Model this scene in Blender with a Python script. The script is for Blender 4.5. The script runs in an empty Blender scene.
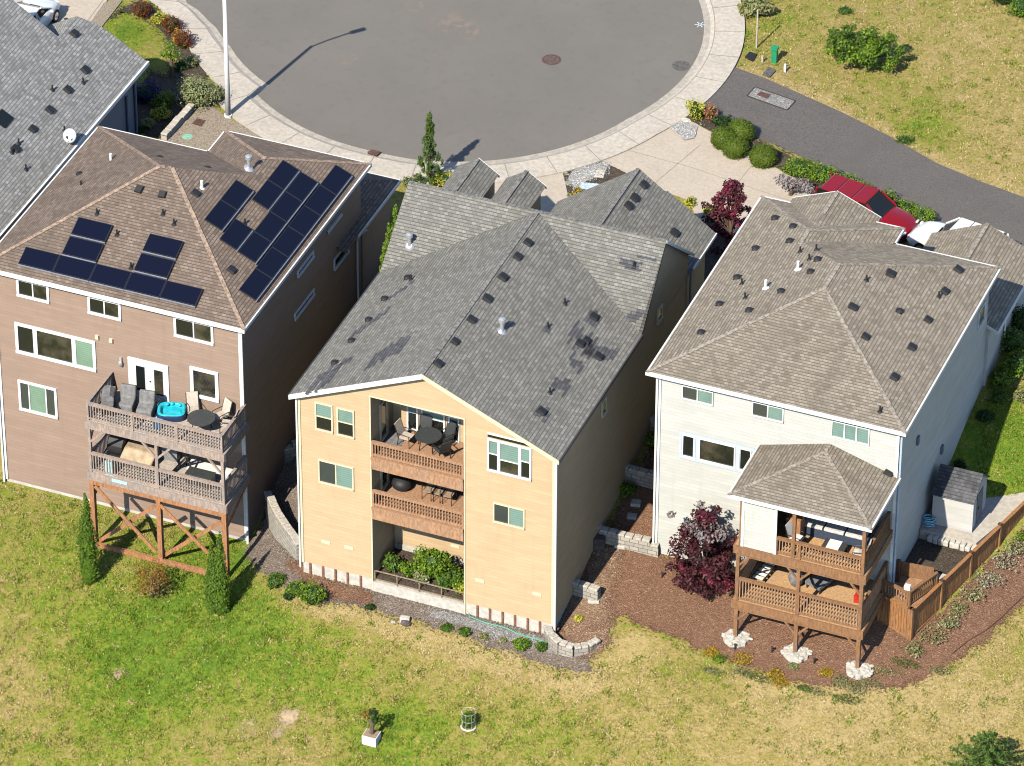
import bpy, bmesh, math, random
import numpy as np
from mathutils import Vector, Matrix
random.seed(7); RNG = np.random.default_rng(11)
S = bpy.context.scene; COL = S.collection

# ------------------------------------------------------------------ camera
F = 5298.1; TH = math.radians(36.06); PH = math.radians(21.82); RO = math.radians(.229)
def cam_axes():
    r = np.array([math.cos(PH), math.sin(PH), 0]); h = np.array([-math.sin(PH), math.cos(PH), 0]); z = np.array([0, 0, 1.])
    f = math.cos(TH)*h - math.sin(TH)*z; u = math.sin(TH)*h + math.cos(TH)*z
    return np.array([math.cos(RO)*r+math.sin(RO)*u, -math.sin(RO)*r+math.cos(RO)*u, f])
AX = cam_axes()
def ray(px, py): return AX.T @ np.array([(px-512)/F, -(py-383)/F, 1.])
CAM = -ray(553, 636)*230.
def P(px, py, z=None, x=None, y=None):
    d = ray(px, py)
    s = (z-CAM[2])/d[2] if z is not None else ((x-CAM[0])/d[0] if x is not None else (y-CAM[1])/d[1])
    return Vector(CAM+s*d)
def PZ(px, py, a, b, c):           # point on the sloping plane z = a + b x + c y
    d = ray(px, py); s = (a+b*CAM[0]+c*CAM[1]-CAM[2])/(d[2]-b*d[0]-c*d[1])
    return Vector(CAM+s*d)
# ------------------------------------------------------------------ terrain
GX = [-90, -45, -28, -15.7, -12, 0, 2.8, 13.4, 15, 18, 26, 90]
GY = [-90, -20, -8, -3, 0, 2.6, 5.6, 10, 16, 21, 26, 120]
_L = [-21, -5.5, -3.0, -2.0, -1.6, -1.35, -.4, 1.2, 3.2, 4.7, 4.7, 4.7]
_M = [-20, -4.5, -1.9, -.7, -.05, .6, 1.5, 2.6, 3.9, 4.7, 4.7, 4.7]
GZ = [_L, _L, _L, _L, _M, _M,
      [-20, -4.2, -1.5, -.3, .3, .75, 1.3, 2.7, 4.2, 4.8, 4.75, 4.7],
      [-20, -4.2, -1.6, -.45, .15, .7, 1.35, 2.6, 4.5, 5.5, 5.5, 5.2],
      [-20, -4.2, -1.6, -.5, .1, .65, 1.2, 2.3, 4.3, 5.5, 5.5, 5.2],
      [-20, -4.3, -1.7, -.6, -.05, .4, .9, 1.5, 3.6, 5.3, 5.6, 5.4],
      [-20, -4.6, -2.0, -1.0, -.5, -.1, .4, 1.0, 3.0, 5.0, 5.6, 5.6],
      [-20, -5, -2.5, -1.5, -1, -.6, 0, .7, 2.5, 4.5, 5.5, 6.5]]
GXa = np.array(GX, float); GYa = np.array(GY, float); GZa = np.array(GZ, float)
def Tn(x, y):
    x = np.clip(np.asarray(x, float), -89.9, 89.9); y = np.clip(np.asarray(y, float), -89.9, 119.9)
    i = np.clip(np.searchsorted(GXa, x)-1, 0, len(GX)-2); j = np.clip(np.searchsorted(GYa, y)-1, 0, len(GY)-2)
    u = (x-GXa[i])/(GXa[i+1]-GXa[i]); v = (y-GYa[j])/(GYa[j+1]-GYa[j])
    return (GZa[i, j]*(1-u)+GZa[i+1, j]*u)*(1-v)+(GZa[i, j+1]*(1-u)+GZa[i+1, j+1]*u)*v
def T(x, y): return float(Tn(x, y))
def PT(px, py, dz=0.):
    d = ray(px, py); s = 150.; st = 2.
    while s < 600:
        p = CAM+s*d
        if p[2] < T(p[0], p[1])+dz:
            a, b = s-st, s
            for _ in range(30):
                m = (a+b)/2; p = CAM+m*d
                if p[2] < T(p[0], p[1])+dz: b = m
                else: a = m
            return Vector(CAM+b*d)
        s += st
    return Vector(CAM+s*d)
# ------------------------------------------------------------------ materials
MATS = {}
def nt(name):
    m = bpy.data.materials.new(name); m.use_nodes = True
    t = m.node_tree; b = t.nodes['Principled BSDF']; MATS[name] = m
    return m, t, b
def N(t, ty, **kw):
    n = t.nodes.new(ty)
    for k, v in kw.items(): setattr(n, k, v)
    return n
def L(t, a, b): t.links.new(a, b)
def rgb(c): return (c[0], c[1], c[2], 1)
def mixc(t, fac, a, b, blend='MIX'):
    n = N(t, 'ShaderNodeMix', data_type='RGBA', blend_type=blend)
    for s, v in ((0, fac), (6, a), (7, b)):
        if isinstance(v, bpy.types.NodeSocket): L(t, v, n.inputs[s])
        elif s == 0: n.inputs[0].default_value = v
        else: n.inputs[s].default_value = rgb(v)
    return n.outputs[2]
def math_(t, op, a, b=None, clamp=False):
    n = N(t, 'ShaderNodeMath', operation=op, use_clamp=clamp)
    for i, v in enumerate((a, b)):
        if v is None: continue
        if isinstance(v, bpy.types.NodeSocket): L(t, v, n.inputs[i])
        else: n.inputs[i].default_value = v
    return n.outputs[0]
def noise(t, vec, scale, detail=4, rough=.6, out=0):
    n = N(t, 'ShaderNodeTexNoise'); n.inputs['Scale'].default_value = scale
    n.inputs['Detail'].default_value = detail; n.inputs['Roughness'].default_value = rough
    if vec is not None: L(t, vec, n.inputs['Vector'])
    return n.outputs[out]
def ramp(t, fac, stops):
    n = N(t, 'ShaderNodeValToRGB'); e = n.color_ramp.elements
    while len(e) < len(stops): e.new(.5)
    for k, (p, c) in enumerate(stops): e[k].position = p; e[k].color = rgb(c)
    L(t, fac, n.inputs[0]); return n.outputs[0]
def sm(t, v, a, b):
    n = N(t, 'ShaderNodeMapRange', interpolation_type='SMOOTHSTEP'); n.inputs[1].default_value = a; n.inputs[2].default_value = b
    L(t, v, n.inputs[0]); return n.outputs[0]
def bump(t, b, h, strength=.5, dist=.02):
    n = N(t, 'ShaderNodeBump'); n.inputs['Strength'].default_value = strength; n.inputs['Distance'].default_value = dist
    L(t, h, n.inputs['Height']); L(t, n.outputs[0], b.inputs['Normal'])
def geo(t): return N(t, 'ShaderNodeNewGeometry').outputs['Position']
def plain(name, c, rough=.6, var=.12, nscale=9., metal=0., spec=.5, bmp=0., big=.0):
    m, t, b = nt(name); pos = geo(t)
    f = noise(t, pos, nscale, 5)
    d = [max(0, x*(1-var*1.6)) for x in c]; l = [min(1, x*(1+var*1.3)) for x in c]
    col = mixc(t, sm(t, f, .25, .75), d, l)
    if big:
        g = noise(t, pos, .6, 3); col = mixc(t, math_(t, 'MULTIPLY', sm(t, g, .4, .75), big), col, [x*.55 for x in c])
    L(t, col, b.inputs['Base Color']); b.inputs['Roughness'].default_value = rough; b.inputs['Metallic'].default_value = metal
    b.inputs['Specular IOR Level'].default_value = spec
    if bmp: bump(t, b, f, bmp, .02)
    return m
def siding(name, c, course=.18, spec=.4):
    m, t, b = nt(name); pos = geo(t)
    sx = N(t, 'ShaderNodeSeparateXYZ'); L(t, pos, sx.inputs[0])
    fr = math_(t, 'FRACT', math_(t, 'DIVIDE', sx.outputs[2], course))
    cv = N(t, 'ShaderNodeCombineXYZ')          # per-board tint: stretch noise sideways
    L(t, math_(t, 'MULTIPLY', sx.outputs[0], .35), cv.inputs[0]); L(t, math_(t, 'MULTIPLY', sx.outputs[1], .35), cv.inputs[1])
    L(t, math_(t, 'MULTIPLY', math_(t, 'FLOOR', math_(t, 'DIVIDE', sx.outputs[2], course)), 3.7), cv.inputs[2])
    f = noise(t, cv.outputs[0], 1.6, 3); g = noise(t, pos, 14., 4); h = noise(t, pos, .35, 3)
    col = mixc(t, sm(t, f, .3, .7), [x*.92 for x in c], [min(1, x*1.06) for x in c])
    col = mixc(t, math_(t, 'MULTIPLY', sm(t, g, .45, .8), .16), col, [x*.75 for x in c])
    col = mixc(t, math_(t, 'MULTIPLY', sm(t, h, .4, .7), .14), col, [x*.78 for x in c])
    lap = sm(t, fr, .0, .12)
    st_v = N(t, 'ShaderNodeMapping'); st_v.inputs['Scale'].default_value = (2.6, 2.6, .22); L(t, pos, st_v.inputs[0]); k_ = noise(t, st_v.outputs[0], 1.1, 5, .65)
    col = mixc(t, math_(t, 'MULTIPLY', sm(t, k_, .5, .78), .22), col, [x*.62 for x in c])
    col = mixc(t, lap, [x*.89 for x in c], col)
    L(t, col, b.inputs['Base Color']); b.inputs['Roughness'].default_value = .62; b.inputs['Specular IOR Level'].default_value = spec
    bump(t, b, math_(t, 'SUBTRACT', 1., fr), .35, .025)
    return m
def shingle(name, cs, row=.155, wid=.21, mottle=.22, stain=(.3, .3, .3), st=.25):
    m, t, b = nt(name); uv = N(t, 'ShaderNodeUVMap', uv_map='UVMap').outputs[0]; pos = geo(t)
    nz = N(t, 'ShaderNodeTexNoise'); nz.inputs['Scale'].default_value = 2.3; nz.inputs['Detail'].default_value = 2; L(t, uv, nz.inputs['Vector'])
    off = N(t, 'ShaderNodeVectorMath', operation='MULTIPLY_ADD'); L(t, nz.outputs[1], off.inputs[0])
    off.inputs[1].default_value = (.06, .008, 0); L(t, uv, off.inputs[2])
    br = N(t, 'ShaderNodeTexBrick', offset=.5, squash=1.); L(t, off.outputs[0], br.inputs['Vector'])
    for k, v in (('Scale', 1.), ('Mortar Size', .008), ('Mortar Smooth', .3), ('Bias', 0.), ('Brick Width', wid), ('Row Height', row)): br.inputs[k].default_value = v
    br.inputs['Color1'].default_value = (0, 0, 0, 1); br.inputs['Color2'].default_value = (1, 1, 1, 1); br.inputs['Mortar'].default_value = (.1, .1, .1, 1)
    # second layer of longer tabs so that the courses do not repeat
    br2 = N(t, 'ShaderNodeTexBrick', offset=.37, squash=1.); L(t, off.outputs[0], br2.inputs['Vector'])
    for k, v in (('Scale', 1.), ('Mortar Size', 0.), ('Brick Width', wid*1.7), ('Row Height', row)): br2.inputs[k].default_value = v
    br2.inputs['Color1'].default_value = (0, 0, 0, 1); br2.inputs['Color2'].default_value = (1, 1, 1, 1)
    val = math_(t, 'ADD', math_(t, 'MULTIPLY', br.outputs[0], .72), math_(t, 'MULTIPLY', br2.outputs[0], .28))
    c = ramp(t, val, [(0., cs[0]), (.35, cs[1]), (.65, cs[2]), (1., cs[3])])
    c = mixc(t, math_(t, 'MULTIPLY', br.outputs['Fac'], .6), c, [x*.5 for x in cs[0]])
    sv = N(t, 'ShaderNodeSeparateXYZ'); L(t, uv, sv.inputs[0])
    fr = math_(t, 'FRACT', math_(t, 'DIVIDE', sv.outputs[1], row))
    c = mixc(t, sm(t, fr, .0, .28), [x*.5 for x in cs[0]], c)
    g = noise(t, pos, 30., 3); c = mixc(t, math_(t, 'MULTIPLY', sm(t, g, .4, .8), mottle), c, [x*1.25 for x in cs[3]])
    st_v = N(t, 'ShaderNodeMapping'); st_v.inputs['Scale'].default_value = (1.3, .13, 1); L(t, uv, st_v.inputs[0]); k_ = noise(t, st_v.outputs[0], 1., 4, .6)
    c = mixc(t, math_(t, 'MULTIPLY', sm(t, k_, .48, .75), st*.9), c, [x*.7 for x in stain])
    h = noise(t, pos, .42, 5, .65); c = mixc(t, math_(t, 'MULTIPLY', sm(t, h, .45, .72), st), c, stain)
    L(t, c, b.inputs['Base Color']); b.inputs['Roughness'].default_value = .9; b.inputs['Specular IOR Level'].default_value = .25
    hh = math_(t, 'ADD', math_(t, 'SUBTRACT', 1., fr), math_(t, 'MULTIPLY', val, .5))
    bump(t, b, hh, .8, .03)
    return m
def leafmat(name, c1, c2, c3=None, trans=.25):
    m, t, b = nt(name); g = N(t, 'ShaderNodeNewGeometry')
    c = ramp(t, g.outputs['Random Per Island'], [(0., c1), (.55, c2), (1., c3 or c2)])
    h = noise(t, g.outputs['Position'], 1.7, 2); c = mixc(t, math_(t, 'MULTIPLY', sm(t, h, .35, .7), .35), c, c1)
    L(t, c, b.inputs['Base Color']); b.inputs['Roughness'].default_value = .55; b.inputs['Specular IOR Level'].default_value = .3
    if trans:
        tr = N(t, 'ShaderNodeBsdfTranslucent'); L(t, c, tr.inputs[0]); mx = N(t, 'ShaderNodeMixShader'); mx.inputs[0].default_value = trans
        L(t, b.outputs[0], mx.inputs[1]); L(t, tr.outputs[0], mx.inputs[2]); L(t, mx.outputs[0], t.nodes['Material Output'].inputs[0])
    return m
def woodmat(name, c, var=.35, rough=.75, grey=.12):
    m, t, b = nt(name); pos = geo(t)
    mp = N(t, 'ShaderNodeMapping'); mp.inputs['Scale'].default_value = (3, 3, .8); L(t, pos, mp.inputs[0])
    f = noise(t, mp.outputs[0], 4., 6, .7); g = noise(t, pos, 1.1, 2)
    c0 = mixc(t, sm(t, f, .3, .7), [x*(1-var) for x in c], [min(1, x*(1+var*.6)) for x in c])
    c0 = mixc(t, math_(t, 'MULTIPLY', sm(t, g, .45, .7), grey), c0, [(c[0]+c[1]+c[2])/3*.8]*3)
    L(t, c0, b.inputs['Base Color']); b.inputs['Roughness'].default_value = rough; bump(t, b, f, .3, .01)
    return m
def glassmat(name, c, rough=.06, curtain=None, blind=False):
    m, t, b = nt(name); pos = geo(t)
    if blind:                          # slatted blind hanging behind the pane
        sx = N(t, 'ShaderNodeSeparateXYZ'); L(t, pos, sx.inputs[0]); fr = math_(t, 'FRACT', math_(t, 'DIVIDE', sx.outputs[2], .11)); w = noise(t, pos, .9, 3)
        col = mixc(t, sm(t, fr, .0, .5), [x*.72 for x in c], c); col = mixc(t, math_(t, 'MULTIPLY', sm(t, w, .4, .7), .5), col, [x*.6 for x in c]); L(t, col, b.inputs['Base Color']); b.inputs['Roughness'].default_value = rough; return m
    if curtain:
        w = noise(t, pos, 1.3, 3); col = mixc(t, sm(t, w, .35, .65), c, curtain); L(t, col, b.inputs['Base Color'])
    else: b.inputs['Base Color'].default_value = rgb(c)
    b.inputs['Roughness'].default_value = rough; b.inputs['Specular IOR Level'].default_value = .6
    return m
def blockmat(name, c, w=.42, h=.2):
    m, t, b = nt(name); uv = N(t, 'ShaderNodeUVMap', uv_map='UVMap').outputs[0]; pos = geo(t)
    br = N(t, 'ShaderNodeTexBrick', offset=.5); L(t, uv, br.inputs['Vector'])
    for k, v in (('Scale', 1.), ('Mortar Size', .014), ('Mortar Smooth', .2), ('Brick Width', w), ('Row Height', h)): br.inputs[k].default_value = v
    br.inputs['Color1'].default_value = rgb([x*.85 for x in c]); br.inputs['Color2'].default_value = rgb([x*1.12 for x in c]); br.inputs['Mortar'].default_value = rgb([x*.35 for x in c])
    f = noise(t, pos, 11., 6, .7); col = mixc(t, math_(t, 'MULTIPLY', sm(t, f, .4, .75), .4), br.outputs[0], [x*.6 for x in c])
    L(t, col, b.inputs['Base Color']); b.inputs['Roughness'].default_value = .9
    bump(t, b, math_(t, 'SUBTRACT', math_(t, 'MULTIPLY', f, .5), br.outputs[1]), .6, .03)
    return m
# ------------------------------------------------------------------ mesh builder
LOC = {}
class MB:
    def __init__(s): s.v = []; s.f = []; s.m = []; s.uv = {}
    def add(s, vs, fs, m=0):
        o = len(s.v); s.v += [tuple(p) for p in vs]
        for f in fs: s.f.append(tuple(i+o for i in f)); s.m.append(m)
        return s
    def box(s, x0, x1, y0, y1, z0, z1, m=0):
        v = [(x, y, z) for z in (z0, z1) for y in (y0, y1) for x in (x0, x1)]
        return s.add(v, [(0, 2, 3, 1), (4, 5, 7, 6), (0, 1, 5, 4), (2, 6, 7, 3), (0, 4, 6, 2), (1, 3, 7, 5)], m)
    def obox(s, c, a, b, d, m=0):      # half axes a, b, d
        c, a, b, d = map(Vector, (c, a, b, d))
        v = [c+i*a+j*b+k*d for k in (-1, 1) for j in (-1, 1) for i in (-1, 1)]
        return s.add(v, [(0, 2, 3, 1), (4, 5, 7, 6), (0, 1, 5, 4), (2, 6, 7, 3), (0, 4, 6, 2), (1, 3, 7, 5)], m)
    def beam(s, p, q, w, h, m=0, side=None):
        p, q = Vector(p), Vector(q); d = (q-p); l = d.length; d.normalize()
        sd = Vector(side) if side is not None else (d.cross(Vector((0, 0, 1))) if abs(d.z) < .95 else Vector((1, 0, 0)))
        sd = (sd-d*sd.dot(d)).normalized(); up = sd.cross(d)
        return s.obox((p+q)/2, d*l/2, sd*w/2, up*h/2, m)
    def tube(s, pts, r, n=8, m=0, cap=True):
        pts = [Vector(p) for p in pts]; rs = r if isinstance(r, (list, tuple)) else [r]*len(pts)
        vs = []; fs = []
        for i, p in enumerate(pts):
            d = (pts[min(i+1, len(pts)-1)]-pts[max(i-1, 0)]).normalized()
            a = d.cross(Vector((0, 0, 1))) if abs(d.z) < .9 else d.cross(Vector((1, 0, 0)))
            a.normalize(); b = d.cross(a)
            vs += [p+rs[i]*(math.cos(2*math.pi*k/n)*a+math.sin(2*math.pi*k/n)*b) for k in range(n)]
        for i in range(len(pts)-1):
            for k in range(n): fs.append((i*n+k, i*n+(k+1) % n, (i+1)*n+(k+1) % n, (i+1)*n+k))
        if cap: fs += [tuple(range(n))[::-1], tuple((len(pts)-1)*n+k for k in range(n))]
        return s.add(vs, fs, m)
    def prism(s, poly, z0, z1, m=0):   # xy polygon
        n = len(poly); v = [(p[0], p[1], z0) for p in poly]+[(p[0], p[1], z1) for p in poly]
        return s.add(v, [tuple(range(n))[::-1], tuple(range(n, 2*n))]+[(i, (i+1) % n, n+(i+1) % n, n+i) for i in range(n)], m)
    def extr(s, poly, vec, m=0):       # 3D polygon swept along vec
        n = len(poly); vec = Vector(vec); v = [Vector(p) for p in poly]; v += [p+vec for p in v]
        return s.add(v, [tuple(range(n))[::-1], tuple(range(n, 2*n))]+[(i, (i+1) % n, n+(i+1) % n, n+i) for i in range(n)], m)
    def slope(s, pts, m=0):            # a roof face with a uv in metres, v up the slope
        pts = [Vector(p) for p in pts]; n = Vector((0, 0, 0))
        for i in range(len(pts)): n += pts[i].cross(pts[(i+1) % len(pts)])
        n.normalize()
        if n.z < 0: pts = pts[::-1]; n = -n
        u = Vector((0, 0, 1)).cross(n).normalized(); v = n.cross(u)
        s.add(pts, [tuple(range(len(pts)))], m); s.uv[len(s.f)-1] = [(p.dot(u), p.dot(v)) for p in pts]
        return s
    def wallquad(s, pts, m=0):         # uv in metres, v = z
        pts = [Vector(p) for p in pts]; u = (pts[1]-pts[0]); u.z = 0; u.normalize()
        s.add(pts, [tuple(range(len(pts)))], m); s.uv[len(s.f)-1] = [(p.dot(u), p.z) for p in pts]
        return s
    def ell(s, c, r, nu=12, nv=8, m=0, jit=0., rng=None):
        rng = rng or random; c = Vector(c); vs = [c+Vector((0, 0, -r[2]))]; fs = []
        for j in range(1, nv):
            th = math.pi*j/nv-math.pi/2
            for i in range(nu):
                k = 1+rng.uniform(-jit, jit); ph = 2*math.pi*i/nu
                vs.append(c+Vector((r[0]*k*math.cos(th)*math.cos(ph), r[1]*k*math.cos(th)*math.sin(ph), r[2]*k*math.sin(th))))
        vs.append(c+Vector((0, 0, r[2]))); n = len(vs)-1
        for i in range(nu):
            fs.append((0, 1+(i+1) % nu, 1+i)); fs.append((n, n-nu+i, n-nu+(i+1) % nu))
            for j in range(nv-2):
                a = 1+j*nu; fs.append((a+i, a+(i+1) % nu, a+nu+(i+1) % nu, a+nu+i))
        return s.add(vs, fs, m)
    def build(s, name, mats, parent=None, loc=None, local=False, smooth=False, label=None, cat=None, group=None, kind=None, bevel=0.):
        me = bpy.data.meshes.new(name); o = bpy.data.objects.new(name, me); COL.objects.link(o)
        off = Vector((0, 0, 0))
        if parent is not None:
            o.parent = parent; LOC[o.name] = LOC[parent.name]
            if not local: off = LOC[parent.name]
        elif loc is not None:
            o.location = loc; LOC[o.name] = Vector(loc)
            if not local: off = Vector(loc)
        else: LOC[o.name] = Vector((0, 0, 0))
        me.from_pydata([(p[0]-off[0], p[1]-off[1], p[2]-off[2]) for p in s.v], [], s.f)
        for mt in (mats if isinstance(mats, (list, tuple)) else [mats]): me.materials.append(MATS[mt])
        me.polygons.foreach_set('material_index', s.m)
        if smooth: me.polygons.foreach_set('use_smooth', [True]*len(s.f))
        if s.uv:
            ul = me.uv_layers.new(name='UVMap')
            for fi, uvs in s.uv.items():
                for k, li in enumerate(me.polygons[fi].loop_indices): ul.data[li].uv = uvs[k]
        me.update()
        if bevel:
            md = o.modifiers.new('edge', 'BEVEL'); md.width = bevel; md.segments = 2; md.limit_method = 'ANGLE'
        tag(o, label, cat, group, kind)
        return o
def tag(o, label=None, cat=None, group=None, kind=None):
    for k, v in (('label', label), ('category', cat), ('group', group), ('kind', kind)):
        if v: o[k] = v
    return o
def thing(name, loc, label, cat, group=None, rz=0.):
    o = bpy.data.objects.new(name, None); COL.objects.link(o); o.location = loc; o.rotation_euler = (0, 0, rz); o.empty_display_size = .3
    LOC[o.name] = Vector(loc); return tag(o, label, cat, group)
def copy_tree(o, parent=None):
    c = o.copy(); COL.objects.link(c); LOC[c.name] = LOC[o.name]
    if parent is not None: c.parent = parent
    for ch in [k for k in bpy.data.objects if k.parent == o]: copy_tree(ch, c)
    return c
ORD = ['first', 'second', 'third', 'fourth', 'fifth', 'sixth', 'seventh', 'eighth', 'ninth', 'tenth']
# ------------------------------------------------------------------ the palette
siding('tan_siding', (.56, .408, .24)); siding('brown_siding', (.33, .232, .175)); siding('white_siding', (.545, .54, .49)); siding('slate_siding', (.16, .19, .24))
siding('pale_siding', (.56, .54, .5), .35)
plain('brown_wall', (.27, .165, .115)); plain('white_trim', (.80, .79, .75), .5, .05); plain('cream_trim', (.74, .62, .42), .5, .05); plain('blue_trim', (.52, .62, .72), .5, .05)
plain('dark_trim', (.05, .05, .055), .6)
plain('soffit', (.5, .45, .38), .7)
shingle('grey_shingle', [(0.142, 0.137, 0.120), (0.187, 0.181, 0.160), (0.229, 0.221, 0.195), (0.294, 0.285, 0.253)], stain=(0.132, 0.126, 0.108))
shingle('grey_shingle_blue', [(0.169, 0.167, 0.160), (0.231, 0.228, 0.219), (0.293, 0.289, 0.277), (0.394, 0.389, 0.373)], stain=(0.195, 0.192, 0.179))
shingle('brown_shingle', [(0.139, 0.102, 0.079), (0.185, 0.139, 0.108), (0.225, 0.172, 0.135), (0.291, 0.231, 0.186)], stain=(0.127, 0.099, 0.078), st=.4)
shingle('taupe_shingle', [(0.186, 0.156, 0.120), (0.252, 0.214, 0.164), (0.306, 0.263, 0.205), (0.379, 0.331, 0.264)], stain=(0.150, 0.128, 0.094), st=.3)
shingle('dark_shingle', [(.04, .04, .045), (.06, .06, .065), (.085, .085, .09), (.11, .11, .115)])
shingle('patch_shingle', [(.06, .06, .062), (.09, .09, .094), (.115, .115, .12), (.155, .155, .16)], stain=(.08, .08, .082))
plain('ridge_grey', (.19, .183, .167), .9, .35, 7); plain('ridge_brown', (.34, .245, .18), .9, .35, 7); plain('ridge_taupe', (.30, .26, .21), .9, .35, 7)
plain('vent_black', (.02, .02, .022), .6); plain('galvanised', (.62, .63, .64), .35, .1, 20, .6); plain('white_paint', (.8, .8, .78), .45, .04)
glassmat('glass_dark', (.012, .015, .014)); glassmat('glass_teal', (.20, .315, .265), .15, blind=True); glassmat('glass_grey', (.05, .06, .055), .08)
glassmat('glass_room', (.015, .017, .013), .07, (.07, .06, .04)); glassmat('glass_green', (.22, .34, .24), .15, blind=True)
plain('concrete', (.52, .465, .385), .85, .12, 5, bmp=.15, big=.25); plain('driveway_concrete', (.50, .425, .335), .85, .07, 7, bmp=.1, big=.15); plain('joint', (.30, .265, .22), .9)
plain('curb_concrete', (.44, .39, .325), .85, .14, 5, bmp=.1, big=.3); plain('foundation_concrete', (.55, .51, .44), .9, .12, 4, big=.2)
plain('aggregate', (.30, .245, .18), .9, .35, 18, bmp=.3)
plain('asphalt_new', (.125, .112, .101), .85, .2, 14, bmp=.2, big=.2); plain('iron', (.12, .06, .045), .7, .3); plain('tar', (.04, .038, .036), .7)
plain('iron_grey', (.12, .11, .10), .7, .3)
def asphalt():
    m, t, b = nt('asphalt'); pos = geo(t)
    a = noise(t, pos, 45., 3, .8); g = noise(t, pos, .18, 4); h = noise(t, pos, 2.2, 5, .7)
    c = mixc(t, sm(t, a, .3, .7), (.132, .12, .103), (.198, .181, .158))
    c = mixc(t, math_(t, 'MULTIPLY', sm(t, g, .35, .7), .55), c, (.195, .178, .152))
    c = mixc(t, math_(t, 'MULTIPLY', sm(t, h, .5, .75), .4), c, (.12, .109, .093))
    v = N(t, 'ShaderNodeTexVoronoi'); v.inputs['Scale'].default_value = 2.1; L(t, pos, v.inputs['Vector'])
    sp = math_(t, 'LESS_THAN', v.outputs['Distance'], .035); c = mixc(t, math_(t, 'MULTIPLY', sp, .6), c, (.36, .34, .30))
    for sx_, sy_, r_ in STAINS:          # rusty mud marks left on the asphalt
        d = N(t, 'ShaderNodeVectorMath', operation='DISTANCE'); L(t, pos, d.inputs[0]); d.inputs[1].default_value = (sx_, sy_, 4.7)
        m1 = math_(t, 'MULTIPLY', sm(t, d.outputs['Value'], r_, r_*.2), sm(t, h, .46, .6)); c = mixc(t, math_(t, 'MULTIPLY', m1, .3), c, (.36, .25, .17))
    L(t, c, b.inputs['Base Color']); b.inputs['Roughness'].default_value = .9; bump(t, b, a, .25, .01)
STAINS = [tuple(P(x, y, z=4.7)[:2])+(r,) for x, y, r in ((418, 6, .9), (452, 24, 1.7), (470, 32, 1.2), (350, 60, .8))]
asphalt()
def mulch(name, c1, c2, c3):
    m, t, b = nt(name); pos = geo(t)
    v = N(t, 'ShaderNodeTexVoronoi'); v.inputs['Scale'].default_value = 21.; v.inputs['Randomness'].default_value = 1.; L(t, pos, v.inputs['Vector'])
    sc = N(t, 'ShaderNodeSeparateColor'); L(t, v.outputs['Color'], sc.inputs[0])
    c = ramp(t, sc.outputs[0], [(0., c1), (.5, c2), (.93, c3), (1., [min(1, x*1.7) for x in c3])])
    n = noise(t, pos, 2.5, 5, .7); c = mixc(t, math_(t, 'MULTIPLY', sm(t, n, .45, .75), .5), c, c1)
    g = noise(t, pos, .5, 3); c = mixc(t, math_(t, 'MULTIPLY', sm(t, g, .5, .75), .35), c, c3)
    L(t, c, b.inputs['Base Color']); b.inputs['Roughness'].default_value = .95
    bump(t, b, math_(t, 'ADD', math_(t, 'MULTIPLY', v.outputs['Distance'], 1.), n), .9, .05)
mulch('bark', (.15, .07, .038), (.215, .11, .062), (.275, .158, .095)); mulch('dark_bark', (.045, .033, .022), (.08, .058, .04), (.12, .09, .062)); mulch('bark_grey', (.13, .095, .07), (.2, .155, .12), (.29, .235, .185))
mulch('path_litter', (.15, .08, .048), (.24, .138, .085), (.36, .25, .155)); mulch('straw_litter', (.27, .19, .095), (.38, .28, .15), (.47, .37, .22)); mulch('river_rock', (.28, .27, .25), (.42, .41, .38), (.6, .58, .54)); mulch('gravel_grey', (.2, .19, .17), (.29, .28, .26), (.38, .36, .33))
def lawn():
    m, t, b = nt('lawn'); pos = geo(t)
    at = N(t, 'ShaderNodeAttribute', attribute_name='dry'); sp = N(t, 'ShaderNodeSeparateColor'); L(t, at.outputs['Color'], sp.inputs[0])
    n1 = noise(t, pos, .9, 6, .72); n2 = noise(t, pos, 5., 5, .75); n3 = noise(t, pos, 9., 4, .75)
    d = math_(t, 'ADD', sp.outputs[0], math_(t, 'ADD', math_(t, 'MULTIPLY', math_(t, 'SUBTRACT', n1, .5), 1.5), math_(t, 'MULTIPLY', math_(t, 'SUBTRACT', n2, .5), 1.9)))
    c = ramp(t, d, [(0., (.10, .19, .007)), (.25, (.20, .26, .013)), (.45, (.275, .25, .046)), (.7, (.355, .268, .085)), (1., (.45, .335, .14))])
    c = mixc(t, math_(t, 'MULTIPLY', sm(t, n3, .49, .66), .62), c, (.075, .08, .016))
    L(t, c, b.inputs['Base Color']); b.inputs['Roughness'].default_value = .95
    bump(t, b, math_(t, 'ADD', n2, math_(t, 'MULTIPLY', n3, .6)), .8, .07)
lawn()
def blades():
    m, t, b = nt('grass_blades'); g = N(t, 'ShaderNodeNewGeometry')
    at = N(t, 'ShaderNodeAttribute', attribute_name='dry'); sp = N(t, 'ShaderNodeSeparateColor'); L(t, at.outputs['Color'], sp.inputs[0])
    d = math_(t, 'ADD', sp.outputs[0], math_(t, 'MULTIPLY', math_(t, 'SUBTRACT', g.outputs['Random Per Island'], .5), .8))
    c = ramp(t, d, [(0., (.11, .22, .008)), (.25, (.24, .325, .015)), (.45, (.37, .345, .068)), (.7, (.49, .385, .13)), (1., (.68, .53, .27))])
    L(t, c, b.inputs['Base Color']); b.inputs['Roughness'].default_value = .7
    tr = N(t, 'ShaderNodeBsdfTranslucent'); L(t, c, tr.inputs[0]); mx = N(t, 'ShaderNodeMixShader'); mx.inputs[0].default_value = .25
    L(t, b.outputs[0], mx.inputs[1]); L(t, tr.outputs[0], mx.inputs[2]); L(t, mx.outputs[0], t.nodes['Material Output'].inputs[0])
blades()
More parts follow.
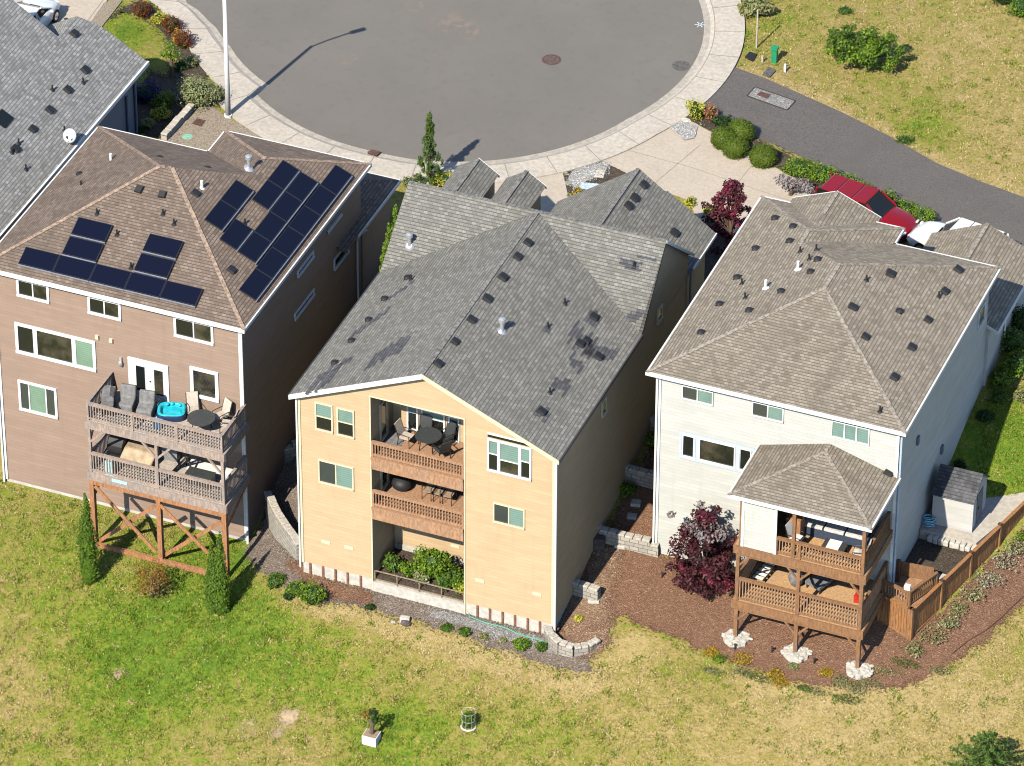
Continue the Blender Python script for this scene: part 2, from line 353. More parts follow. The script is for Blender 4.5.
woodmat('grey_wood', (.38, .29, .235), grey=.4); woodmat('cedar', (.40, .185, .08)); woodmat('red_wood', (.42, .235, .13)); woodmat('brown_wood', (.28, .14, .062)); woodmat('fence_wood', (.36, .165, .062)); woodmat('tan_floor', (.55, .33, .155)); woodmat('grey_floor', (.5, .43, .36)); woodmat('dark_wood', (.11, .055, .03)); woodmat('stump', (.35, .25, .16)); woodmat('bark_trunk', (.14, .095, .065))
blockmat('wall_block', (.43, .385, .32)); plain('cap_block', (.50, .45, .375), .9, .2, 9, bmp=.4); blockmat('pale_block', (.44, .40, .33)); plain('white_stone', (.56, .52, .44), .9, .15, 6, bmp=.5)
plain('rock', (.38, .35, .3), .9, .3, 4, bmp=.5); plain('dark_rock', (.10, .08, .075), .9, .3, 5, bmp=.5)
m, t, b = nt('solar_glass'); pos = geo(t); b.inputs['Base Color'].default_value = (.005, .006, .017, 1); b.inputs['Roughness'].default_value = .12
plain('panel_edge', (.03, .032, .04), .3); plain('rail_alu', (.5, .5, .52), .35, .1, 9, .7)
m, t, b = nt('red_paint'); b.inputs['Base Color'].default_value = (.30, .004, .008, 1); b.inputs['Roughness'].default_value = .3; b.inputs['Coat Weight'].default_value = .8; b.inputs['Metallic'].default_value = .2
m, t, b = nt('white_car_paint'); b.inputs['Base Color'].default_value = (.78, .78, .76, 1); b.inputs['Roughness'].default_value = .3; b.inputs['Coat Weight'].default_value = .6
plain('rubber', (.02, .02, .02), .8); plain('chrome', (.6, .6, .6), .25, .05, 9, .9); plain('lens_clear', (.7, .7, .7), .15); plain('tail_red', (.4, .02, .02), .3)
plain('grey_cover', (.20, .195, .19), .8, .2, 5, bmp=.2); plain('black_metal', (.025, .025, .025), .5); plain('sling', (.55, .47, .38), .8, .1); plain('dark_table', (.05, .055, .055), .5)
plain('pool_blue', (.02, .50, .62), .25, .15, 4); plain('pool_navy', (.02, .045, .12), .5); plain('pale_blue', (.42, .68, .72), .5, .1); plain('bright_blue', (.10, .35, .7), .5)
plain('stainless', (.45, .45, .44), .3, .1, 8, .8); plain('cushion', (.62, .58, .52), .9, .2, 6); plain('cushion_navy', (.04, .055, .09), .9); plain('beige_cover', (.45, .34, .22), .8, .2, 4); plain('white_cloth', (.78, .76, .72), .8, .08, 6, bmp=.2); plain('grey_plastic', (.25, .25, .25), .5); plain('red_plastic', (.5, .03, .02), .5); plain('terracotta', (.45, .2, .1), .8)
plain('green_paint', (.02, .28, .12), .5, .1); plain('yellow_wood', (.5, .42, .3), .8); plain('mark_green', (.25, .5, .36), .9, .2, 9); plain('mark_blue', (.5, .62, .68), .9, .2, 9); plain('orange_stain', (.27, .20, .155), .9, .3, 2); plain('white_pvc', (.75, .74, .7), .5); plain('hose_green', (.10, .35, .25), .5); plain('hose_blue', (.25, .6, .75), .4)
plain('clay', (.42, .31, .19), .95, .2, 3, bmp=.3); plain('rust', (.22, .10, .06), .8, .25)
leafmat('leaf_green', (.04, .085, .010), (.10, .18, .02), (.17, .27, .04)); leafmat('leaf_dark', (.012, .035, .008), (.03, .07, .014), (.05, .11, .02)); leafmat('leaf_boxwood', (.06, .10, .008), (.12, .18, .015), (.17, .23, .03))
leafmat('leaf_bright', (.07, .14, .008), (.17, .28, .018), (.27, .39, .04)); leafmat('leaf_yellow', (.30, .30, .02), (.55, .52, .05), (.70, .66, .12)); leafmat('leaf_red', (.10, .018, .01), (.22, .05, .02), (.30, .12, .03))
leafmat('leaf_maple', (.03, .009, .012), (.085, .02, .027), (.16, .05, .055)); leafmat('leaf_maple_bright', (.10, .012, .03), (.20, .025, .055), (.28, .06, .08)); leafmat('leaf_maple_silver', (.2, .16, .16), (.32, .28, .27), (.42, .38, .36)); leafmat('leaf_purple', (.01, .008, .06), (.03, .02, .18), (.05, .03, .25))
leafmat('leaf_orange', (.20, .07, .015), (.34, .15, .03), (.26, .22, .04)); leafmat('leaf_fir', (.05, .10, .018), (.11, .19, .035), (.19, .29, .07)); leafmat('leaf_olive', (.18, .19, .06), (.31, .31, .12), (.44, .41, .22)); leafmat('leaf_gold', (.35, .20, .01), (.5, .32, .02), (.45, .38, .06)); leafmat('leaf_sage', (.2, .23, .085), (.34, .36, .16), (.46, .47, .25)); leafmat('leaf_salmon', (.4, .10, .06), (.55, .2, .12), (.5, .3, .1)); leafmat('leaf_blue', (.27, .28, .17), (.4, .4, .26), (.52, .5, .36))
leafmat('leaf_cypress', (.055, .105, .008), (.10, .18, .014), (.155, .245, .026))
# ------------------------------------------------------------------ house kit
def wpt(pl, val, u, z, n):            # u along the wall, n outward
    return (u, val-n, z) if pl == 'y' else (val+n, u, z)
def wbox(mb, pl, val, u0, u1, z0, z1, n0, n1, m=0):
    if pl == 'y': mb.box(u0, u1, val-n1, val-n0, z0, z1, m)
    else: mb.box(val+n0, val+n1, u0, u1, z0, z1, m)
def window(house, pl, val, u0, u1, z0, z1, panes, fm='white_trim', fw=.09, mull=.06, label=None, name='window', sill=True):
    mb = MB()
    wbox(mb, pl, val, u0, u1, z1-fw, z1, 0, .06); wbox(mb, pl, val, u0, u1, z0, z0+fw, 0, .06 if not sill else .09)
    wbox(mb, pl, val, u0, u0+fw, z0+fw, z1-fw, 0, .058); wbox(mb, pl, val, u1-fw, u1, z0+fw, z1-fw, 0, .058)
    tot = sum(p[0] for p in panes); a = u0+fw; W = u1-u0-2*fw; edges = []
    for p in panes:
        w = W*p[0]/tot; edges.append((a, a+w)); a += w
    for (e0, e1) in edges[1:]: wbox(mb, pl, val, e0-mull/2, e0+mull/2, z0+fw, z1-fw, 0, .055)
    for (e0, e1), p in zip(edges, panes):
        if len(p) == 3: wbox(mb, pl, val, e0, e1, z0+fw+(z1-z0-2*fw)*p[2][0]-.025, z0+fw+(z1-z0-2*fw)*p[2][0]+.025, 0, .05)
    w = mb.build(name, fm, house); tag(w, label)
    for (e0, e1), p in zip(edges, panes):
        g = p[1]
        if len(p) == 3:
            zs = z0+fw+(z1-z0-2*fw)*p[2][0]
            q = MB(); wbox(q, pl, val, e0, e1, zs, z1-fw, 0, .02); q.build('pane', g, w)
            q = MB(); wbox(q, pl, val, e0, e1, z0+fw, zs-.001, 0, .018); q.build('pane', p[2][1], w)
        else:
            q = MB(); wbox(q, pl, val, e0, e1, z0+fw, z1-fw, 0, .02); q.build('pane', g, w)
    return w
def winpx(house, pl, val, tl, br, panes, **kw):
    if pl == 'x':                     # box corners given: nearest bottom, farthest top
        a = P(tl[0], br[1], x=val); c = P(br[0], tl[1], x=val); return window(house, pl, val, a[1], c[1], a[2], c[2], panes, **kw)
    a = P(*tl, y=val); c = P(*br, y=val)
    return window(house, pl, val, a[0], c[0], c[2], a[2], panes, **kw)
def hip(mb, x0, x1, y0, y1, ze, p, front=True, back=True, m=0, under=True, over=0.):
    """hip/gable block, ridge along y; gable where front/back is False"""
    h = (x1-x0)/2*p; xm = (x0+x1)/2; f = y0+((x1-x0)/2 if front else 0); b = y1-((x1-x0)/2 if back else 0); zr = ze+h
    R0, R1 = (xm, f, zr), (xm, b, zr); A, B, C, D = (x0, y0, ze), (x1, y0, ze), (x1, y1, ze), (x0, y1, ze)
    mb.slope([A, R0, R1, D], m); mb.slope([B, C, R1, R0], m)
    if front: mb.slope([A, B, R0], m)
    if back: mb.slope([C, D, R1], m)
    return R0, R1
def strip(mb, pts, h=.2, t=.05, m=0, up=.012):
    """fascia/gutter board hanging along an eave or a rake"""
    for a, b in zip(pts[:-1], pts[1:]):
        a, b = Vector(a), Vector(b); d = (b-a).normalized(); sd = d.cross(Vector((0, 0, 1))).normalized()
        c = (a+b)/2+Vector((0, 0, up-h/2)); mb.obox(c, (b-a)/2+d*t*.45, sd*t/2, Vector((0, 0, h/2)), m)
def caps(mb, a, b, m=0, w=.09, step=.22):
    if isinstance(mb, list): mb.append((a, b)); return
    a, b = Vector(a), Vector(b); d = b-a; n = max(1, int(d.length/step)); sd = d.cross(Vector((0, 0, 1))).normalized()
    for k in range(n):
        p = a+d*(k+.5)/n; dn = d.normalized(); up = sd.cross(dn)
        mb.obox(p+up*.006, dn*step*.49+up*.004, sd*w*random.uniform(.95, 1.05), up*.01, m)
def capset(lst, mat, parent):
    for a, b in lst: q = MB(); caps(q, a, b); q.build('ridge_cap', mat, parent)
def vent(house, p, n, kind='box'):
    n = Vector(n).normalized(); u = Vector((0, 0, 1)).cross(n).normalized(); v = n.cross(u); mb = MB(); a_ = random.uniform(-.12, .12); u, v = (u*math.cos(a_)+v*math.sin(a_))*random.uniform(.85, 1.05), (v*math.cos(a_)-u*math.sin(a_))*random.uniform(.85, 1.05)
    if kind == 'box':
        vs = []
        for (a, b, c) in ((-.2, -.19, 0), (.2, -.19, 0), (.2, .19, 0), (-.2, .19, 0), (-.16, -.19, .13), (.16, -.19, .13), (.16, .15, .16), (-.16, .15, .16)): vs.append(p+u*a+v*b+n*c)
        mb.add(vs, [(0, 3, 2, 1), (4, 5, 6, 7), (0, 1, 5, 4), (1, 2, 6, 5), (2, 3, 7, 6), (3, 0, 4, 7)])
        return mb.build('roof_vent', 'vent_black', house)
    if kind == 'low':
        mb.ell(p+n*.03, (.19, .19, .1), 10, 6); mb.obox(p, u*.17, v*.17, n*.02); return mb.build('roof_vent', 'vent_black', house)
    if kind == 'pipe':
        mb.tube([p, p+Vector((0, 0, .28))], .045, 8); mb.tube([p-n*.02, p+n*.05], [.14, .07], 10); return mb.build('vent_pipe', 'vent_black', house)
    if kind == 'white':
        mb.tube([p-Vector((0, 0, .05)), p+Vector((0, 0, .42))], .065, 10); mb.tube([p-n*.02, p+n*.06], [.2, .09], 10); return mb.build('vent_pipe', 'white_paint', house)
    if kind == 'flue':
        mb.tube([p-n*.02, p+n*.07], [.24, .14], 14); mb.tube([p, p+Vector((0, 0, .45))], .085, 14)
        o = mb.build('flue', 'galvanised', house, smooth=False)
        mb = MB(); q = p+Vector((0, 0, .45)); mb.tube([q, q+Vector((0, 0, .04)), q+Vector((0, 0, .19)), q+Vector((0, 0, .25))], [.11, .155, .155, .05], 14); mb.build('flue_cap', 'galvanised', o); return o
def downspout(house, pts, mat='white_trim', r=.045):
    mb = MB(); mb.tube(pts, r, 6); return mb.build('downspout', mat, house)
SUN_X = .14

# ================================================================== tan house (middle)
mh = thing('tan_house', (-6, 0, 0), 'tan gabled house with two recessed balconies, between the brown house and the white house', 'house')
XR, ZR, PM = -5.95, 12.6, .448
def mroof(x): return ZR-PM*abs(x-XR)
w = MB()
ya, yb = 0., 13.
def gp(xs): return [(x, ya, z) for x, z in xs]
ZB = .62                                    # bottom of the siding
opl, opr, opt = -8.47, -4.16, 10.53
up = lambda x: mroof(x)-.06
w.extr(gp([(-11.85, ZB), (opl, ZB), (opl, up(opl)), (-11.85, up(-11.85))]), (0, 13, 0))
w.extr(gp([(opr, ZB), (0, ZB), (0, up(0)), (opr, up(opr))]), (0, 13, 0))
w.extr(gp([(opl, opt), (opr, opt), (opr, up(opr)), (XR, up(XR)), (opl, up(opl))]), (0, 2.4, 0))
w.box(opl, opr, 2.4, 13., -.2, 10.55)
PC = .83                                     # cross gable pitch
yz = [(9.7, 3.), (16.2, 3.), (16.2, ZR-PC*(16.2-12.95)-.08), (12.95, ZR-.08), (9.7, ZR-PC*3.25-.08)]
w.extr([(-11.84, y, z) for y, z in yz], (11.83, 0, 0))
w.box(-7.2, -.3, 16.1, 19.3, 3.9, 8.7)       # garage
w.extr([(-7.2, 19.3, 8.69), (-.3, 19.3, 8.69), (-3.75, 19.3, 11.1)], (0, -3, 0))
w.box(-12.1, -10.3, 16., 18.6, 4, 9.6); w.box(-9.7, -8., 16., 18.5, 4, 9.6)
mwall = w.build('wall', 'tan_siding', mh)
w = MB(); w.box(-11.83, opl-.01, .02, 12.9, -.9, ZB); w.box(opr+.01, -.02, .02, 16., -.9, ZB)
w.build('foundation', 'foundation_concrete', mh)
for px in (311, 323.6, 336, 348, 361, 477.6, 490, 502.7, 515, 527.8, 540):
    x = P(px, 590 if px < 400 else 620, y=0)[0]; w = MB(); w.box(x-.05, x+.05, -.03, .02, T(x, 0)-.25, ZB+.02); w.build('foundation_stud', 'rust', mh)
w = MB(); w.box(opl-.06, opl+.0, -.03, 0., -.2, opt); w.build('corner_board', 'cream_trim', mh); w = MB(); w.box(opr, opr+.06, -.03, 0., -.2, opt); w.build('corner_board', 'cream_trim', mh); w = MB(); w.box(opl-.06, opr+.06, -.032, 0., opt, opt+.07)
w.build('opening_trim', 'cream_trim', mh)
w = MB(); w.build('corner_board', 'cream_trim', mh); w = MB(); w.box(-11.9, -11.78, -.04, .0, ZB, 9.75); w.build('corner_board', 'cream_trim', mh); w = MB(); w.box(-.08, .045, -.045, .0, ZB, 9.75); w.build('corner_board', 'cream_trim', mh)
# roof
r = MB(); xl, xr = -12.15, .3; zl = ZR-PM*6.2; y0 = -.3
A, B = (xl, y0, ZR-PM*(XR-xl)), (xr, y0, ZR-PM*(xr-XR))
yv = 12.95-(ZR-zl)/PC                        # where the main eave meets the cross gable
r.slope([A, (XR, y0, ZR), (XR, 12.95, ZR), (xl, yv, A[2])]); r.slope([B, (xr, yv, B[2]), (XR, 12.95, ZR), (XR, y0, ZR)])
cz = ZR+.004; yr0 = 12.95; cx0, cx1 = -12.15, .12
def croof(y): return cz-PC*abs(y-yr0)
r.slope([(cx0, yr0, cz), (XR, yr0, cz), (cx0, yv-.0, croof(yv))]); r.slope([(cx1, yr0, cz), (cx1, yv-.1, croof(yv-.1)), (xr, yv-.1, croof(yv-.1)), (XR, yr0, cz)])
r.slope([(cx0, yr0, cz), (cx0, 16.6, croof(16.6)), (cx1, 16.6, croof(16.6)), (cx1, yr0, cz)])
gz, gx, gp_ = 11.25, -3.75, .72              # garage gable
r.slope([(gx, 13.5, gz), (gx, 19.75, gz), (gx-3.9, 19.75, gz-3.9*gp_), (gx-3.9, 13.5, gz-3.9*gp_)])
r.slope([(gx, 13.5, gz), (gx, 19.75, gz), (gx+1.35, 19.75, gz-1.35*gp_), (gx+1.35, 19.9, gz-1.35*gp_), (gx+3.75, 19.9, gz-3.75*gp_), (gx+3.75, 16.8, gz-3.75*gp_), (gx+3.75, 13.5, gz-3.75*gp_)])
for dx, dl, dr, dy in ((-11.25, 1.05, 1.0, 19.0), (-8.85, 1.0, .95, 18.9)):
    z = 10.35
    r.slope([(dx, 14.5, z), (dx, dy, z), (dx-dl, dy, z-.66*dl), (dx-dl, 14.5, z-.66*dl)]); r.slope([(dx, 14.5, z), (dx, dy, z), (dx+dr, dy, z-.66*dr), (dx+dr, 14.5, z-.66*dr)])
mroof_o = r.build('roof', 'grey_shingle', mh)
md = mroof_o.modifiers.new('thick', 'SOLIDIFY'); md.thickness = .1; md.offset = -1
c = []; caps(c, (XR, y0, ZR), (XR, 12.9, ZR)); caps(c, (cx0, yr0, cz), (cx1, yr0, cz)); caps(c, (gx, 14.6, gz), (gx, 19.7, gz))
for dx in (-11.25, -8.85): caps(c, (dx, 16, 10.35), (dx, 18.9, 10.35))
capset(c, 'ridge_grey', mroof_o)
f = MB(); strip(f, [(xl, y0-.02, A[2]), (XR, y0-.02, ZR)], .24, .05); f.build('fascia', 'white_trim', mh)
f = MB(); strip(f, [(XR, y0-.02, ZR), (xr, y0-.02, B[2])], .2, .04); f.build('fascia', 'cream_trim', mh)
f = MB(); strip(f, [(xl-.03, y0, A[2]), (xl-.03, yv, A[2])], .14, .06); f.build('gutter', 'dark_trim', mh); f = MB(); strip(f, [(xr+.03, y0, B[2]), (xr+.03, yv, B[2])], .14, .06); f.build('gutter', 'dark_trim', mh)
f = MB(); strip(f, [(gx+3.76, 16.9, gz-3.75*gp_), (gx+3.76, 19.9, gz-3.75*gp_)], .14, .06); f.build('gutter', 'white_trim', mh); f = MB(); strip(f, [(cx1+.02, yr0, cz), (cx1+.02, 16.6, croof(16.6))], .16, .04); f.build('fascia', 'white_trim', mh)
for dx, dr, dy in ((-11.25, 1.0, 19.), (-8.85, .95, 18.9)): f = MB(); strip(f, [(dx, dy+.02, 10.35), (dx+dr, dy+.02, 10.35-.66*dr)], .16, .04); f.build('fascia', 'white_trim', mh)
downspout(mh, [(-11.93, -.08, 9.7), (-11.93, -.08, .35)], 'white_trim'); downspout(mh, [(.09, -.08, 9.65), (.09, -.05, 9.3), (.09, -.05, .2), (.2, -.25, .1)], 'white_trim', .055)
downspout(mh, [(.1, 16.3, 9.), (.1, 16.3, 4.6)], 'slate_siding', .05)
# front windows
tg = [(1, 'glass_teal', (.5, 'glass_dark'))]
for tl, br in (((315, 401), (333.5, 433)), ((336.8, 406.5), (355, 438.5))): winpx(mh, 'y', 0, tl, br, tg, fm='cream_trim', fw=.07)
winpx(mh, 'y', 0, (318.3, 458.5), (354.3, 490.3), [(1, 'glass_grey'), (1, 'glass_teal')], fm='cream_trim', fw=.07)
ww = winpx(mh, 'y', 0, (487.5, 437.5), (531.7, 480.5), [(.24, 'glass_teal', (.55, 'glass_dark')), (.52, 'glass_teal', (.42, 'glass_room')), (.24, 'glass_teal', (.55, 'glass_dark'))], fm='white_trim', fw=.09, mull=.14)
a = P(487.5, 433.5, y=0); b_ = P(531.7, 480.5, y=0); q = MB(); q.box(a[0]+.02, b_[0]-.02, -.04, 0, a[2]-.13, a[2]+.02); q.build('head_shadow_strip', 'glass_dark', ww); q = MB(); q.box(a[0], b_[0], -.07, 0, a[2]+.021, a[2]+.08); q.build('head_trim', 'white_trim', ww)  # dark strip stands in for the shadow in the gap above the window
winpx(mh, 'y', 0, (493.3, 501.5), (525, 529), [(1, 'glass_grey'), (1, 'glass_teal')], fm='cream_trim', fw=.07)
for px, py in ((326, 542), (349, 547.5), (480, 580.5), (537, 594)):      # crawl space vents
    a = P(px, py, y=0); w = MB(); w.box(a[0]-.21, a[0]+.21, -.02, .0, a[2]-.09, a[2]+.09); w.build('wall_vent', 'cream_trim', mh)
for px, py in ((379.5+20, 533-10), (455, 546)):
    a = P(px, py, y=2.4); w = MB(); w.box(a[0]-.2, a[0]+.2, 2.38, 2.4, a[2]-.08, a[2]+.08); w.build('wall_vent', 'cream_trim', mh)
# recessed balconies
def rail_part(parent, p, q, h, mats, name='railing', sp=.125, bw=.045, posts=None, top=.09, low=.12, pw=.1, local=False, m3=None):
    p, q = Vector(p), Vector(q); d = q-p; n = max(2, int(d.length/sp)); dn = d.normalized(); mb = MB(); U = Vector((0, 0, 1))
    mb.beam(p+U*h, q+U*h, .14, top*.55, 0); mb.beam(p+U*(h-.09), q+U*(h-.09), .05, .09, 0); mb.beam(p+U*low, q+U*low, .05, .09, 0)
    for k in range(n+1):
        c = p+d*k/n; mb.beam(c+U*low, c+U*(h-.06), bw, bw, 1, side=dn)
    for t_ in (posts or (0, 1)):
        c = p+d*t_; mb.beam(c, c+U*(h+.02), pw, pw, 0, side=dn)
    return mb.build(name, mats, parent, local=local)
for zt, rz, zb in ((7.36, 8.17, 6.74), (4.66, 5.53, 4.03)):
    w = MB(); w.box(opl+.002, opr-.002, .02, 2.4, zt-.25, zt); w.build('balcony_floor', 'red_wood', mh)
    w = MB(); w.box(opl+.003, opr-.003, -.10, .018, zb, zt+.02); w.box(opl+.003, opr-.003, -.13, -.1, zt-.1, zt+.035); w.build('balcony_beam', 'red_wood', mh)
    rail_part(mh, (opl+.05, .0, zt), (opr-.05, .0, zt), rz-zt, ['red_wood', 'red_wood'], 'balcony_railing', sp=.135)
for tl, br, pan in (((407, 404), (418.5, 431), [(1, 'glass_teal', (.76, 'glass_dark'))]), ((421.5, 408), (445.5, 440), [(1, 'glass_teal', (.72, 'glass_dark'))]), ((448.5, 415), (460, 442), [(1, 'glass_teal', (.68, 'glass_dark'))])):
    winpx(mh, 'y', 2.4, tl, br, pan, fm='white_trim', fw=.08)
for z in (7.4, 4.7):                        # narrow doors on the recess' left inner wall
    window(mh, 'x', opl, .9, 1.75, z+.05, z+2.1, [(1, 'glass_room')], fm='cream_trim', fw=.14, name='side_door')
w = MB(); w.box(opl, opr, -.02, .2, -.5, .5); w.build('garden_wall', 'foundation_concrete', mh)
w = MB(); w.box(opl+.01, opr-.01, .2, 2.38, -.5, .66); w.build('planting_soil', 'dark_bark', mh)
w = MB(); w.box(opl+.02, opr-.02, 2.36, 2.4, .2, .95); w.build('foundation', 'foundation_concrete', mh)
# right side wall: small windows, and left
for tl, br in (((601, 395), (606, 418)), ((656.5, 303), (662, 325))):
    winpx(mh, 'x', 0, tl, br, [(1, 'glass_dark')], fm='cream_trim', fw=.1)
# vents on the roof
n_r = Vector((PM, 0, 1)); n_l = Vector((-PM, 0, 1)); n_f = Vector((0, -PC, 1))
pr = lambda px, py: PZ(px, py, ZR+PM*XR, -PM, 0); plf = lambda px, py: PZ(px, py, ZR-PM*XR, PM, 0); pcf = lambda px, py: PZ(px, py, cz-PC*yr0, 0, PC)
for px, py in ((527.5, 243), (517, 257), (502.5, 277.5), (487, 299), (471, 320), (454.5, 342), (438, 364)): vent(mh, pr(px, py), n_r)
for px, py in ((408, 278), (385, 299), (369, 320), (352, 341), (335, 363)): vent(mh, plf(px, py), n_l, 'low')
for px, py in ((565, 304), (548, 327.5), (550, 393)): vent(mh, pr(px, py), n_r, 'pipe')
for px, py in ((593.5, 317.5), (579.5, 344), (586, 341), (541, 412), (598, 357)): vent(mh, pr(px, py), n_r)
vent(mh, pcf(634, 267), n_f, 'pipe'); vent(mh, plf(411, 280), n_l, 'pipe')
vent(mh, pr(502, 331), n_r, 'flue'); vent(mh, pcf(409.5, 246), n_f, 'flue')
pg = lambda px, py: PZ(px, py, gz+gp_*gx, -gp_, 0)
for px, py in ((643, 185), (634, 198), (628, 206), (674, 233)): vent(mh, pg(px, py), (gp_, 0, 1))
# darker replaced shingles
rr = random.Random(4)
def patch(fn, px, py, rows, w0, skew=0., jit=.25):
    """a repair laid in courses: a few rows of new shingles with staggered ends"""
    g = Vector((PM if fn is pr else (-PM if fn is plf else 0), -PC if fn is pcf else 0, 1)).normalized(); u = Vector((0, 0, 1)).cross(g).normalized(); v = g.cross(u); p = fn(px, py)+g*.012; q = MB()
    vv = p.dot(v); vv = round(vv/.155)*.155-p.dot(v)
    for k in range(rows):
        c = p+v*(vv+.155*(k-rows/2))+u*skew*(k-rows/2); a, b = -w0*rr.uniform(1-jit, 1)/2, w0*rr.uniform(1-jit, 1)/2; s_ = rr.uniform(-.25, .25)*w0*jit*2
        q.slope([c+u*(a+s_), c+u*(b+s_), c+u*(b+s_)+v*.154, c+u*(a+s_)+v*.154])
    q.build('replaced_shingles', 'patch_shingle', mroof_o)
patch(pr, 592, 318, 4, 1.1); patch(pr, 583, 341, 9, 1.5, .05, .5); patch(pr, 602, 352, 8, 1.1, -.1, .5); patch(pr, 575, 362, 5, .8, .05, .5); patch(pr, 561, 385, 5, 1.0, 0, .4); patch(pr, 543, 411, 4, .9, 0, .4); patch(pr, 547, 329, 2, .5)
patch(plf, 389, 351, 9, 1.7, -.12, .25); patch(plf, 327, 376, 6, 1.9, -.1, .5); patch(plf, 372, 322, 7, .8, -.28, .5); patch(plf, 398, 291, 6, .5, -.25, .5); patch(plf, 345, 361, 4, .7, -.2, .5)
patch(pcf, 634, 266, 3, 1.2, 0, .5); patch(pcf, 634, 315, 4, .8, .15, .5); patch(pcf, 648, 258, 1, 1.)

# ================================================================== brown house (left)
YL = 2.6; X0, X1 = -27.75, -15.75; ZL = 10.73
bh = thing('brown_house', (-21.7, YL, -1.4), 'brown house with solar panels on its hip roof and a two-storey deck', 'house')
PB = .455
w = MB(); w.box(X0, X1, YL, 13.9, -1.15, ZL-.06); w.box(-22.3, X1, 13.9, 15.8, .5, ZL-.06); w.box(-21.8, -15.7, 15.8, 19., 2.5, 7.9); w.build('wall', 'brown_siding', bh)
w = MB(); w.box(X0+.02, X1-.02, YL-.02+.04, 13.8, -2.6, -1.15); w.build('foundation', 'foundation_concrete', bh)
r = MB(); lx0, lx1, ly0, ly1 = -28.17, -15.39, 2.2, 14.33; xm = (lx0+lx1)/2; hb = (lx1-lx0)/2
# main hip: the ridge is short, back run a little shorter
ap = ZL+PB*hb; F0 = (xm-.45, ly0+hb-.1, ap); F1 = (xm+.1, ly0+hb, ap)
r.slope([(lx0, ly0, ZL), (lx1, ly0, ZL), F1, F0]); r.slope([(lx1, ly0, ZL), (lx1, ly1, ZL), F1]); r.slope([(lx0, ly0, ZL), F0, (lx0, ly1, ZL)]); r.slope([(lx0, ly1, ZL), F0, F1, (lx1, ly1, ZL)])
B0, B1 = hip(r, -22.66, lx1-.008, 9.5, 16.2, ZL, PB, front=False, back=True)
G0, G1 = hip(r, -22., -15.27, 13., 19.3, 7.95, .4, front=False, back=True)
bro = r.build('roof', 'brown_shingle', bh); md = bro.modifiers.new('thick', 'SOLIDIFY'); md.thickness = .1; md.offset = -1
c = []
for a, b_ in (((lx0, ly0, ZL), F0), ((lx1, ly0, ZL), F1), ((lx0, ly1, ZL), F0), (F0, F1), (B1, (-22.66, 16.2, ZL)), (B1, (lx1, 16.2, ZL)), ((B1[0], 12.6, B1[2]), B1)): caps(c, a, b_)
capset(c, 'ridge_brown', bro)
f = MB(); strip(f, [(lx0, ly0, ZL), (lx1, ly0, ZL)], .2, .08); strip(f, [(lx1, ly0, ZL), (lx1, 16.2, ZL)], .16, .08); strip(f, [(lx0, ly1, ZL), (lx0, ly0, ZL)], .16, .08); strip(f, [(lx1, 16.2, ZL), (-22.66, 16.2, ZL), (-22.66, ly1, ZL), (lx0, ly1, ZL)], .14, .08)
strip(f, [(-15.27, 14.4, 7.95), (-15.27, 19.3, 7.95), (-22, 19.3, 7.95)], .14, .06)
f.build('gutter', 'white_trim', bh)
f = MB(); f.box(lx0+.05, lx1-.05, ly0+.05, ly1-.05, ZL-.17, ZL-.11); f.build('soffit', 'brown_wall', bh)
w = MB(); w.box(X0-.03, X0+.1, YL-.05, YL, -1.15, ZL-.2); w.build('corner_board', 'white_trim', bh); w = MB(); w.box(X1-.1, X1+.03, YL-.05, YL, -1.15, ZL-.2); w.build('corner_board', 'white_trim', bh); w = MB(); w.box(X0-.03, X1+.03, YL-.045, YL, ZL-.32, ZL-.17); w.build('corner_board', 'white_trim', bh)
downspout(bh, [(X1+.08, YL-.12, ZL-.3), (X1+.08, YL-.12, -1.3)], 'white_trim', .06); downspout(bh, [(X0-.06, YL-.1, ZL-.3), (X0-.06, YL-.1, -1.3)], 'white_trim', .05)
downspout(bh, [(X1+.5, 15.3, 7.7), (X1+.06, 15.2, 7.3), (X1+.06, 15.2, 3.8)], 'white_trim', .05)
D, R_, G_ = 'glass_dark', 'glass_room', 'glass_green'
winpx(bh, 'y', YL, (16.3, 277), (50, 303), [(1, D), (1, R_)], fw=.12); winpx(bh, 'y', YL, (87.5, 294.5), (121.8, 320.5), [(1, D), (1, R_)], fw=.12); winpx(bh, 'y', YL, (173.7, 315), (214.2, 345), [(1, D), (1, R_)], fw=.12)
winpx(bh, 'y', YL, (14.7, 321.5), (97, 371.5), [(.22, D), (.5, R_), (.24, G_)], fw=.15, mull=.2, label='wide three-light window with a green blind on the right')
winpx(bh, 'y', YL, (18, 379), (58.5, 418.5), [(.25, 'glass_grey'), (.5, G_), (.25, 'glass_grey')], fw=.12)
winpx(bh, 'y', YL, (190, 365.5), (219.5, 402), [(1, R_)], fw=.16)
a = P(128, 356, y=YL); b_ = P(170, 402, y=YL)
dz0 = 5.42; door = MB(); wbox(door, 'y', YL, a[0], b_[0], dz0, a[2], 0, .06); dr = door.build('french_door', 'white_trim', bh, label='white double door with two dark panes')
for k in (0, 1):
    u0 = a[0]+.3+k*.88; g = MB(); g.box(u0+.1, u0+.52, YL-.09, YL-.06, dz0+.35, a[2]-.35); g.build('pane', R_ if k else D, dr)
g = MB(); g.ell(((a[0]+b_[0])/2+.1, YL-.1, dz0+1.), (.04, .04, .04), 8, 6); g.build('handle', 'black_metal', dr)
a = P(121.5, 362, y=YL); g = MB(); g.ell((a[0], YL-.12, a[2]), (.1, .1, .17), 8, 6); g.box(a[0]-.05, a[0]+.05, YL-.1, YL, a[2]+.1, a[2]+.3); g.build('wall_lamp', 'galvanised', bh)
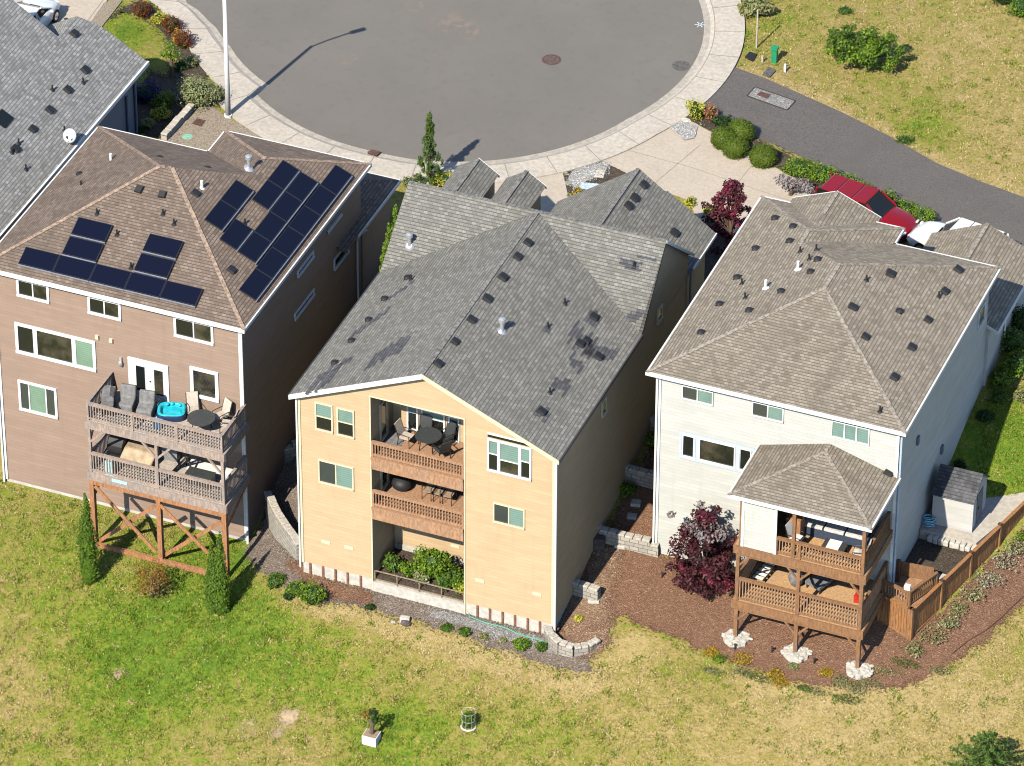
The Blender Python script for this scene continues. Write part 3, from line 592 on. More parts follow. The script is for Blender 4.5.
for px, py in ((97.5, 336.5), (111.5, 340)): a = P(px, py, y=YL); g = MB(); g.box(a[0]-.08, a[0]+.08, YL-.1, YL, a[2]-.1, a[2]+.1); g.build('exhaust_vent', 'cream_trim', bh)
for tl, br in (((327, 213), (341, 233.5)), ((297, 250), (313, 278)), ((333.5, 240), (348, 271)), ((294, 288), (313.5, 321))): winpx(bh, 'x', X1, tl, br, [(1, R_)], fw=.1)
pbf = lambda px, py: PZ(px, py, ZL-PB*ly0, 0, PB); pbr = lambda px, py: PZ(px, py, ZL+PB*lx1, -PB, 0); pbl = lambda px, py: PZ(px, py, ZL-PB*lx0, PB, 0); pbb = lambda px, py: PZ(px, py, ZL+PB*ly1*1.06, 0, -PB*1.06)
nf, nr, nl = Vector((0, -PB, 1)), Vector((PB, 0, 1)), Vector((-PB, 0, 1))
for px, py in ((139.5, 189.5), (162.5, 195)): vent(bh, pbf(px, py), nf)
for px, py in ((195, 194), (231, 270.5)): vent(bh, pbr(px, py), nr)
for px, py in ((131.5, 177.5), (141.5, 166.5), (80, 174.5)): vent(bh, pbl(px, py), nl, 'low')
for px, py in ((159, 158.5), (207, 169)): vent(bh, pbb(px, py), (0, PB, 1), 'low')
for px, py in ((97, 214), (163, 214.5), (174, 224.5), (117, 235), (131, 268)): vent(bh, pbf(px, py), nf, 'pipe')
for px, py in ((81, 186),): vent(bh, pbl(px, py), nl, 'pipe')
vent(bh, pbr(245, 224), nr, 'pipe')
vent(bh, pbl(111, 161.5), nl, 'white'); vent(bh, pbr(202, 188.5), nr, 'white'); vent(bh, pbr(249, 168), nr, 'flue')

# ================================================================== white house (right)
YR = 5.6; RX0, RX1 = 2.6, 13.43; ZE = 11.26; PR = .335
rh = thing('white_house', (8, YR, 1.2), 'white house under a pale taupe hip roof, with a covered deck behind it', 'house')
w = MB(); w.box(RX0, RX1, YR, 18.1, 1., ZE-.06); w.box(RX0, 8.5, 18.1, 19.3, 3, ZE-.06); w.box(9.3, 13.55, 18.1, 23.9, 3.5, 8.1); w.extr([(9.3, 23.9, 8.09), (13.55, 23.9, 8.09), (11.42, 23.9, 9.05)], (0, -4, 0)); w.extr([(3.9, 19.6, ZE-.1), (7.3, 19.6, ZE-.1), (5.57, 19.6, ZE+.7)], (0, -.6, 0)); w.build('wall', 'white_siding', rh)
w = MB(); w.box(RX0+.02, RX1-.02, YR+.03, 18., .2, 1.); w.build('foundation', 'foundation_concrete', rh)
r = MB(); x0, x1, y0_, y1_ = 2.16, 13.8, 5.2, 18.4; xm = (x0+x1)/2; hh = ZE+PR*(x1-x0)/2
R0, R1 = (xm, 11.3, hh), (xm, 13.3, hh)
r.slope([(x0, y0_, ZE), (x1, y0_, ZE), R0]); r.slope([(x1, y0_, ZE), (x1, y1_, ZE), R1, R0]); r.slope([(x0, y0_, ZE), R0, R1, (x0, y1_, ZE)]); r.slope([(x0, y1_, ZE), R1, (x1, y1_, ZE)])
W0, W1 = hip(r, x0+.008, 8.9, 12.5, 19.7, ZE, PR, front=False, back=True)
D0, D1 = hip(r, 3.5, 7.65, 16., 20.15, ZE-.02, .42, front=False, back=False)
gr = .46; GA, GB = (11.4, 18.1, 9.2), (11.4, 24.4, 9.2)
r.slope([GA, GB, (13.95, 24.4, 9.2-2.55*gr), (13.95, 18.1, 9.2-2.55*gr)]); r.slope([GA, GB, (8.8, 24.4, 9.2-2.6*gr), (8.8, 18.1, 9.2-2.6*gr)])
rro = r.build('roof', 'taupe_shingle', rh); md = rro.modifiers.new('thick', 'SOLIDIFY'); md.thickness = .1; md.offset = -1
c = []
for a, b_ in (((x0, y0_, ZE), R0), ((x1, y0_, ZE), R0), ((x1, y1_, ZE), R1), (R0, R1), (W1, (x0, 19.7, ZE)), (W1, (8.9, 19.7, ZE)), ((W1[0], 15.2, W1[2]), W1), ((D0[0], 18.2, D0[2]), D1), (GA, GB)): caps(c, a, b_)
capset(c, 'ridge_taupe', rro)
f = MB(); strip(f, [(x0, y0_, ZE), (x1, y0_, ZE)], .16, .1); strip(f, [(x1, y0_, ZE), (x1, y1_, ZE)], .16, .08); strip(f, [(x0, 19.7, ZE), (x0, y0_, ZE)], .14, .08); strip(f, [(x1, y1_, ZE), (8.9, y1_, ZE), (8.9, 19.7, ZE), (7.5, 19.7, ZE)], .14, .08); strip(f, [(3.5, 19.7, ZE), (x0, 19.7, ZE)], .14, .08)
strip(f, [(13.97, 18.1, 9.2-2.55*gr), (13.97, 24.4, 9.2-2.55*gr)], .14, .06); strip(f, [(13.95, 18.08, 9.2-2.55*gr), (13.4, 18.08, 9.2-2.*gr)], .16, .04); strip(f, [(7.65, 20.17, ZE-.02), (5.57, 20.17, D1[2]), (3.5, 20.17, ZE-.02)], .16, .04)
f.build('gutter', 'white_trim', rh)
f = MB(); f.box(x0+.05, x1-.05, y0_+.05, y1_-.05, ZE-.15, ZE-.105); f.build('soffit', 'white_trim', rh)
w = MB(); w.box(RX0-.03, RX0+.1, YR-.05, YR, 1., ZE-.15); w.build('corner_board', 'white_trim', rh); w = MB(); w.box(RX1-.1, RX1+.03, YR-.05, YR, 2., ZE-.15); w.build('corner_board', 'white_trim', rh)
downspout(rh, [(RX0-.06, YR-.1, ZE-.2), (RX0-.06, YR-.1, 1.2), (RX0-.06, YR-.4, 1.1)], 'white_trim', .055); downspout(rh, [(RX1+.08, YR+.1, ZE-.2), (RX1+.08, YR+.1, 1.6)], 'blue_trim', .055); downspout(rh, [(RX1+.18, 20.5, 8.), (RX1+.18, 20.5, 5)], 'white_trim', .05)
TG = 'glass_teal'
winpx(rh, 'y', YR, (682.3, 384.3), (713.3, 405.3), [(1, 'glass_grey'), (1, TG)], fm='white_trim', fw=.05); winpx(rh, 'y', YR, (752.6, 400.6), (783.6, 422.3), [(1, 'glass_grey'), (1, TG)], fm='white_trim', fw=.05); winpx(rh, 'y', YR, (832, 419.6), (869.3, 445), [(1, TG), (1, TG), (1, TG)], fm='white_trim', fw=.05)
bw_ = winpx(rh, 'y', YR, (680.2, 430.5), (754, 474.5), [(.2, D), (.58, R_), (.2, D)], fm='blue_trim', fw=.1, mull=.26, label='wide three-light window with pale blue trim')
a = P(680.2, 430.5, y=YR); b_ = P(754, 474.5, y=YR); W_ = b_[0]-a[0]
for k0, k1 in ((.035, .215), (.26, .75), (.79, .965)):
    q = MB(); U0, U1, Z0, Z1 = a[0]+W_*k0, a[0]+W_*k1, b_[2]+.1, a[2]-.1; t_ = .06
    for bx in ((U0, U1, Z1-t_, Z1), (U0, U1, Z0, Z0+t_), (U0, U0+t_, Z0+t_, Z1-t_), (U1-t_, U1, Z0+t_, Z1-t_)): wbox(q, 'y', YR, bx[0], bx[1], bx[2], bx[3], .02, .085)
    q.build('sash', 'white_trim', bw_)
winpx(rh, 'x', RX1, (977, 300), (985, 330), [(1, 'glass_grey')], fm='white_trim', fw=.08)
for px, py in ((917, 440), (941, 449)): a = P(px, py, x=RX1); g = MB(); g.box(RX1, RX1+.1, a[1]-.12, a[1]+.12, a[2]-.2, a[2]+.2); g.build('wall_vent', 'slate_siding', rh)
prf = lambda px, py: PZ(px, py, ZE-PR*(x1-x0)/2/6.1*y0_, 0, PR*(x1-x0)/2/6.1); prr = lambda px, py: PZ(px, py, ZE+PR*x1, -PR, 0); prl = lambda px, py: PZ(px, py, ZE-PR*x0, PR, 0)
nf, nr, nl = Vector((0, -PR, 1)), Vector((PR, 0, 1)), Vector((-PR, 0, 1))
s_ = lambda x, y: (640+x/2.667, 180+y/2.667)
for x, y in ((361, 102), (409, 124), (400, 163), (309, 183), (260, 260), (213, 331), (164, 407), (292, 348), (377, 297), (475, 212), (456, 245)): vent(rh, prl(*s_(x, y)), nl, 'low')
for x, y in ((667, 251), (848, 240), (812, 298), (567, 340), (767, 374), (724, 447), (678, 527), (600, 419)): vent(rh, prr(*s_(x, y)), nr, 'box')
vent(rh, prr(*s_(692, 350)), nr, 'low')
for x, y in ((271, 277), (280, 315), (427, 192), (451, 212), (470, 186)): vent(rh, prl(*s_(x, y)), nl, 'pipe')
for x, y in ((604, 268), (797, 312)): vent(rh, prr(*s_(x, y)), nr, 'pipe')
vent(rh, prf(*s_(640, 618)), nf, 'pipe'); vent(rh, prl(*s_(335, 288)), nl, 'white'); vent(rh, prl(*s_(421, 238)), nl, 'white')

# ================================================================== grey roofed neighbour (top left)
nh = thing('grey_house', (-36, 15, 3), 'house under a large plain grey shingle roof, cut off by the top left corner', 'house')
NX, NZ, NP, NY0, NY1 = -30.0, 8.5, .6, 7.4, 23.3
ns = lambda px, py: PZ(px, py, NZ+NP*NX, -NP, 0)
w = MB(); w.box(-42.5, NX-.45, 8, 22.9, 1, NZ-.05); w.extr([(NX-.45, 19.5, NZ-.2), (-43.5, 19.5, NZ-.2), (-37., 19.5, NZ+3.2)], (0, -11, 0)); w.build('wall', 'slate_siding', nh)
r = MB(); top = NX-6.7; zt = NZ+NP*6.7
pa = ns(100, 26); pb = ns(77, 16); pc = ns(58, 36.5); pd = ns(13, 0); pe = ns(-45, -46); top = pe.x; zt = pe.z
r.slope([(NX, NY0, NZ), (NX, NY1, NZ), (pa[0], NY1, pa[2]), pb, pc, pd, pe, (top, NY0, zt)])
r.slope([(top, NY0, zt), (top, pe.y, zt), (top-6, pe.y, zt-6*NP), (top-6, NY0, zt-6*NP)])
r.slope([pb, Vector((pb.x-1.9, pb.y+.12, pb.z-1.14)), Vector((pc.x-.5, pc.y-.4, pc.z-.7)), pc])
nro = r.build('roof', 'grey_shingle_blue', nh); md = nro.modifiers.new('thick', 'SOLIDIFY'); md.thickness = .1; md.offset = -1
f = MB(); strip(f, [(NX+.03, NY0, NZ), (NX+.03, NY1, NZ)], .2, .1); f.build('gutter', 'white_trim', nh)
downspout(nh, [(NX-.38, 22.6, NZ-.2), (NX-.38, 22.6, 4.6)], 'slate_siding', .06); downspout(nh, [(NX-.38, 21.7, 7.4), (NX-.38, 21.7, 5.0)], 'slate_siding', .06)
q_ = lambda x, y: (x/4, y/4)
for x, y in ((295, 136), (339, 281), (269, 360), (197, 441), (128, 517), (60, 596)): vent(nh, ns(*q_(x, y)), (NP, 0, 1))
for x, y in ((333, 332), (210, 361), (258, 524), (75, 575), (104, 679), (48, 612)): vent(nh, ns(*q_(x, y)), (NP, 0, 1), 'pipe')
a = ns(3, 119); g = MB(); n = Vector((NP, 0, 1)).normalized(); u = Vector((0, 1, 0)); v = n.cross(u); g.obox(a, u*.45, v*.35, n*.06); g.build('skylight', 'glass_dark', nh)
# ================================================================== ground
# dry / green distribution of the grass, as blobs in plan
blobs = []
def blob(px, py, r, v, asp=1.): p = PT(px, py); blobs.append((p[0], p[1], r, v))
base_dry = .52
for px, py, r, v in ((190, 650, 2.8, -.5), (110, 640, 2.2, -.25), (250, 610, 1.6, -.28), (330, 640, 2.0, -.2), (250, 560, 1.6, -.35), (60, 560, 2.6, -.1), (20, 520, 2., -.08), (190, 560, 1.6, -.2), (400, 735, 1.6, -.4), (110, 725, 2., -.18), (300, 700, 1.8, -.2), (540, 735, 1.8, -.15), (680, 655, 1.4, -.15), (370, 650, 1.5, .12), (20, 690, 1.8, .2), (290, 745, 1.5, .15),
                     (600, 690, 2., .14), (760, 700, 2.4, .15), (900, 700, 2.6, .2), (1000, 740, 2.4, .22), (820, 745, 2.4, .24), (980, 690, 1.6, .22), (470, 660, 1.6, .1), (690, 745, 2., .12), (960, 660, 1.0, -.2), (720, 668, .8, -.25), (640, 660, 1., .2),
                     (900, 110, 2.5, -.12), (925, 130, 1.3, -.3), (880, 95, 1.5, -.12), (760, 15, 2., -.1), (850, 110, 2., .2), (1000, 160, 2.5, .2), (960, 40, 4, .18), (1010, 100, 3, .12), (840, 15, 2.5, .06), (790, 80, 1.6, .15), (1010, 190, 2., .05),
                     (1005, 460, 1.8, -.45), (990, 430, 1.5, -.3), (150, 45, 2.4, -.2), (125, 30, 1., -.3), (170, 55, .9, .2)): blob(px, py, r, v)
def dline(pts, r, v, step=9):
    for a, b in zip(pts[:-1], pts[1:]):
        n = max(1, int(math.hypot(b[0]-a[0], b[1]-a[1])/step))
        for k in range(n): blob(a[0]+(b[0]-a[0])*k/n, a[1]+(b[1]-a[1])*k/n, r, v)
dline([(255, 570), (290, 600), (322, 612), (352, 612), (400, 632), (455, 648), (505, 664), (560, 684), (605, 682)], .42, .32); dline([(742, 69), (800, 92), (850, 114), (900, 140), (960, 172), (1024, 196)], .35, .25); dline([(610, 640), (700, 655), (760, 690), (860, 700), (920, 690), (960, 672), (1024, 615)], .45, .1)
def dryness(x, y):
    x = np.asarray(x, float); y = np.asarray(y, float); d = np.full(x.shape, base_dry); 
    for bx, by, r, v in blobs: d += v*np.exp(-((x-bx)**2+(y-by)**2)/(2*r*r))
    return np.clip(d, .06, .95)
xs = np.concatenate([[-500, -200, -90], np.arange(-70, -46, 6), np.arange(-46, 30, .5), np.arange(30, 80, 6), [90, 200, 500]])
ys = np.concatenate([[-500, -200, -90], np.arange(-70, -22, 6), np.arange(-22, 60, .5), np.arange(60, 120, 8), [200, 500]])
gx_, gy_ = np.meshgrid(xs, ys); gz_ = Tn(gx_, gy_)
rough = np.random.default_rng(3).normal(0, .012, gz_.shape); gz_ = gz_+np.where(gy_ < -1.0, rough, 0)
nx, ny = len(xs), len(ys)
gv = np.stack([gx_.ravel(), gy_.ravel(), gz_.ravel()], 1)
idx = np.arange(nx*ny).reshape(ny, nx); gf = np.stack([idx[:-1, :-1].ravel(), idx[:-1, 1:].ravel(), idx[1:, 1:].ravel(), idx[1:, :-1].ravel()], 1)
me = bpy.data.meshes.new('ground'); me.from_pydata(gv.tolist(), [], gf.tolist()); ground = bpy.data.objects.new('ground', me); COL.objects.link(ground); me.materials.append(MATS['lawn'])
at = me.color_attributes.new('dry', 'FLOAT_COLOR', 'POINT'); d = dryness(gv[:, 0], gv[:, 1]); at.data.foreach_set('color', np.stack([d, d, d, np.ones_like(d)], 1).astype(np.float32).ravel())
me.polygons.foreach_set('use_smooth', [True]*len(gf)); tag(ground, kind='structure')

SOFT = []; EDGES = []
ZONES = []                                   # plan polygons that carry no grass
def inpoly(poly, x, y):
    x = np.asarray(x); y = np.asarray(y); c = np.zeros(x.shape, bool); n = len(poly)
    for i in range(n):
        (xa, ya), (xb, yb) = poly[i], poly[i-1]
        if ya == yb: continue
        c ^= ((ya > y) != (yb > y)) & (x < (xb-xa)*(y-ya)/(yb-ya)+xa)
    return c
def jag(poly, amp, step=.25, seed=0):
    rg = random.Random(seed); out = []
    for i in range(len(poly)):
        a, b = Vector(poly[i]), Vector(poly[(i+1) % len(poly)]); n = max(1, int((b-a).length/step)); d = (b-a).normalized(); s = Vector((-d.y, d.x))
        for k in range(n):
            p = a+(b-a)*k/n+s*(rg.gauss(0, amp) if k else 0); out.append((p.x, p.y))
    return out
def sheet(name, poly, off, mat, res=.5, kind='structure', label=None, cat=None, zone=True, zf=None, skirt=0., soft=None):
    if soft is None: soft = name in ('mulch_bed', 'gravel_strip', 'rock_mulch')
    if zone: (SOFT if soft else ZONES).append([tuple(p[:2]) for p in poly])
    if soft: EDGES.append(([tuple(p[:2]) for p in poly], off, mat))
    bm = bmesh.new(); f = bm.faces.new([bm.verts.new((p[0], p[1], 0)) for p in poly]); bmesh.ops.triangulate(bm, faces=[f])
    xs_ = [p[0] for p in poly]; ys_ = [p[1] for p in poly]
    for ax, lo, hi in ((0, min(xs_), max(xs_)), (1, min(ys_), max(ys_))):
        k = math.ceil(lo/res)*res
        while k < hi:
            co = [0, 0, 0]; no = [0, 0, 0]; co[ax] = k; no[ax] = 1
            bmesh.ops.bisect_plane(bm, geom=bm.verts[:]+bm.edges[:]+bm.faces[:], plane_co=co, plane_no=no); k += res
    for v in bm.verts: v.co.z = (zf(v.co.x, v.co.y) if zf else T(v.co.x, v.co.y))+off
    bmesh.ops.recalc_face_normals(bm, faces=bm.faces[:])
    for f in bm.faces:
        if f.normal.z < 0: f.normal_flip()
    if skirt:
        ed = [e for e in bm.edges if len(e.link_faces) == 1]; r = bmesh.ops.extrude_edge_only(bm, edges=ed)
        for v in [g for g in r['geom'] if isinstance(g, bmesh.types.BMVert)]: v.co.z -= skirt
    me = bpy.data.meshes.new(name); bm.to_mesh(me); bm.free(); o = bpy.data.objects.new(name, me); COL.objects.link(o); me.materials.append(MATS[mat]); LOC[o.name] = Vector((0, 0, 0))
    return tag(o, label, cat, kind=kind)
def pp(pts): return [tuple(PT(*p)[:2]) for p in pts]
# ---- street: a round turning place, kerb and pavement (plan circle, centre and radius measured on the ground)
ZS = 4.7
edge = [P(x, y, z=ZS) for x, y in ((182, 0), (199, 11), (216, 28), (230, 47), (240, 61), (254, 92), (282.5, 116), (312.5, 132.5), (370, 151), (415, 160), (490, 161), (565.4, 147), (628, 119), (659.4, 100), (701.6, 47))]
A_ = np.array([[2*p[0], 2*p[1], 1] for p in edge]); B_ = np.array([p[0]**2+p[1]**2 for p in edge]); sol = np.linalg.lstsq(A_[4:], B_[4:], rcond=None)[0]
CX, CY = sol[0], sol[1]; CR = math.sqrt(sol[2]+CX*CX+CY*CY)
print('circle', CX, CY, CR, [round(math.hypot(p[0]-CX, p[1]-CY)-CR, 2) for p in edge])
angs = [math.atan2(p[1]-CY, p[0]-CX) for p in edge]; rads = [math.hypot(p[0]-CX, p[1]-CY) for p in edge]
an_ = [a % (2*math.pi) for a in angs]                      # kerb points run from the upper left, round the near side, to the right
order = sorted(range(len(angs)), key=lambda i: an_[i]-(2*math.pi if an_[i] > 5.8 else 0)); order = sorted(order, key=lambda i: (an_[i]+math.pi*.75) % (2*math.pi))
order_a = []; order_r = []
for i in order:
    x = (an_[i]+math.pi*.75) % (2*math.pi); order_a.append(x-math.pi*.75); order_r.append(rads[i])
LEFT_LAST = order[-1] < order[0]; print('order', [round(x, 2) for x in order_a], [round(x-CR, 2) for x in order_r], LEFT_LAST)
def crad(a):                                 # measured kerb radius, smooth between the points
    a0 = min(order_a); d = (a-a0) % (2*math.pi); k = np.interp(d, [x-a0 for x in order_a], order_r)
    span = order_a[-1]-a0
    if d > span: e = d-span; e2 = 2*math.pi-d; k = order_r[-1]+(order_r[-1]-order_r[-2])*min(e, .3)/(order_a[-1]-order_a[-2]) if LEFT_LAST and e < 1. else (order_r[0]+(order_r[0]-order_r[1])*min(e2, .3)/(order_a[1]-order_a[0]) if (not LEFT_LAST and e2 < 1.) else CR)
    return float(k)
NA = 160
def circ(off): return [(CX+(crad(2*math.pi*k/NA)+off)*math.cos(2*math.pi*k/NA), CY+(crad(2*math.pi*k/NA)+off)*math.sin(2*math.pi*k/NA)) for k in range(NA)]
zflat = lambda x, y: ZS
sheet('street', circ(0), .012, 'asphalt', 4., zf=zflat)
def ring(name, r0, r1, z0, z1, mat, zb=None, joints=None):
    mb = MB(); a, b = circ(r0), circ(r1)
    for k in range(NA):
        j = (k+1) % NA
        mb.add([(a[k][0], a[k][1], ZS+z0), (a[j][0], a[j][1], ZS+z0), (b[j][0], b[j][1], ZS+z1), (b[k][0], b[k][1], ZS+z1)], [(0, 1, 2, 3)])
        mb.add([(b[k][0], b[k][1], ZS+z1), (b[j][0], b[j][1], ZS+z1), (b[j][0], b[j][1], ZS-.3), (b[k][0], b[k][1], ZS-.3)], [(0, 1, 2, 3)])
    return tag(mb.build(name, mat), kind='structure')
ring('gutter_pan', -.02, .30, .014, .02, 'curb_concrete'); ring('kerb', .30, .5, .02, .11, 'concrete'); ring('kerb_joint', .5, .54, .105, .105, 'joint'); ring('pavement', .54, 2.0, .11, .12, 'concrete')
ZONES.append(circ(2.0))
jm = MB()
for k in range(36):
    a = 2*math.pi*k/36+.03; rr_ = crad(a); d = Vector((math.cos(a), math.sin(a), 0)); c = Vector((CX, CY, ZS+.122)); jm.obox(c+d*(rr_+1.27), d*.73, Vector((-d.y, d.x, 0))*.018, Vector((0, 0, .003)))
tag(jm.build('pavement_joint', 'joint'), kind='structure')
# driveways (concrete) and the asphalt lane
dr = pp([(598, 160), (634, 144), (686, 108), (698, 126), (755, 157), (812, 189), (830, 205), (805, 262), (700, 225), (688, 200), (660, 190)])
dz = lambda x, y: T(x, y)+max(0, .10-.004*0)
sheet('driveway', dr, .06, 'driveway_concrete', label='pale concrete driveway', skirt=.2)
sheet('driveway', pp([(500, 172), (561, 166), (572, 214), (560, 240), (500, 240), (470, 200)]), .065, 'driveway_concrete', skirt=.2)
sheet('driveway', pp([(-10, -40), (108, -40), (108, 0), (94, 22), (70, 60), (20, 60), (-10, 20)]), .06, 'driveway_concrete', skirt=.2)
def gline(mb, pts, w, z):
    for a, b in zip(pts[:-1], pts[1:]):
        a, b = PT(*a), PT(*b); n = max(1, int((b-a).length/1.))
        for k in range(n):
            p, q = a+(b-a)*k/n, a+(b-a)*(k+1)/n; p.z = T(p.x, p.y)+z; q.z = T(q.x, q.y)+z; mb.beam(p, q, w, .006)
jm = MB(); gline(jm, [(700, 146), (655, 184)], .035, .064); gline(jm, [(627, 151), (690, 168), (800, 205)], .03, .064); gline(jm, [(752, 166), (733, 190)], .03, .064); gline(jm, [(40, 22), (58, -5)], .035, .064); gline(jm, [(74, 40), (104, 0)], .04, .064)
tag(jm.build('driveway_joint', 'joint'), kind='structure')
sheet('driveway_border', pp([(86, 30), (104, 4), (120, 0), (122, 2), (97, 34)]), .07, 'aggregate', skirt=.2)
sheet('entry_paving', pp([(160, 142), (205, 101), (228, 119), (262, 135), (300, 150), (215, 175), (190, 158)]), .05, 'aggregate', skirt=.2)
lane = pp([(735, 68), (765, 79), (795, 92), (842, 113), (890, 137), (937, 164), (980, 182), (1024, 198), (1100, 235), (1060, 330), (960, 255), (880, 195), (820, 165), (775, 145), (745, 135), (722, 128), (706, 118), (700, 104), (716, 90), (729, 69)])
sheet('lane', lane, .05, 'asphalt_new', skirt=.2)
# utility covers
def gbox(name, quad, h, mat, label, cat, z=.06, group=None):
    v = [PT(*p) for p in quad]; c = sum(v, Vector())/len(v)
    mb = MB(); zz = max(T(p[0], p[1]) for p in v)+z; mb.prism([(p[0], p[1]) for p in v], zz-.1, zz+h); return mb.build(name, mat, loc=(c[0], c[1], zz), label=label, cat=cat, group=group)
def disc(name, px, py, r, h, mat, label, cat, z=.016, rim=None):
    p = PT(px, py); mb = MB(); mb.tube([(p[0], p[1], ZS+z-.05), (p[0], p[1], ZS+z+h)], r, 24); o = mb.build(name, mat, loc=(p[0], p[1], ZS+z), label=label, cat=cat)
    mb = MB()
    for k in range(24):
        a = 2*math.pi*k/24; b2 = 2*math.pi*(k+1)/24
        mb.add([(p[0]+q*math.cos(t_), p[1]+q*math.sin(t_), ZS+z+h+.004) for q, t_ in ((r*.92, a), (r*1.25, a), (r*1.25, b2), (r*.92, b2))], [(0, 1, 2, 3)])
    mb.build('rim', rim or 'tar', o); 
    mb = MB()
    for k in range(-3, 4): mb.box(p[0]-r*.6, p[0]+r*.6, p[1]+k*r*.2-.02, p[1]+k*r*.2+.02, ZS+z+h, ZS+z+h+.006)
    mb.build('tread', rim or 'tar', o); return o
disc('manhole_cover', 551.5, 60, .38, .004, 'iron_grey', 'round dark manhole cover near the middle of the turning circle', 'manhole cover', rim='iron'); disc('manhole_cover', 681, 66, .36, .004, 'iron_grey', 'pale round manhole cover close to the kerb on the right', 'manhole cover', rim='iron_grey')
mk = MB(); c = PT(700, 25)
for k in range(3):
    a = math.pi*k/3+.3; d = Vector((math.cos(a), math.sin(a), 0)); mk.obox((c[0], c[1], ZS+.017), d*.27, Vector((-d.y, d.x, 0))*.025, Vector((0, 0, .003)))
mk.build('paint_mark', 'mark_blue', loc=(c[0], c[1], ZS+.02), label='pale blue star sprayed on the asphalt by the right kerb', cat='paint mark')
g = PT(187.5, 137.5); mk = MB(); mk.tube([(g[0], g[1], T(g[0], g[1])+.02), (g[0], g[1], T(g[0], g[1])+.058)], [.27, .25], 14); mk.build('paint_mark', 'mark_green', loc=g, label='pale green paint blot on the paving beside the brown house', cat='paint mark')
cb = gbox('catch_basin', [(367.5, 154), (372, 151.5), (381, 154), (376.5, 158)], .02, 'iron', 'rust brown storm drain grate at the kerb behind the brown house', 'drain', z=.11)
gbox('meter_cover', [(192, 124.5), (197, 119.5), (206, 121.5), (201, 127.5)], .02, 'iron', 'rusty rectangular meter cover in the paving behind the brown house', 'cover', z=.05)
vb = gbox('utility_vault', [(747.5, 97), (755, 88.3), (795, 102), (786.5, 111)], .012, 'gravel_grey', 'long pale utility vault lid set in the asphalt lane', 'cover', z=.055)
v = [PT(*p) for p in ((757, 96), (760.5, 92.8), (770.5, 96), (767.5, 100))]; mb = MB(); zz = max(T(p[0], p[1]) for p in v)+.08; mb.prism([(p[0], p[1]) for p in v], zz-.03, zz+.008); mb.build('hatch', 'iron', vb)
mb = MB(); gline(mb, [(747, 97), (755, 88), (795.5, 102), (787, 111.3), (747, 97)], .06, .075); mb.build('seam', 'tar', vb)
gbox('meter_cover', [(745, 58), (749.5, 53), (757, 55.5), (753, 62)], .06, 'vent_black', 'black square meter box lid in the dry grass by the pavement', 'cover', z=.03)
gbox('meter_cover', [(762.5, 75), (769, 68), (776, 71.5), (769.5, 78.5)], .06, 'iron_grey', 'brown square meter box lid at the edge of the asphalt lane', 'cover', z=.03)
def post(px, py, h, r, mat, label, cat, name, cap=None):
    p = PT(px, py); mb = MB(); mb.box(p[0]-r, p[0]+r, p[1]-r, p[1]+r, p[2]-.2, p[2]+h); o = mb.build(name, mat, loc=p, label=label, cat=cat)
    if cap: mb = MB(); mb.box(p[0]-r*1.3, p[0]+r*1.3, p[1]-r*1.3, p[1]+r*1.3, p[2]+h, p[2]+h+.12); mb.build('cap', cap, o)
post(774.5, 62, .75, .13, 'green_paint', 'green utility pedestal in the dry grass beside the lane', 'utility box', 'utility_pedestal', 'green_paint')
post(756.5, 48, 2.2, .035, 'yellow_wood', 'tall thin wooden stake in the yellow grass by the pavement', 'stake', 'survey_stake'); post(762.5, 62, .35, .05, 'yellow_wood', 'short pale stake left of the green pedestal', 'stake', 'marker_stake'); post(785, 72, .45, .05, 'white_pvc', 'short white stake right of the green pedestal', 'stake', 'marker_stake')
# ---- beds
J = jag
sheet('mulch_bed', J(pp([(109, 20), (125, 8), (138, 2), (150, 4), (162, 20), (180, 36), (196, 52), (202, 64), (206, 76), (204, 90), (222, 98), (215, 106), (198, 108), (190, 112), (160, 138), (130, 130), (140, 90), (150, 72), (168, 78), (176, 70), (175, 52), (165, 36), (150, 20), (132, 13), (118, 12)]), .04, .3, 2), .05, 'dark_bark')
sheet('mulch_bed', J(pp([(545, 192), (578, 166), (618, 165), (640, 176), (690, 216), (720, 232), (745, 250), (740, 290), (700, 290), (600, 240), (560, 240)]), .03, .3, 3), .045, 'dark_bark')
sheet('mulch_bed', J(pp([(682, 118), (697, 112), (712, 124), (745, 137), (778, 152), (800, 164), (818, 183), (812, 189), (755, 157), (698, 126)]), .02, .3, 4), .10, 'dark_bark')
sheet('mulch_bed', J(pp([(800, 160), (830, 172), (880, 198), (935, 228), (925, 240), (870, 230), (810, 186)]), .03, .3, 4), .06, 'dark_bark')
sheet('mulch_bed', J(pp([(248, 545), (262, 520), (276, 528), (302, 560), (312, 578), (372, 591), (466, 612), (553, 638), (585, 652), (592, 672), (560, 668), (505, 650), (455, 632), (400, 618), (352, 604), (322, 603), (290, 588), (262, 572), (246, 556)]), .07, .3, 6), .035, 'bark_grey')
sheet('mulch_bed', J(pp([(286, 562), (305, 566), (330, 582), (372, 594), (372, 606), (340, 600), (312, 594)]), .05, .3, 7), .05, 'bark')
sheet('gravel_strip', J(pp([(430, 612), (465, 618), (552, 643), (552, 654), (505, 640), (465, 627), (430, 617)]), .06, .3, 8), .05, 'gravel_grey')
sheet('mulch_bed', J(pp([(262, 516), (276, 470), (296, 420), (330, 400), (345, 420), (300, 560)]), .04, .4, 6), .04, 'bark_grey')
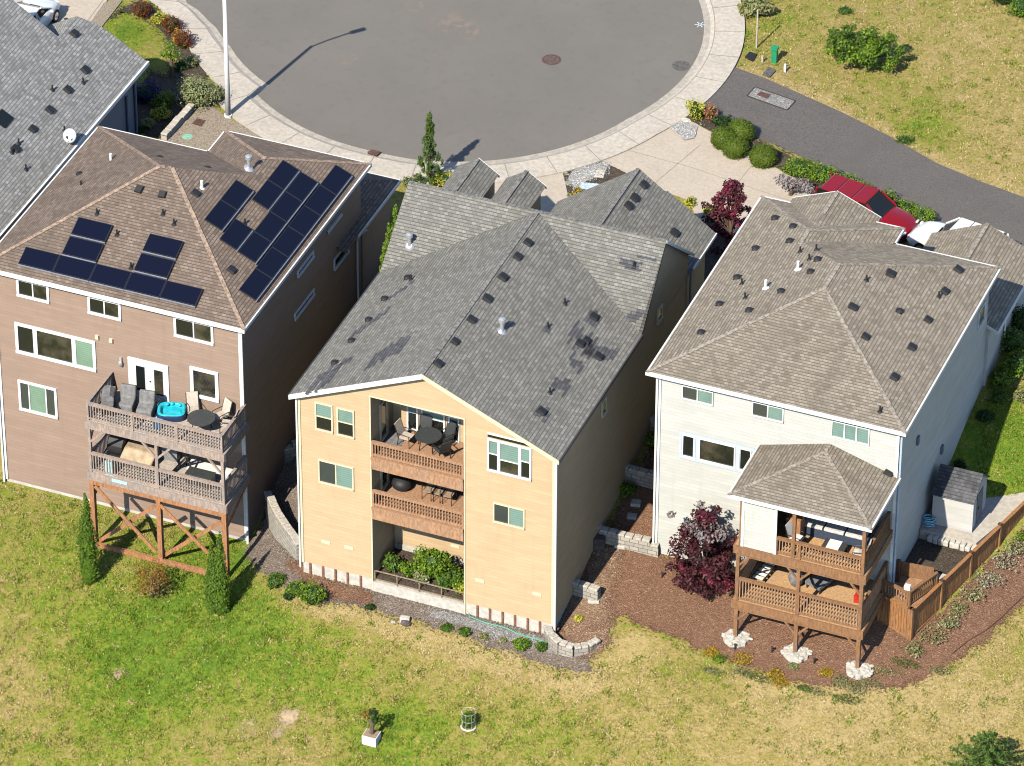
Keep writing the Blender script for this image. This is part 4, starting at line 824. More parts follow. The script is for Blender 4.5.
# between the tan and the white house, and round the white house
sheet('mulch_bed', J(pp([(556, 640), (566, 600), (600, 540), (640, 470), (700, 330), (720, 330), (672, 470), (664, 560), (720, 560), (800, 580), (868, 600), (900, 634), (940, 615), (985, 568), (1030, 530), (1050, 560), (1030, 600), (985, 640), (940, 672), (915, 682), (880, 690), (845, 686), (790, 682), (745, 668), (705, 650), (660, 632), (620, 616), (600, 628), (590, 655), (570, 650)]), .09, .3, 11), .035, 'bark')
sheet('dirt_path', J(pp([(556, 620), (572, 596), (596, 560), (608, 548), (620, 552), (612, 580), (606, 604), (612, 626), (604, 650), (590, 660), (562, 650)]), .16, .2, 12), .05, 'path_litter', soft=True)
for i, (px, py, r) in enumerate(((288, 717, .38), (248, 728, .3), (278, 733, .22), (118, 675, .18))):
    c = PT(px, py); sheet('bare_patch', J([(c[0]+r*math.cos(k*.5)*random.uniform(.7, 1.2), c[1]+r*1.3*math.sin(k*.5)*random.uniform(.7, 1.2)) for k in range(12)], .06, .1, i), .012, 'clay', soft=True)
# lawn strip up in the far left garden stays grass; rock mulch strips
sheet('rock_mulch', J(pp([(568, 180), (578, 166), (612, 163), (606, 172), (592, 180), (575, 190)]), .04, .3, 14), .07, 'river_rock'); sheet('rock_mulch', J(pp([(668, 128), (684, 120), (698, 128), (694, 140), (684, 142)]), .04, .3, 14), .11, 'river_rock')

# ---- grass tufts
def tufts(n, poly_px, seed, hmin, hmax):
    rg = np.random.default_rng(seed); poly = pp(poly_px); px = [p[0] for p in poly]; py = [p[1] for p in poly]
    x = rg.uniform(min(px), max(px), n); y = rg.uniform(min(py), max(py), n); k = inpoly(poly, x, y)
    for z in ZONES: k &= ~inpoly(z, x, y)
    jx, jy = x+rg.normal(0, .17, n), y+rg.normal(0, .17, n)
    for z in SOFT: k &= ~inpoly(z, jx, jy)
    for b in ((-27.9, -15.6, 2.5, 19), (-12, .1, -.1, 19), (2.5, 13.5, 5.5, 18)): k &= ~((x > b[0]) & (x < b[1]) & (y > b[2]) & (y < b[3]))
    return x[k], y[k], rg
gv_, gf_, gd_ = [], [], []
def put(x, y, d, h, wd, lean, rg):
    m_ = len(x); a = rg.uniform(0, 2*np.pi, m_); z = Tn(x, y); lx = rg.normal(0, lean, m_); ly = rg.normal(0, lean, m_)
    A1 = np.stack([x-np.cos(a)*wd, y-np.sin(a)*wd, z-.01], 1); A2 = np.stack([x+np.cos(a)*wd, y+np.sin(a)*wd, z-.01], 1); A3 = np.stack([x+lx, y+ly, z+h], 1)
    o = sum(len(v) for v in gv_); gv_.append(np.stack([A1, A2, A3], 1).reshape(-1, 3)); gf_.append(o+np.arange(3*m_).reshape(-1, 3)); gd_.append(np.repeat(d, 3))
for n, nc, poly, seed, h0, h1 in ((44000, 17000, [(-30, 470), (10, 480), (120, 510), (245, 545), (300, 590), (430, 630), (590, 670), (700, 640), (880, 690), (1050, 600), (1050, 800), (-30, 800)], 1, .05, .15), (11000, 4200, [(741, 68), (735, -30), (1060, -30), (1060, 240)], 2, .05, .16), (3500, 900, [(975, 480), (990, 380), (1050, 330), (1050, 540)], 3, .05, .13), (1800, 150, [(95, 25), (120, 5), (180, 40), (175, 75), (150, 75)], 4, .04, .08)):
    x, y, rg = tufts(n, poly, seed, h0, h1); d = dryness(x, y)
    for q in range(3):
        m_ = len(x); put(x+rg.normal(0, .06, m_), y+rg.normal(0, .06, m_), d, rg.uniform(h0, h1, m_)*.7*(1.15-.5*d), rg.uniform(.012, .035, m_), .05, rg)
    x, y, rg = tufts(nc//22, poly, seed+40, h0, h1); m_ = len(x); rr_ = rg.uniform(.06, .22, m_)      # broad-leaved weeds
    for q in range(24): put(x+rg.normal(0, 1, m_)*rr_, y+rg.normal(0, 1, m_)*rr_, np.full(m_, .03), rg.uniform(.04, .12, m_), rg.uniform(.03, .06, m_), .06, rg)
    x, y, rg = tufts(nc//30, poly, seed+60, h0, h1); m_ = len(x)                                     # dead bleached tufts
    for q in range(16): put(x+rg.normal(0, .07, m_), y+rg.normal(0, .07, m_), np.full(m_, .97), rg.uniform(.03, .09, m_), rg.uniform(.02, .05, m_), .06, rg)
    x, y, rg = tufts(nc, poly, seed+20, h0, h1); m_ = len(x); d = np.clip(dryness(x, y)+rg.normal(0, .3, m_), .0, 1.); hh_ = rg.uniform(.35, .85, m_)*h1; rr_ = rg.uniform(.05, .17, m_)
    for q in range(11): put(x+rg.normal(0, 1, m_)*rr_, y+rg.normal(0, 1, m_)*rr_, d, hh_*rg.uniform(.5, 1.1, m_)*(1.1-.4*d), rg.uniform(.02, .05, m_), .045, rg)
gv_ = np.concatenate(gv_); gf_ = np.concatenate(gf_); gd_ = np.concatenate(gd_)
me = bpy.data.meshes.new('grass'); me.vertices.add(len(gv_)); me.vertices.foreach_set('co', gv_.astype(np.float32).ravel()); me.loops.add(len(gf_)*3); me.loops.foreach_set('vertex_index', gf_.astype(np.int32).ravel()); me.polygons.add(len(gf_)); me.polygons.foreach_set('loop_start', (np.arange(len(gf_))*3).astype(np.int32)); me.update(calc_edges=True)
at = me.color_attributes.new('dry', 'FLOAT_COLOR', 'POINT'); at.data.foreach_set('color', np.stack([gd_]*3+[np.ones_like(gd_)], 1).astype(np.float32).ravel())
me.materials.append(MATS['grass_blades']); go = bpy.data.objects.new('grass', me); COL.objects.link(go); tag(go, 'rough patchy grass, green in places and dried to straw in others', 'grass', kind='stuff')
print('grass tris', len(gf_))

# loose chips that spill over the edges of the beds
groups = {}
for poly, off, mat in EDGES: groups.setdefault(mat, []).append((poly, off))
for mat, lst in groups.items():
    rg = np.random.default_rng(len(mat)); V_ = []
    for poly, off in lst:
        for (xa, ya), (xb, yb) in zip(poly, poly[1:]+poly[:1]):
            n = int(math.hypot(xb-xa, yb-ya)*55)+1; f = rg.random(n); x = xa+(xb-xa)*f+rg.normal(0, .16, n); y = ya+(yb-ya)*f+rg.normal(0, .16, n); z = Tn(x, y)+off+rg.uniform(.004, .03, n)
            a = rg.uniform(0, 6.28, n); l = rg.uniform(.025, .07, n); w_ = l*rg.uniform(.3, .8, n); t_ = rg.normal(0, .015, n); c_, s_1 = np.cos(a), np.sin(a)
            V_.append(np.stack([np.stack([x-c_*l, y-s_1*l, z-t_], 1), np.stack([x+s_1*w_, y-c_*w_, z], 1), np.stack([x+c_*l, y+s_1*l, z+t_], 1), np.stack([x-s_1*w_, y+c_*w_, z+.01], 1)], 1).reshape(-1, 3))
    v = np.concatenate(V_); k = np.ones(len(v)//4, bool); cx_, cy_ = v.reshape(-1, 4, 3)[:, :, 0].mean(1), v.reshape(-1, 4, 3)[:, :, 1].mean(1)
    for zz in ZONES: k &= ~inpoly(zz, cx_, cy_)
    v = v.reshape(-1, 4, 3)[k].reshape(-1, 3); n = len(v)//4; me = bpy.data.meshes.new('loose_chips'); me.vertices.add(len(v)); me.vertices.foreach_set('co', v.astype(np.float32).ravel()); me.loops.add(4*n); me.loops.foreach_set('vertex_index', np.arange(4*n, dtype=np.int32)); me.polygons.add(n); me.polygons.foreach_set('loop_start', (np.arange(n)*4).astype(np.int32)); me.update(calc_edges=True); me.materials.append(MATS[mat])
    o = bpy.data.objects.new('loose_chips', me); COL.objects.link(o); tag(o, 'loose chips scattered over the edges of the planting beds', 'mulch chips', kind='stuff')
# ================================================================== decks
def zat(px, py, y): return P(px, py, y=y)[2]
# ---- brown house deck
yd = .08; ld = thing('raised_deck', (-18.9, yd, T(-18.9, yd)), 'weathered two-storey wooden deck on the back of the brown house, standing on orange braced posts', 'deck')
lx = [P(90.5, 440, y=yd)[0]-.05, P(156.5, 455, y=yd)[0], P(222, 470, y=yd)[0]+.03]
f1, f1b = zat(87, 419.5, yd), zat(87.6, 427, yd); f0, f0b = zat(88.5, 470.5, yd), zat(89, 478, yd); r1 = zat(87.3, 402.5, yd); r0 = zat(90.5, 452, yd)
print('L deck', lx, f1, f1b, f0, f0b, r1, r0)
for f_, fb in ((f1, f1b), (f0, f0b)):
    w = MB(); w.box(lx[0]-.12, lx[2]+.12, yd-.05, YL, f_-.12, f_); w.build('deck_floor', 'grey_floor', ld)
    w = MB(); w.box(lx[0]-.14, lx[2]+.14, yd-.11, yd-.051, fb, f_+.01); w.box(lx[0]-.17, lx[0]-.121, yd-.05, YL, fb, f_+.01); w.box(lx[2]+.121, lx[2]+.17, yd-.05, YL, fb, f_+.01); w.build('rim_board', 'grey_wood', ld)
for f_, rr_, pst in ((f1, r1, (0, 1/3, 2/3, 1)), (f0, r0, (0, .5, 1))):
    rail_part(ld, (lx[0], yd, f_), (lx[2], yd, f_), rr_-f_, ['grey_wood', 'grey_wood'], sp=.13, posts=pst)
    for x in (lx[0], lx[2]): rail_part(ld, (x, yd+.1, f_), (x, YL-.06, f_), rr_-f_, ['grey_wood', 'grey_wood'], sp=.13, posts=(1,))
for x in lx:                                            # upper posts with knee braces, lower posts
    w = MB(); w.box(x-.07, x+.07, yd-.04, yd+.10, f0, f1b+.05); w.build('post', 'grey_wood', ld)
    w = MB(); w.box(x-.11, x+.11, yd-.075, yd+.15, T(x, yd)-.3, f0b-.024); w.build('post', 'cedar', ld)
for x, dx in ((lx[0], .75), (lx[1], -.75), (lx[1], .75), (lx[2], -.75)):
    w = MB(); w.beam((x+math.copysign(.05, dx), yd, f1b-.75), (x+dx, yd, f1b+.02), .07, .09); w.build('knee_brace', 'grey_wood', ld)
w = MB(); w.box(lx[0]-.12, lx[2]+.12, yd-.06, yd+.08, f0b-.27, f0b-.02); w.build('beam', 'cedar', ld)
w = MB(); w.box(lx[0]-.1, lx[2]+.1, YL-.1, YL-.02, f0b-.27, f0b-.02); w.build('beam', 'cedar', ld)
for a, b_ in (((95, 486), (156, 552)), ((99, 541), (155, 506)), ((160, 505), (208, 553)), ((163, 556), (221, 522))):
    bi_ = .17 if a[0] in (99, 163) else -.11; p, q = P(*a, y=yd+bi_), P(*b_, y=yd+bi_); w = MB(); w.beam(p, q, .06, .17, side=(0, 1, 0)); w.build('cross_brace', 'cedar', ld)
for x0_, x1_ in ((lx[0], lx[1]), (lx[1], lx[2])):
    w = MB(); w.beam((x0_+.1, yd-.02, T(x0_, yd)+.12), (x1_-.1, yd-.02, T(x1_, yd)+.10), .14, .26); w.build('ground_beam', 'cedar', ld)
for x in (lx[0], lx[2]):
    p, q = Vector((x, yd+.1, f0b-1.1)), Vector((x, YL-.1, f0b-.15)); w = MB(); w.beam(p, q, .06, .1); w.build('cross_brace', 'cedar', ld)
    p, q = Vector((x, yd+.1, f0b-.1)), Vector((x, yd+.9, f1b)); 
    w = MB(); w.beam((x, yd+.05, f1b-.8), (x, yd+.75, f1b), .06, .08); w.build('knee_brace', 'grey_wood', ld)
# ---- white house deck
yq = 2.1; qd = thing('covered_deck', (10.4, yq, T(10.4, yq)), 'brown wooden two-storey deck under its own hip roof, on the back of the white house', 'deck')
qx = [P(738, 560, y=yq)[0], P(798.5, 575, y=yq)[0], P(861.5, 590, y=yq)[0]]
g1, g1b = zat(734.6, 543.5, yq), zat(735, 551.5, yq); g0, g0b = zat(733, 598.5, yq), zat(733, 606, yq); h0 = zat(738.7, 577.5, yq); h1 = zat(798, 538, yq)
g1r = zat(865, 573, yq)
print('R deck', qx, g1, g1b, g0, g0b, h0, h1, g1r)
h1 = g1+.95
for f_, fb in ((g1, g1b), (g0, g0b)):
    w = MB(); w.box(qx[0]-.15, qx[2]+.15, yq-.05, YR, f_-.12, f_); w.build('deck_floor', 'tan_floor', qd)
    w = MB(); w.box(qx[0]-.2, qx[2]+.2, yq-.11, yq-.051, fb, f_+.01); w.box(qx[0]-.2, qx[0]-.151, yq-.05, YR, fb, f_+.01); w.box(qx[2]+.151, qx[2]+.2, yq-.05, YR, fb, f_+.01); w.build('rim_board', 'brown_wood', qd)
rail_part(qd, (qx[0], yq, g0), (qx[2], yq, g0), h0-g0, ['brown_wood', 'red_wood'], sp=.13, posts=(0, .5, 1))
for x in (qx[0], qx[2]): rail_part(qd, (x, yq+.1, g0), (x, YR-.06, g0), h0-g0, ['brown_wood', 'red_wood'], sp=.13, posts=(1,))
sx1 = P(776, 550, y=yq)[0]
rail_part(qd, (sx1+.02, yq, g1), (qx[2], yq, g1), .9, ['brown_wood', 'red_wood'], sp=.13, posts=(0, .27, 1)); rail_part(qd, (qx[2], yq+.1, g1), (qx[2], YR-.06, g1), .9, ['brown_wood', 'brown_wood'], sp=.13, posts=(1,))
# hip roof over the deck
er = 8.52; X0r, X1r, Y0r = 7.2, 13.57, 1.78; hw = (X1r-X0r)/2; pk = er+.3*hw; apx = ((X0r+X1r)/2, Y0r+hw, pk)
r = MB(); r.slope([(X0r, Y0r, er), (X1r, Y0r, er), apx]); r.slope([(X0r, Y0r, er), apx, (apx[0], YR, pk), (X0r, YR, er)]); r.slope([(X1r, Y0r, er), (X1r, YR, er), (apx[0], YR, pk), apx])
ro_ = r.build('roof', 'taupe_shingle', qd); md = ro_.modifiers.new('thick', 'SOLIDIFY'); md.thickness = .09; md.offset = -1
c = []; caps(c, (X0r, Y0r, er), apx); caps(c, (X1r, Y0r, er), apx); caps(c, apx, (apx[0], YR, pk)); capset(c, 'ridge_taupe', ro_)
f = MB(); strip(f, [(X0r, YR, er), (X0r, Y0r, er), (X1r, Y0r, er), (X1r, YR, er)], .15, .08); f.build('gutter', 'white_trim', qd)
f = MB(); f.box(X0r+.1, X1r-.1, Y0r+.1, YR-.01, er-.17, er-.11); f.build('ceiling', 'soffit', qd)
vent(qd, PZ(888, 473, er+.3*X1r, -.3, 0), (.3, 0, 1))
for x, z0_, z1_ in ((qx[0]+.1, g1, er-.16), (P(793.6, 540, y=yq)[0], g1, er-.16), (qx[2], g1, er-.16)):
    w = MB(); w.box(x-.075, x+.075, yq-.045, yq+.1, z0_, z1_); w.build('post', 'brown_wood', qd)
for x in qx:
    w = MB(); w.box(x-.08, x+.08, yq-.045, yq+.12, g0, g1b+.02); w.build('post', 'brown_wood', qd)
    w = MB(); w.box(x-.085, x+.085, yq-.045, yq+.13, T(x, yq)-.3, g0b); w.build('post', 'brown_wood', qd)
for zb_ in (g1b, g0b):
    for x, dx in ((qx[0], .65), (qx[1], -.65), (qx[1], .65), (qx[2], -.65)):
        w = MB(); w.beam((x+math.copysign(.06, dx), yq, zb_-.65), (x+dx, yq, zb_+.03), .06, .09); w.build('knee_brace', 'brown_wood', qd)
for x in (qx[0], qx[2]):
    w = MB(); w.beam((x, yq+.1, g0b-.75), (x, yq+1., g0b+.02), .06, .08); w.build('knee_brace', 'brown_wood', qd)
for z_ in (g1b, g0b): w = MB(); w.box(qx[0]-.1, qx[2]+.1, yq-.04, yq+.1, z_-.001-.14, z_-.001); w.build('beam', 'brown_wood', qd)
# closed white corner on the upper floor
sx0 = P(742.5, 520, y=yq)[0]
w = MB(); w.box(sx0, sx1, yq-.06, yq+.04, g1+.0, er-.16); w.box(sx0, sx0+.1, yq+.04, YR-.02, g1, er-.16); w.build('wall_panel', 'white_siding', qd)
w = MB(); w.box(sx1-.1, sx1+.02, yq-.085, yq-.06, g1, er-.2); w.box(sx0-.02, sx0+.1, yq-.085, yq-.06, g1, er-.2); w.beam(P(758, 512, y=yq-.08), P(775, 523, y=yq-.08), .03, .12, side=(0, 1, 0)); w.build('panel_trim', 'white_trim', qd)

# ---- furniture kit (local coordinates, base at the origin)
def patio_chair(loc, rz, label, group=None, back='sling', frame='black_metal', cat='chair', s=1.):
    t = thing('patio_chair', loc, label, cat, group, rz); m_ = MB()
    m_.box(-.25*s, .25*s, -.25*s, .27*s, .40*s, .44*s); m_.build('seat', back, t, local=True)
    m_ = MB(); m_.obox((0, .36*s, .74*s), (.25*s, 0, 0), (0, .10*s, .34*s), (0, .02*s, -.006*s)); m_.build('backrest', back, t, local=True)
    for x in (-.27, .27):
        m_ = MB(); m_.tube([(x*s, -.27*s, 0), (x*s, -.25*s, .62*s), (x*s, .2*s, .64*s), (x*s, .33*s, .6*s)], .022*s, 6); m_.build('arm', frame, t, local=True)
        m_ = MB(); m_.tube([(x*s, .32*s, 0), (x*s, .26*s, .42*s), (x*s, .45*s, 1.05*s)], .022*s, 6); m_.build('leg', frame, t, local=True)
    return t
def round_table(loc, r, h, label, top='dark_table', leg='black_metal'):
    t = thing('round_table', loc, label, 'table'); m_ = MB(); m_.tube([(0, 0, h-.04), (0, 0, h)], r, 24); m_.build('tabletop', top, t, local=True)
    for k in range(4):
        a = math.pi/4+k*math.pi/2; m_ = MB(); m_.tube([(.6*r*math.cos(a), .6*r*math.sin(a), h-.04), (.75*r*math.cos(a), .75*r*math.sin(a), 0)], .022, 6); m_.build('leg', leg, t, local=True)
    return t
def PF(px, py, z): return P(px, py, z=z)
# ---- upper deck of the brown house
p = PF(102.5, 417, f1); t = thing('gas_grill', (p[0]+.1, p[1]+.45, f1), 'grey gas barbecue with a closed hood in the left corner of the upper brown deck', 'grill', rz=-1.2)
m_ = MB(); m_.box(-.35, .35, -.28, .28, .12, .8); m_.build('cabinet', 'black_metal', t, local=True); m_ = MB(); m_.box(-.75, .75, -.27, .27, .8, .86); m_.build('side_shelf', 'stainless', t, local=True)
m_ = MB(); m_.extr([(-.37, -.27, .86), (-.37, .27, .86), (-.37, .27, 1.05), (-.37, .1, 1.2), (-.37, -.15, 1.16), (-.37, -.27, 1.0)], (.74, 0, 0)); hd = m_.build('hood', 'grey_cover', t, local=True); m_ = MB(); m_.tube([(-.28, -.32, 1.0), (.28, -.32, 1.0)], .02, 6); m_.build('handle', 'chrome', hd, local=True)
for x in (-.3, .3):
    for y in (-.22, .22): m_ = MB(); m_.tube([(x, y, 0), (x, y, .14)], .05, 8); m_.build('caster', 'rubber', t, local=True)
for px, py, lb in ((124, 414, 'tall grey covered chair next to the barbecue on the upper brown deck'), (143, 420, 'tall grey covered chair left of the turquoise hot tub on the upper brown deck')):
    p = PF(px, py, f1); t = thing('covered_chair', (p[0], p[1]+.35, f1), lb, 'chair', 'covered chairs on the brown deck', .15)
    m_ = MB(); m_.extr([(-.36, -.42, .05), (-.36, .42, .05), (-.36, .46, 1.1), (-.36, .25, 1.18), (-.36, .12, .62), (-.36, -.42, .5)], (.72, 0, 0)); m_.build('cover', 'grey_cover', t, local=True, bevel=.06); m_ = MB(); m_.box(-.38, .38, -.45, .45, 0, .12); m_.build('base', 'black_metal', t, local=True)
p = PF(168, 425, f1); t = thing('hot_tub', (p[0]-.15, p[1]+.72, f1), 'open turquoise inflatable hot tub with a navy side on the upper brown deck', 'hot tub', rz=.35)
def tub(r0, z0, z1, n=28, sq=.75):
    o = []
    for k in range(n):
        a = 2*math.pi*k/n; c_, s_2 = math.cos(a), math.sin(a); k2 = (abs(c_)**4+abs(s_2)**4)**-.25
        o.append((r0*c_*k2, r0*.85*s_2*k2))
    return o
def lathe_ring(mb, prof, n=28):
    rings = [[(x, y, z) for x, y in tub(r_, 0, 0, n)] for r_, z in prof]; o = len(mb.v); mb.v += [p_ for rg in rings for p_ in rg]
    for i in range(len(rings)-1):
        for k in range(n): mb.f.append((o+i*n+k, o+i*n+(k+1) % n, o+(i+1)*n+(k+1) % n, o+(i+1)*n+k)); mb.m.append(0)
m_ = MB(); lathe_ring(m_, [(.60, 0), (.65, .1), (.65, .26), (.62, .33)]); m_.build('side', 'pool_navy', t, local=True, smooth=True)
m_ = MB(); lathe_ring(m_, [(.62, .33), (.57, .38), (.5, .36), (.45, .28), (.42, .12)]); m_.build('rim', 'pool_blue', t, local=True, smooth=True)
m_ = MB(); m_.prism(tub(.44, 0, 0), .1, .18); m_.build('water', 'pool_blue', t, local=True)
for x, y in ((-.22, .38), (.34, .34), (.38, -.3), (0, .44)): m_ = MB(); m_.ell((x, y*.9, .35), (.11, .09, .06), 10, 6); m_.build('headrest', 'pool_blue', t, local=True, smooth=True)
p = PF(153, 408, f1); m_ = MB(); m_.box(p[0]-.3, p[0]+.35, p[1]-.2, p[1]+.2, f1, f1+.45); m_.ell((p[0], p[1], f1+.5), (.34, .22, .12), 12, 6); m_.build('storage_box', 'grey_plastic', loc=(p[0], p[1], f1), label='low grey box with a rounded lid in front of the white double door', cat='box')
p = PF(150, 424, f1); m_ = MB(); m_.prism([(p[0]-.3, p[1]-.1), (p[0]+.5, p[1]+.0), (p[0]+.45, p[1]+1.2), (p[0]-.2, p[1]+1.2)], f1+.004, f1+.05); m_.build('tub_lid', 'white_cloth', loc=(p[0], p[1], f1), label='flat white lid on the deck boards left of the hot tub', cat='lid')
p = PF(197, 437, f1); round_table((p[0], p[1]+.5, f1), .62, .72, 'dark round table near the right end of the upper brown deck')
for dx, dy, rz, lb in ((-.75, 1.0, .5, 'sling chair left of the dark round table on the upper brown deck'), (.55, 1.1, -.5, 'sling chair behind the dark round table on the upper brown deck'), (1.05, .55, -1.4, 'sling chair at the right corner of the upper brown deck')):
    patio_chair((p[0]+dx, p[1]+.5+dy*.75, f1), rz, lb, 'chairs round the dark table')
p = PF(157, 429, f1); m_ = MB(); m_.box(p[0]-.2, p[0]+.2, p[1]-.02, p[1]+.25, f1+.01, f1+.42); m_.build('cooler', 'bright_blue', loc=(p[0], p[1], f1), label='small blue cooler box behind the railing in front of the hot tub', cat='cooler')
# ---- lower deck of the brown house
p = PF(113, 466, f0); t = thing('barrel_smoker', (p[0]-.1, p[1]+.9, f0), 'round black drum lying on the lower brown deck', 'drum'); m_ = MB(); m_.tube([(-.35, 0, .6), (.35, 0, .6)], .5, 18); m_.build('drum', 'black_metal', t, local=True); m_ = MB(); m_.box(-.3, .3, -.4, .4, 0, .2); m_.build('stand', 'black_metal', t, local=True)
p = PF(133, 470, f0); m_ = MB(); m_.extr([(p[0]-.75, p[1]+.1, f0), (p[0]-.75, p[1]+1.3, f0), (p[0]-.7, p[1]+1.15, f0+.75), (p[0]-.6, p[1]+.5, f0+.8), (p[0]-.7, p[1]+.1, f0+.45)], (1.5, .1, -.1)); m_.build('covered_furniture', 'beige_cover', loc=(p[0], p[1], f0), label='low furniture under a beige and black cover on the lower brown deck', cat='cover', bevel=.08)
p = PF(109, 476, f0); m_ = MB(); m_.box(p[0]-.2, p[0]+.2, p[1]+.05, p[1]+.35, f0, f0+.75); m_.ell((p[0], p[1]+.2, f0+.8), (.2, .15, .1), 10, 6); m_.build('towel_basket', 'pale_blue', loc=(p[0], p[1], f0), label='pale blue bundle behind the left end of the lower railing on the brown deck', cat='bundle')
p = PF(118, 481, f0); m_ = MB(); m_.box(p[0]-.35, p[0]+.4, yd-.125, yd-.111, f0-.18, f0-.02); m_.build('hanging_towel', 'pale_blue', loc=(p[0], yd-.12, f0-.2), label='pale blue cloth hanging over the edge board of the lower brown deck', cat='towel')
p = PF(198, 487, f0); t = thing('storage_chest', (p[0], p[1], f0), 'dark green storage trunk on the right half of the lower brown deck', 'trunk'); m_ = MB(); m_.box(p[0]-.6, p[0]+.6, p[1]+.05, p[1]+.55, f0, f0+.5); m_.build('box', 'dark_table', t); m_ = MB(); m_.box(p[0]-.63, p[0]+.63, p[1]+.02, p[1]+.58, f0+.501, f0+.58); m_.build('lid', 'dark_table', t)
p = PF(180, 478, f0); m_ = MB(); m_.tube([(p[0]-.5, p[1]+.3, f0), (p[0]+.1, p[1]+.7, f0+.8), (p[0]+.6, p[1]+.9, f0+1.)], .05, 6); m_.tube([(p[0]-.2, p[1]+1., f0), (p[0]+.1, p[1]+.7, f0+.8)], .05, 6); m_.tube([(p[0]+.4, p[1]+.4, f0), (p[0]+.1, p[1]+.7, f0+.8)], .05, 6); m_.build('folded_parasol', 'black_metal', loc=(p[0], p[1], f0), label='black folded parasol leaning behind the lower railing of the brown deck', cat='parasol')
p = PF(208, 482, f0); m_ = MB(); m_.prism([(p[0]-1.3, p[1]+.5), (p[0]+.9, p[1]+.2), (p[0]+.8, p[1]+1.6), (p[0]-1.4, p[1]+1.6)], f0+.004, f0+.02); m_.build('outdoor_rug', 'white_cloth', loc=(p[0], p[1], f0), label='pale rug on the boards of the lower brown deck', cat='rug')
p = PF(168, 462, f0); m_ = MB(); m_.box(p[0]-.4, p[0]+.4, 2.1, 2.5, f0, f0+.85); m_.build('cabinet', 'grey_plastic', loc=(p[0], 2.3, f0), label='grey cabinet against the wall on the lower brown deck', cat='cabinet')
# ---- balconies of the tan house
zb1 = 7.36; p = P(431, 441, z=zb1)
tt = P(428.5, 435, z=zb1+.73); round_table((tt[0], tt[1], zb1), .58, .73, 'dark round table on the upper balcony of the tan house')
for dx, dy, rz, lb in ((-1.0, -.05, 1.45, 'beige high-back sling chair left of the table on the upper tan balcony'), (-.35, .75, .3, 'beige sling chair behind the table, nearest the narrow window of the upper tan balcony'), (.55, .7, -.5, 'beige sling chair behind the table on its right side, on the upper tan balcony'), (.75, -.35, -2.2, 'dark-framed chair on the right front side of the table on the upper tan balcony'), (2.05, -.1, -1.5, 'sling chair alone at the right end of the upper tan balcony')):
    c_ = (tt[0]+dx, min(1.9, max(.5, tt[1]+dy)), zb1)
    if c_[0] < -4.5: patio_chair(c_, rz, lb.replace('beige sling', 'dark sling'), 'chairs on the upper tan balcony', back='sling' if 'high-back' in lb else 'dark_table')
zb0 = 4.66
for i, px in enumerate((431, 440, 449)):
    p = P(px, 495.5+(px-431)*.25, z=zb0); patio_chair((p[0], 1.55, zb0), .0, ('leftmost', 'middle', 'rightmost')[i]+' of the three dark metal chairs on the lower tan balcony', 'chairs on the lower tan balcony', back='stump')
p = P(384, 445, z=zb1); m_ = MB(); m_.prism([(p[0]-.35, .9), (p[0]+.75, .9), (p[0]+.6, 2.3), (p[0]-.3, 2.3)], zb1+.004, zb1+.02); m_.build('door_mat', 'grey_cover', loc=(p[0], 1.6, zb1), label='grey mat on the left of the upper tan balcony', cat='mat')
p = P(385, 488, z=zb0); m_ = MB(); m_.ell((opl+.7, 1.6, zb0+.3), (.45, .4, .32), 14, 8); m_.build('covered_barbecue', 'vent_black', loc=(opl+.7, 1.6, zb0), label='black rounded cover in the left corner of the lower tan balcony', cat='cover', smooth=True)
# garden railing of the tan house
t = thing('metal_railing', (opl, .08, .5), 'low pale metal railing on the garden wall below the tan balconies', 'railing'); zt0, zt1 = .5, 1.06
n_ = 4
for k in range(n_+1):
    x = opl+.05+(opr-opl-.1)*k/n_; m_ = MB(); m_.box(x-.022, x+.022, .05, .1, zt0, zt1); m_.build('post', 'stump', t)
for z in (zt1, zt0+.1): m_ = MB(); m_.box(opl+.03, opr-.03, .05, .1, z-.015, z+.02); m_.build('rail', 'stump', t)
# ---- white house decks
zu = g1
p = P(827, 545, z=zu); 
t = thing('outdoor_sofa', (11.3, 4.2, zu), 'long navy outdoor sofa with pale cushions on the covered upper deck', 'sofa'); m_ = MB(); m_.box(-1.5, 1.5, -.4, .4, 0, .42); m_.box(-1.5, 1.5, .25, .5, .42, .85); m_.build('frame', 'cushion_navy', t, local=True)
for k in range(3): m_ = MB(); m_.box(-1.42+k*.96, -.52+k*.96, -.38, .24, .42, .56); m_.build('seat_cushion', 'cushion', t, local=True, bevel=.04)
for k, (x, mt) in enumerate(((-1.2, 'cushion'), (-.6, 'white_cloth'), (.1, 'cushion'), (.7, 'cushion_navy'), (1.2, 'white_cloth'))): m_ = MB(); m_.obox((x, .18, .78), (.22, 0, .03), (0, .06, .02), (-.03, -.05, .2)); m_.build('throw_pillow', mt, t, local=True, bevel=.04)
t = thing('coffee_table', (11.6, 3.1, zu), 'low table with a white cloth on the covered upper deck', 'table'); m_ = MB(); m_.box(-.5, .5, -.3, .3, .36, .42); m_.build('tabletop', 'dark_table', t, local=True); m_ = MB(); m_.box(-.3, .25, -.31, .31, .421, .45); m_.build('runner', 'white_cloth', t, local=True)
for x in (-.45, .45):
    for y in (-.25, .25): m_ = MB(); m_.box(x-.03, x+.03, y-.03, y+.03, 0, .36); m_.build('leg', 'black_metal', t, local=True)
for x, rz, lb, mt in ((9.95, 1.4, 'pale cushioned armchair at the left of the coffee table on the covered upper deck', 'white_cloth'), (12.75, -1.4, 'pale cushioned armchair at the right end of the covered upper deck', 'cushion')): patio_chair((x, 2.95, zu), rz, lb, 'armchairs on the covered deck', back=mt, cat='armchair')
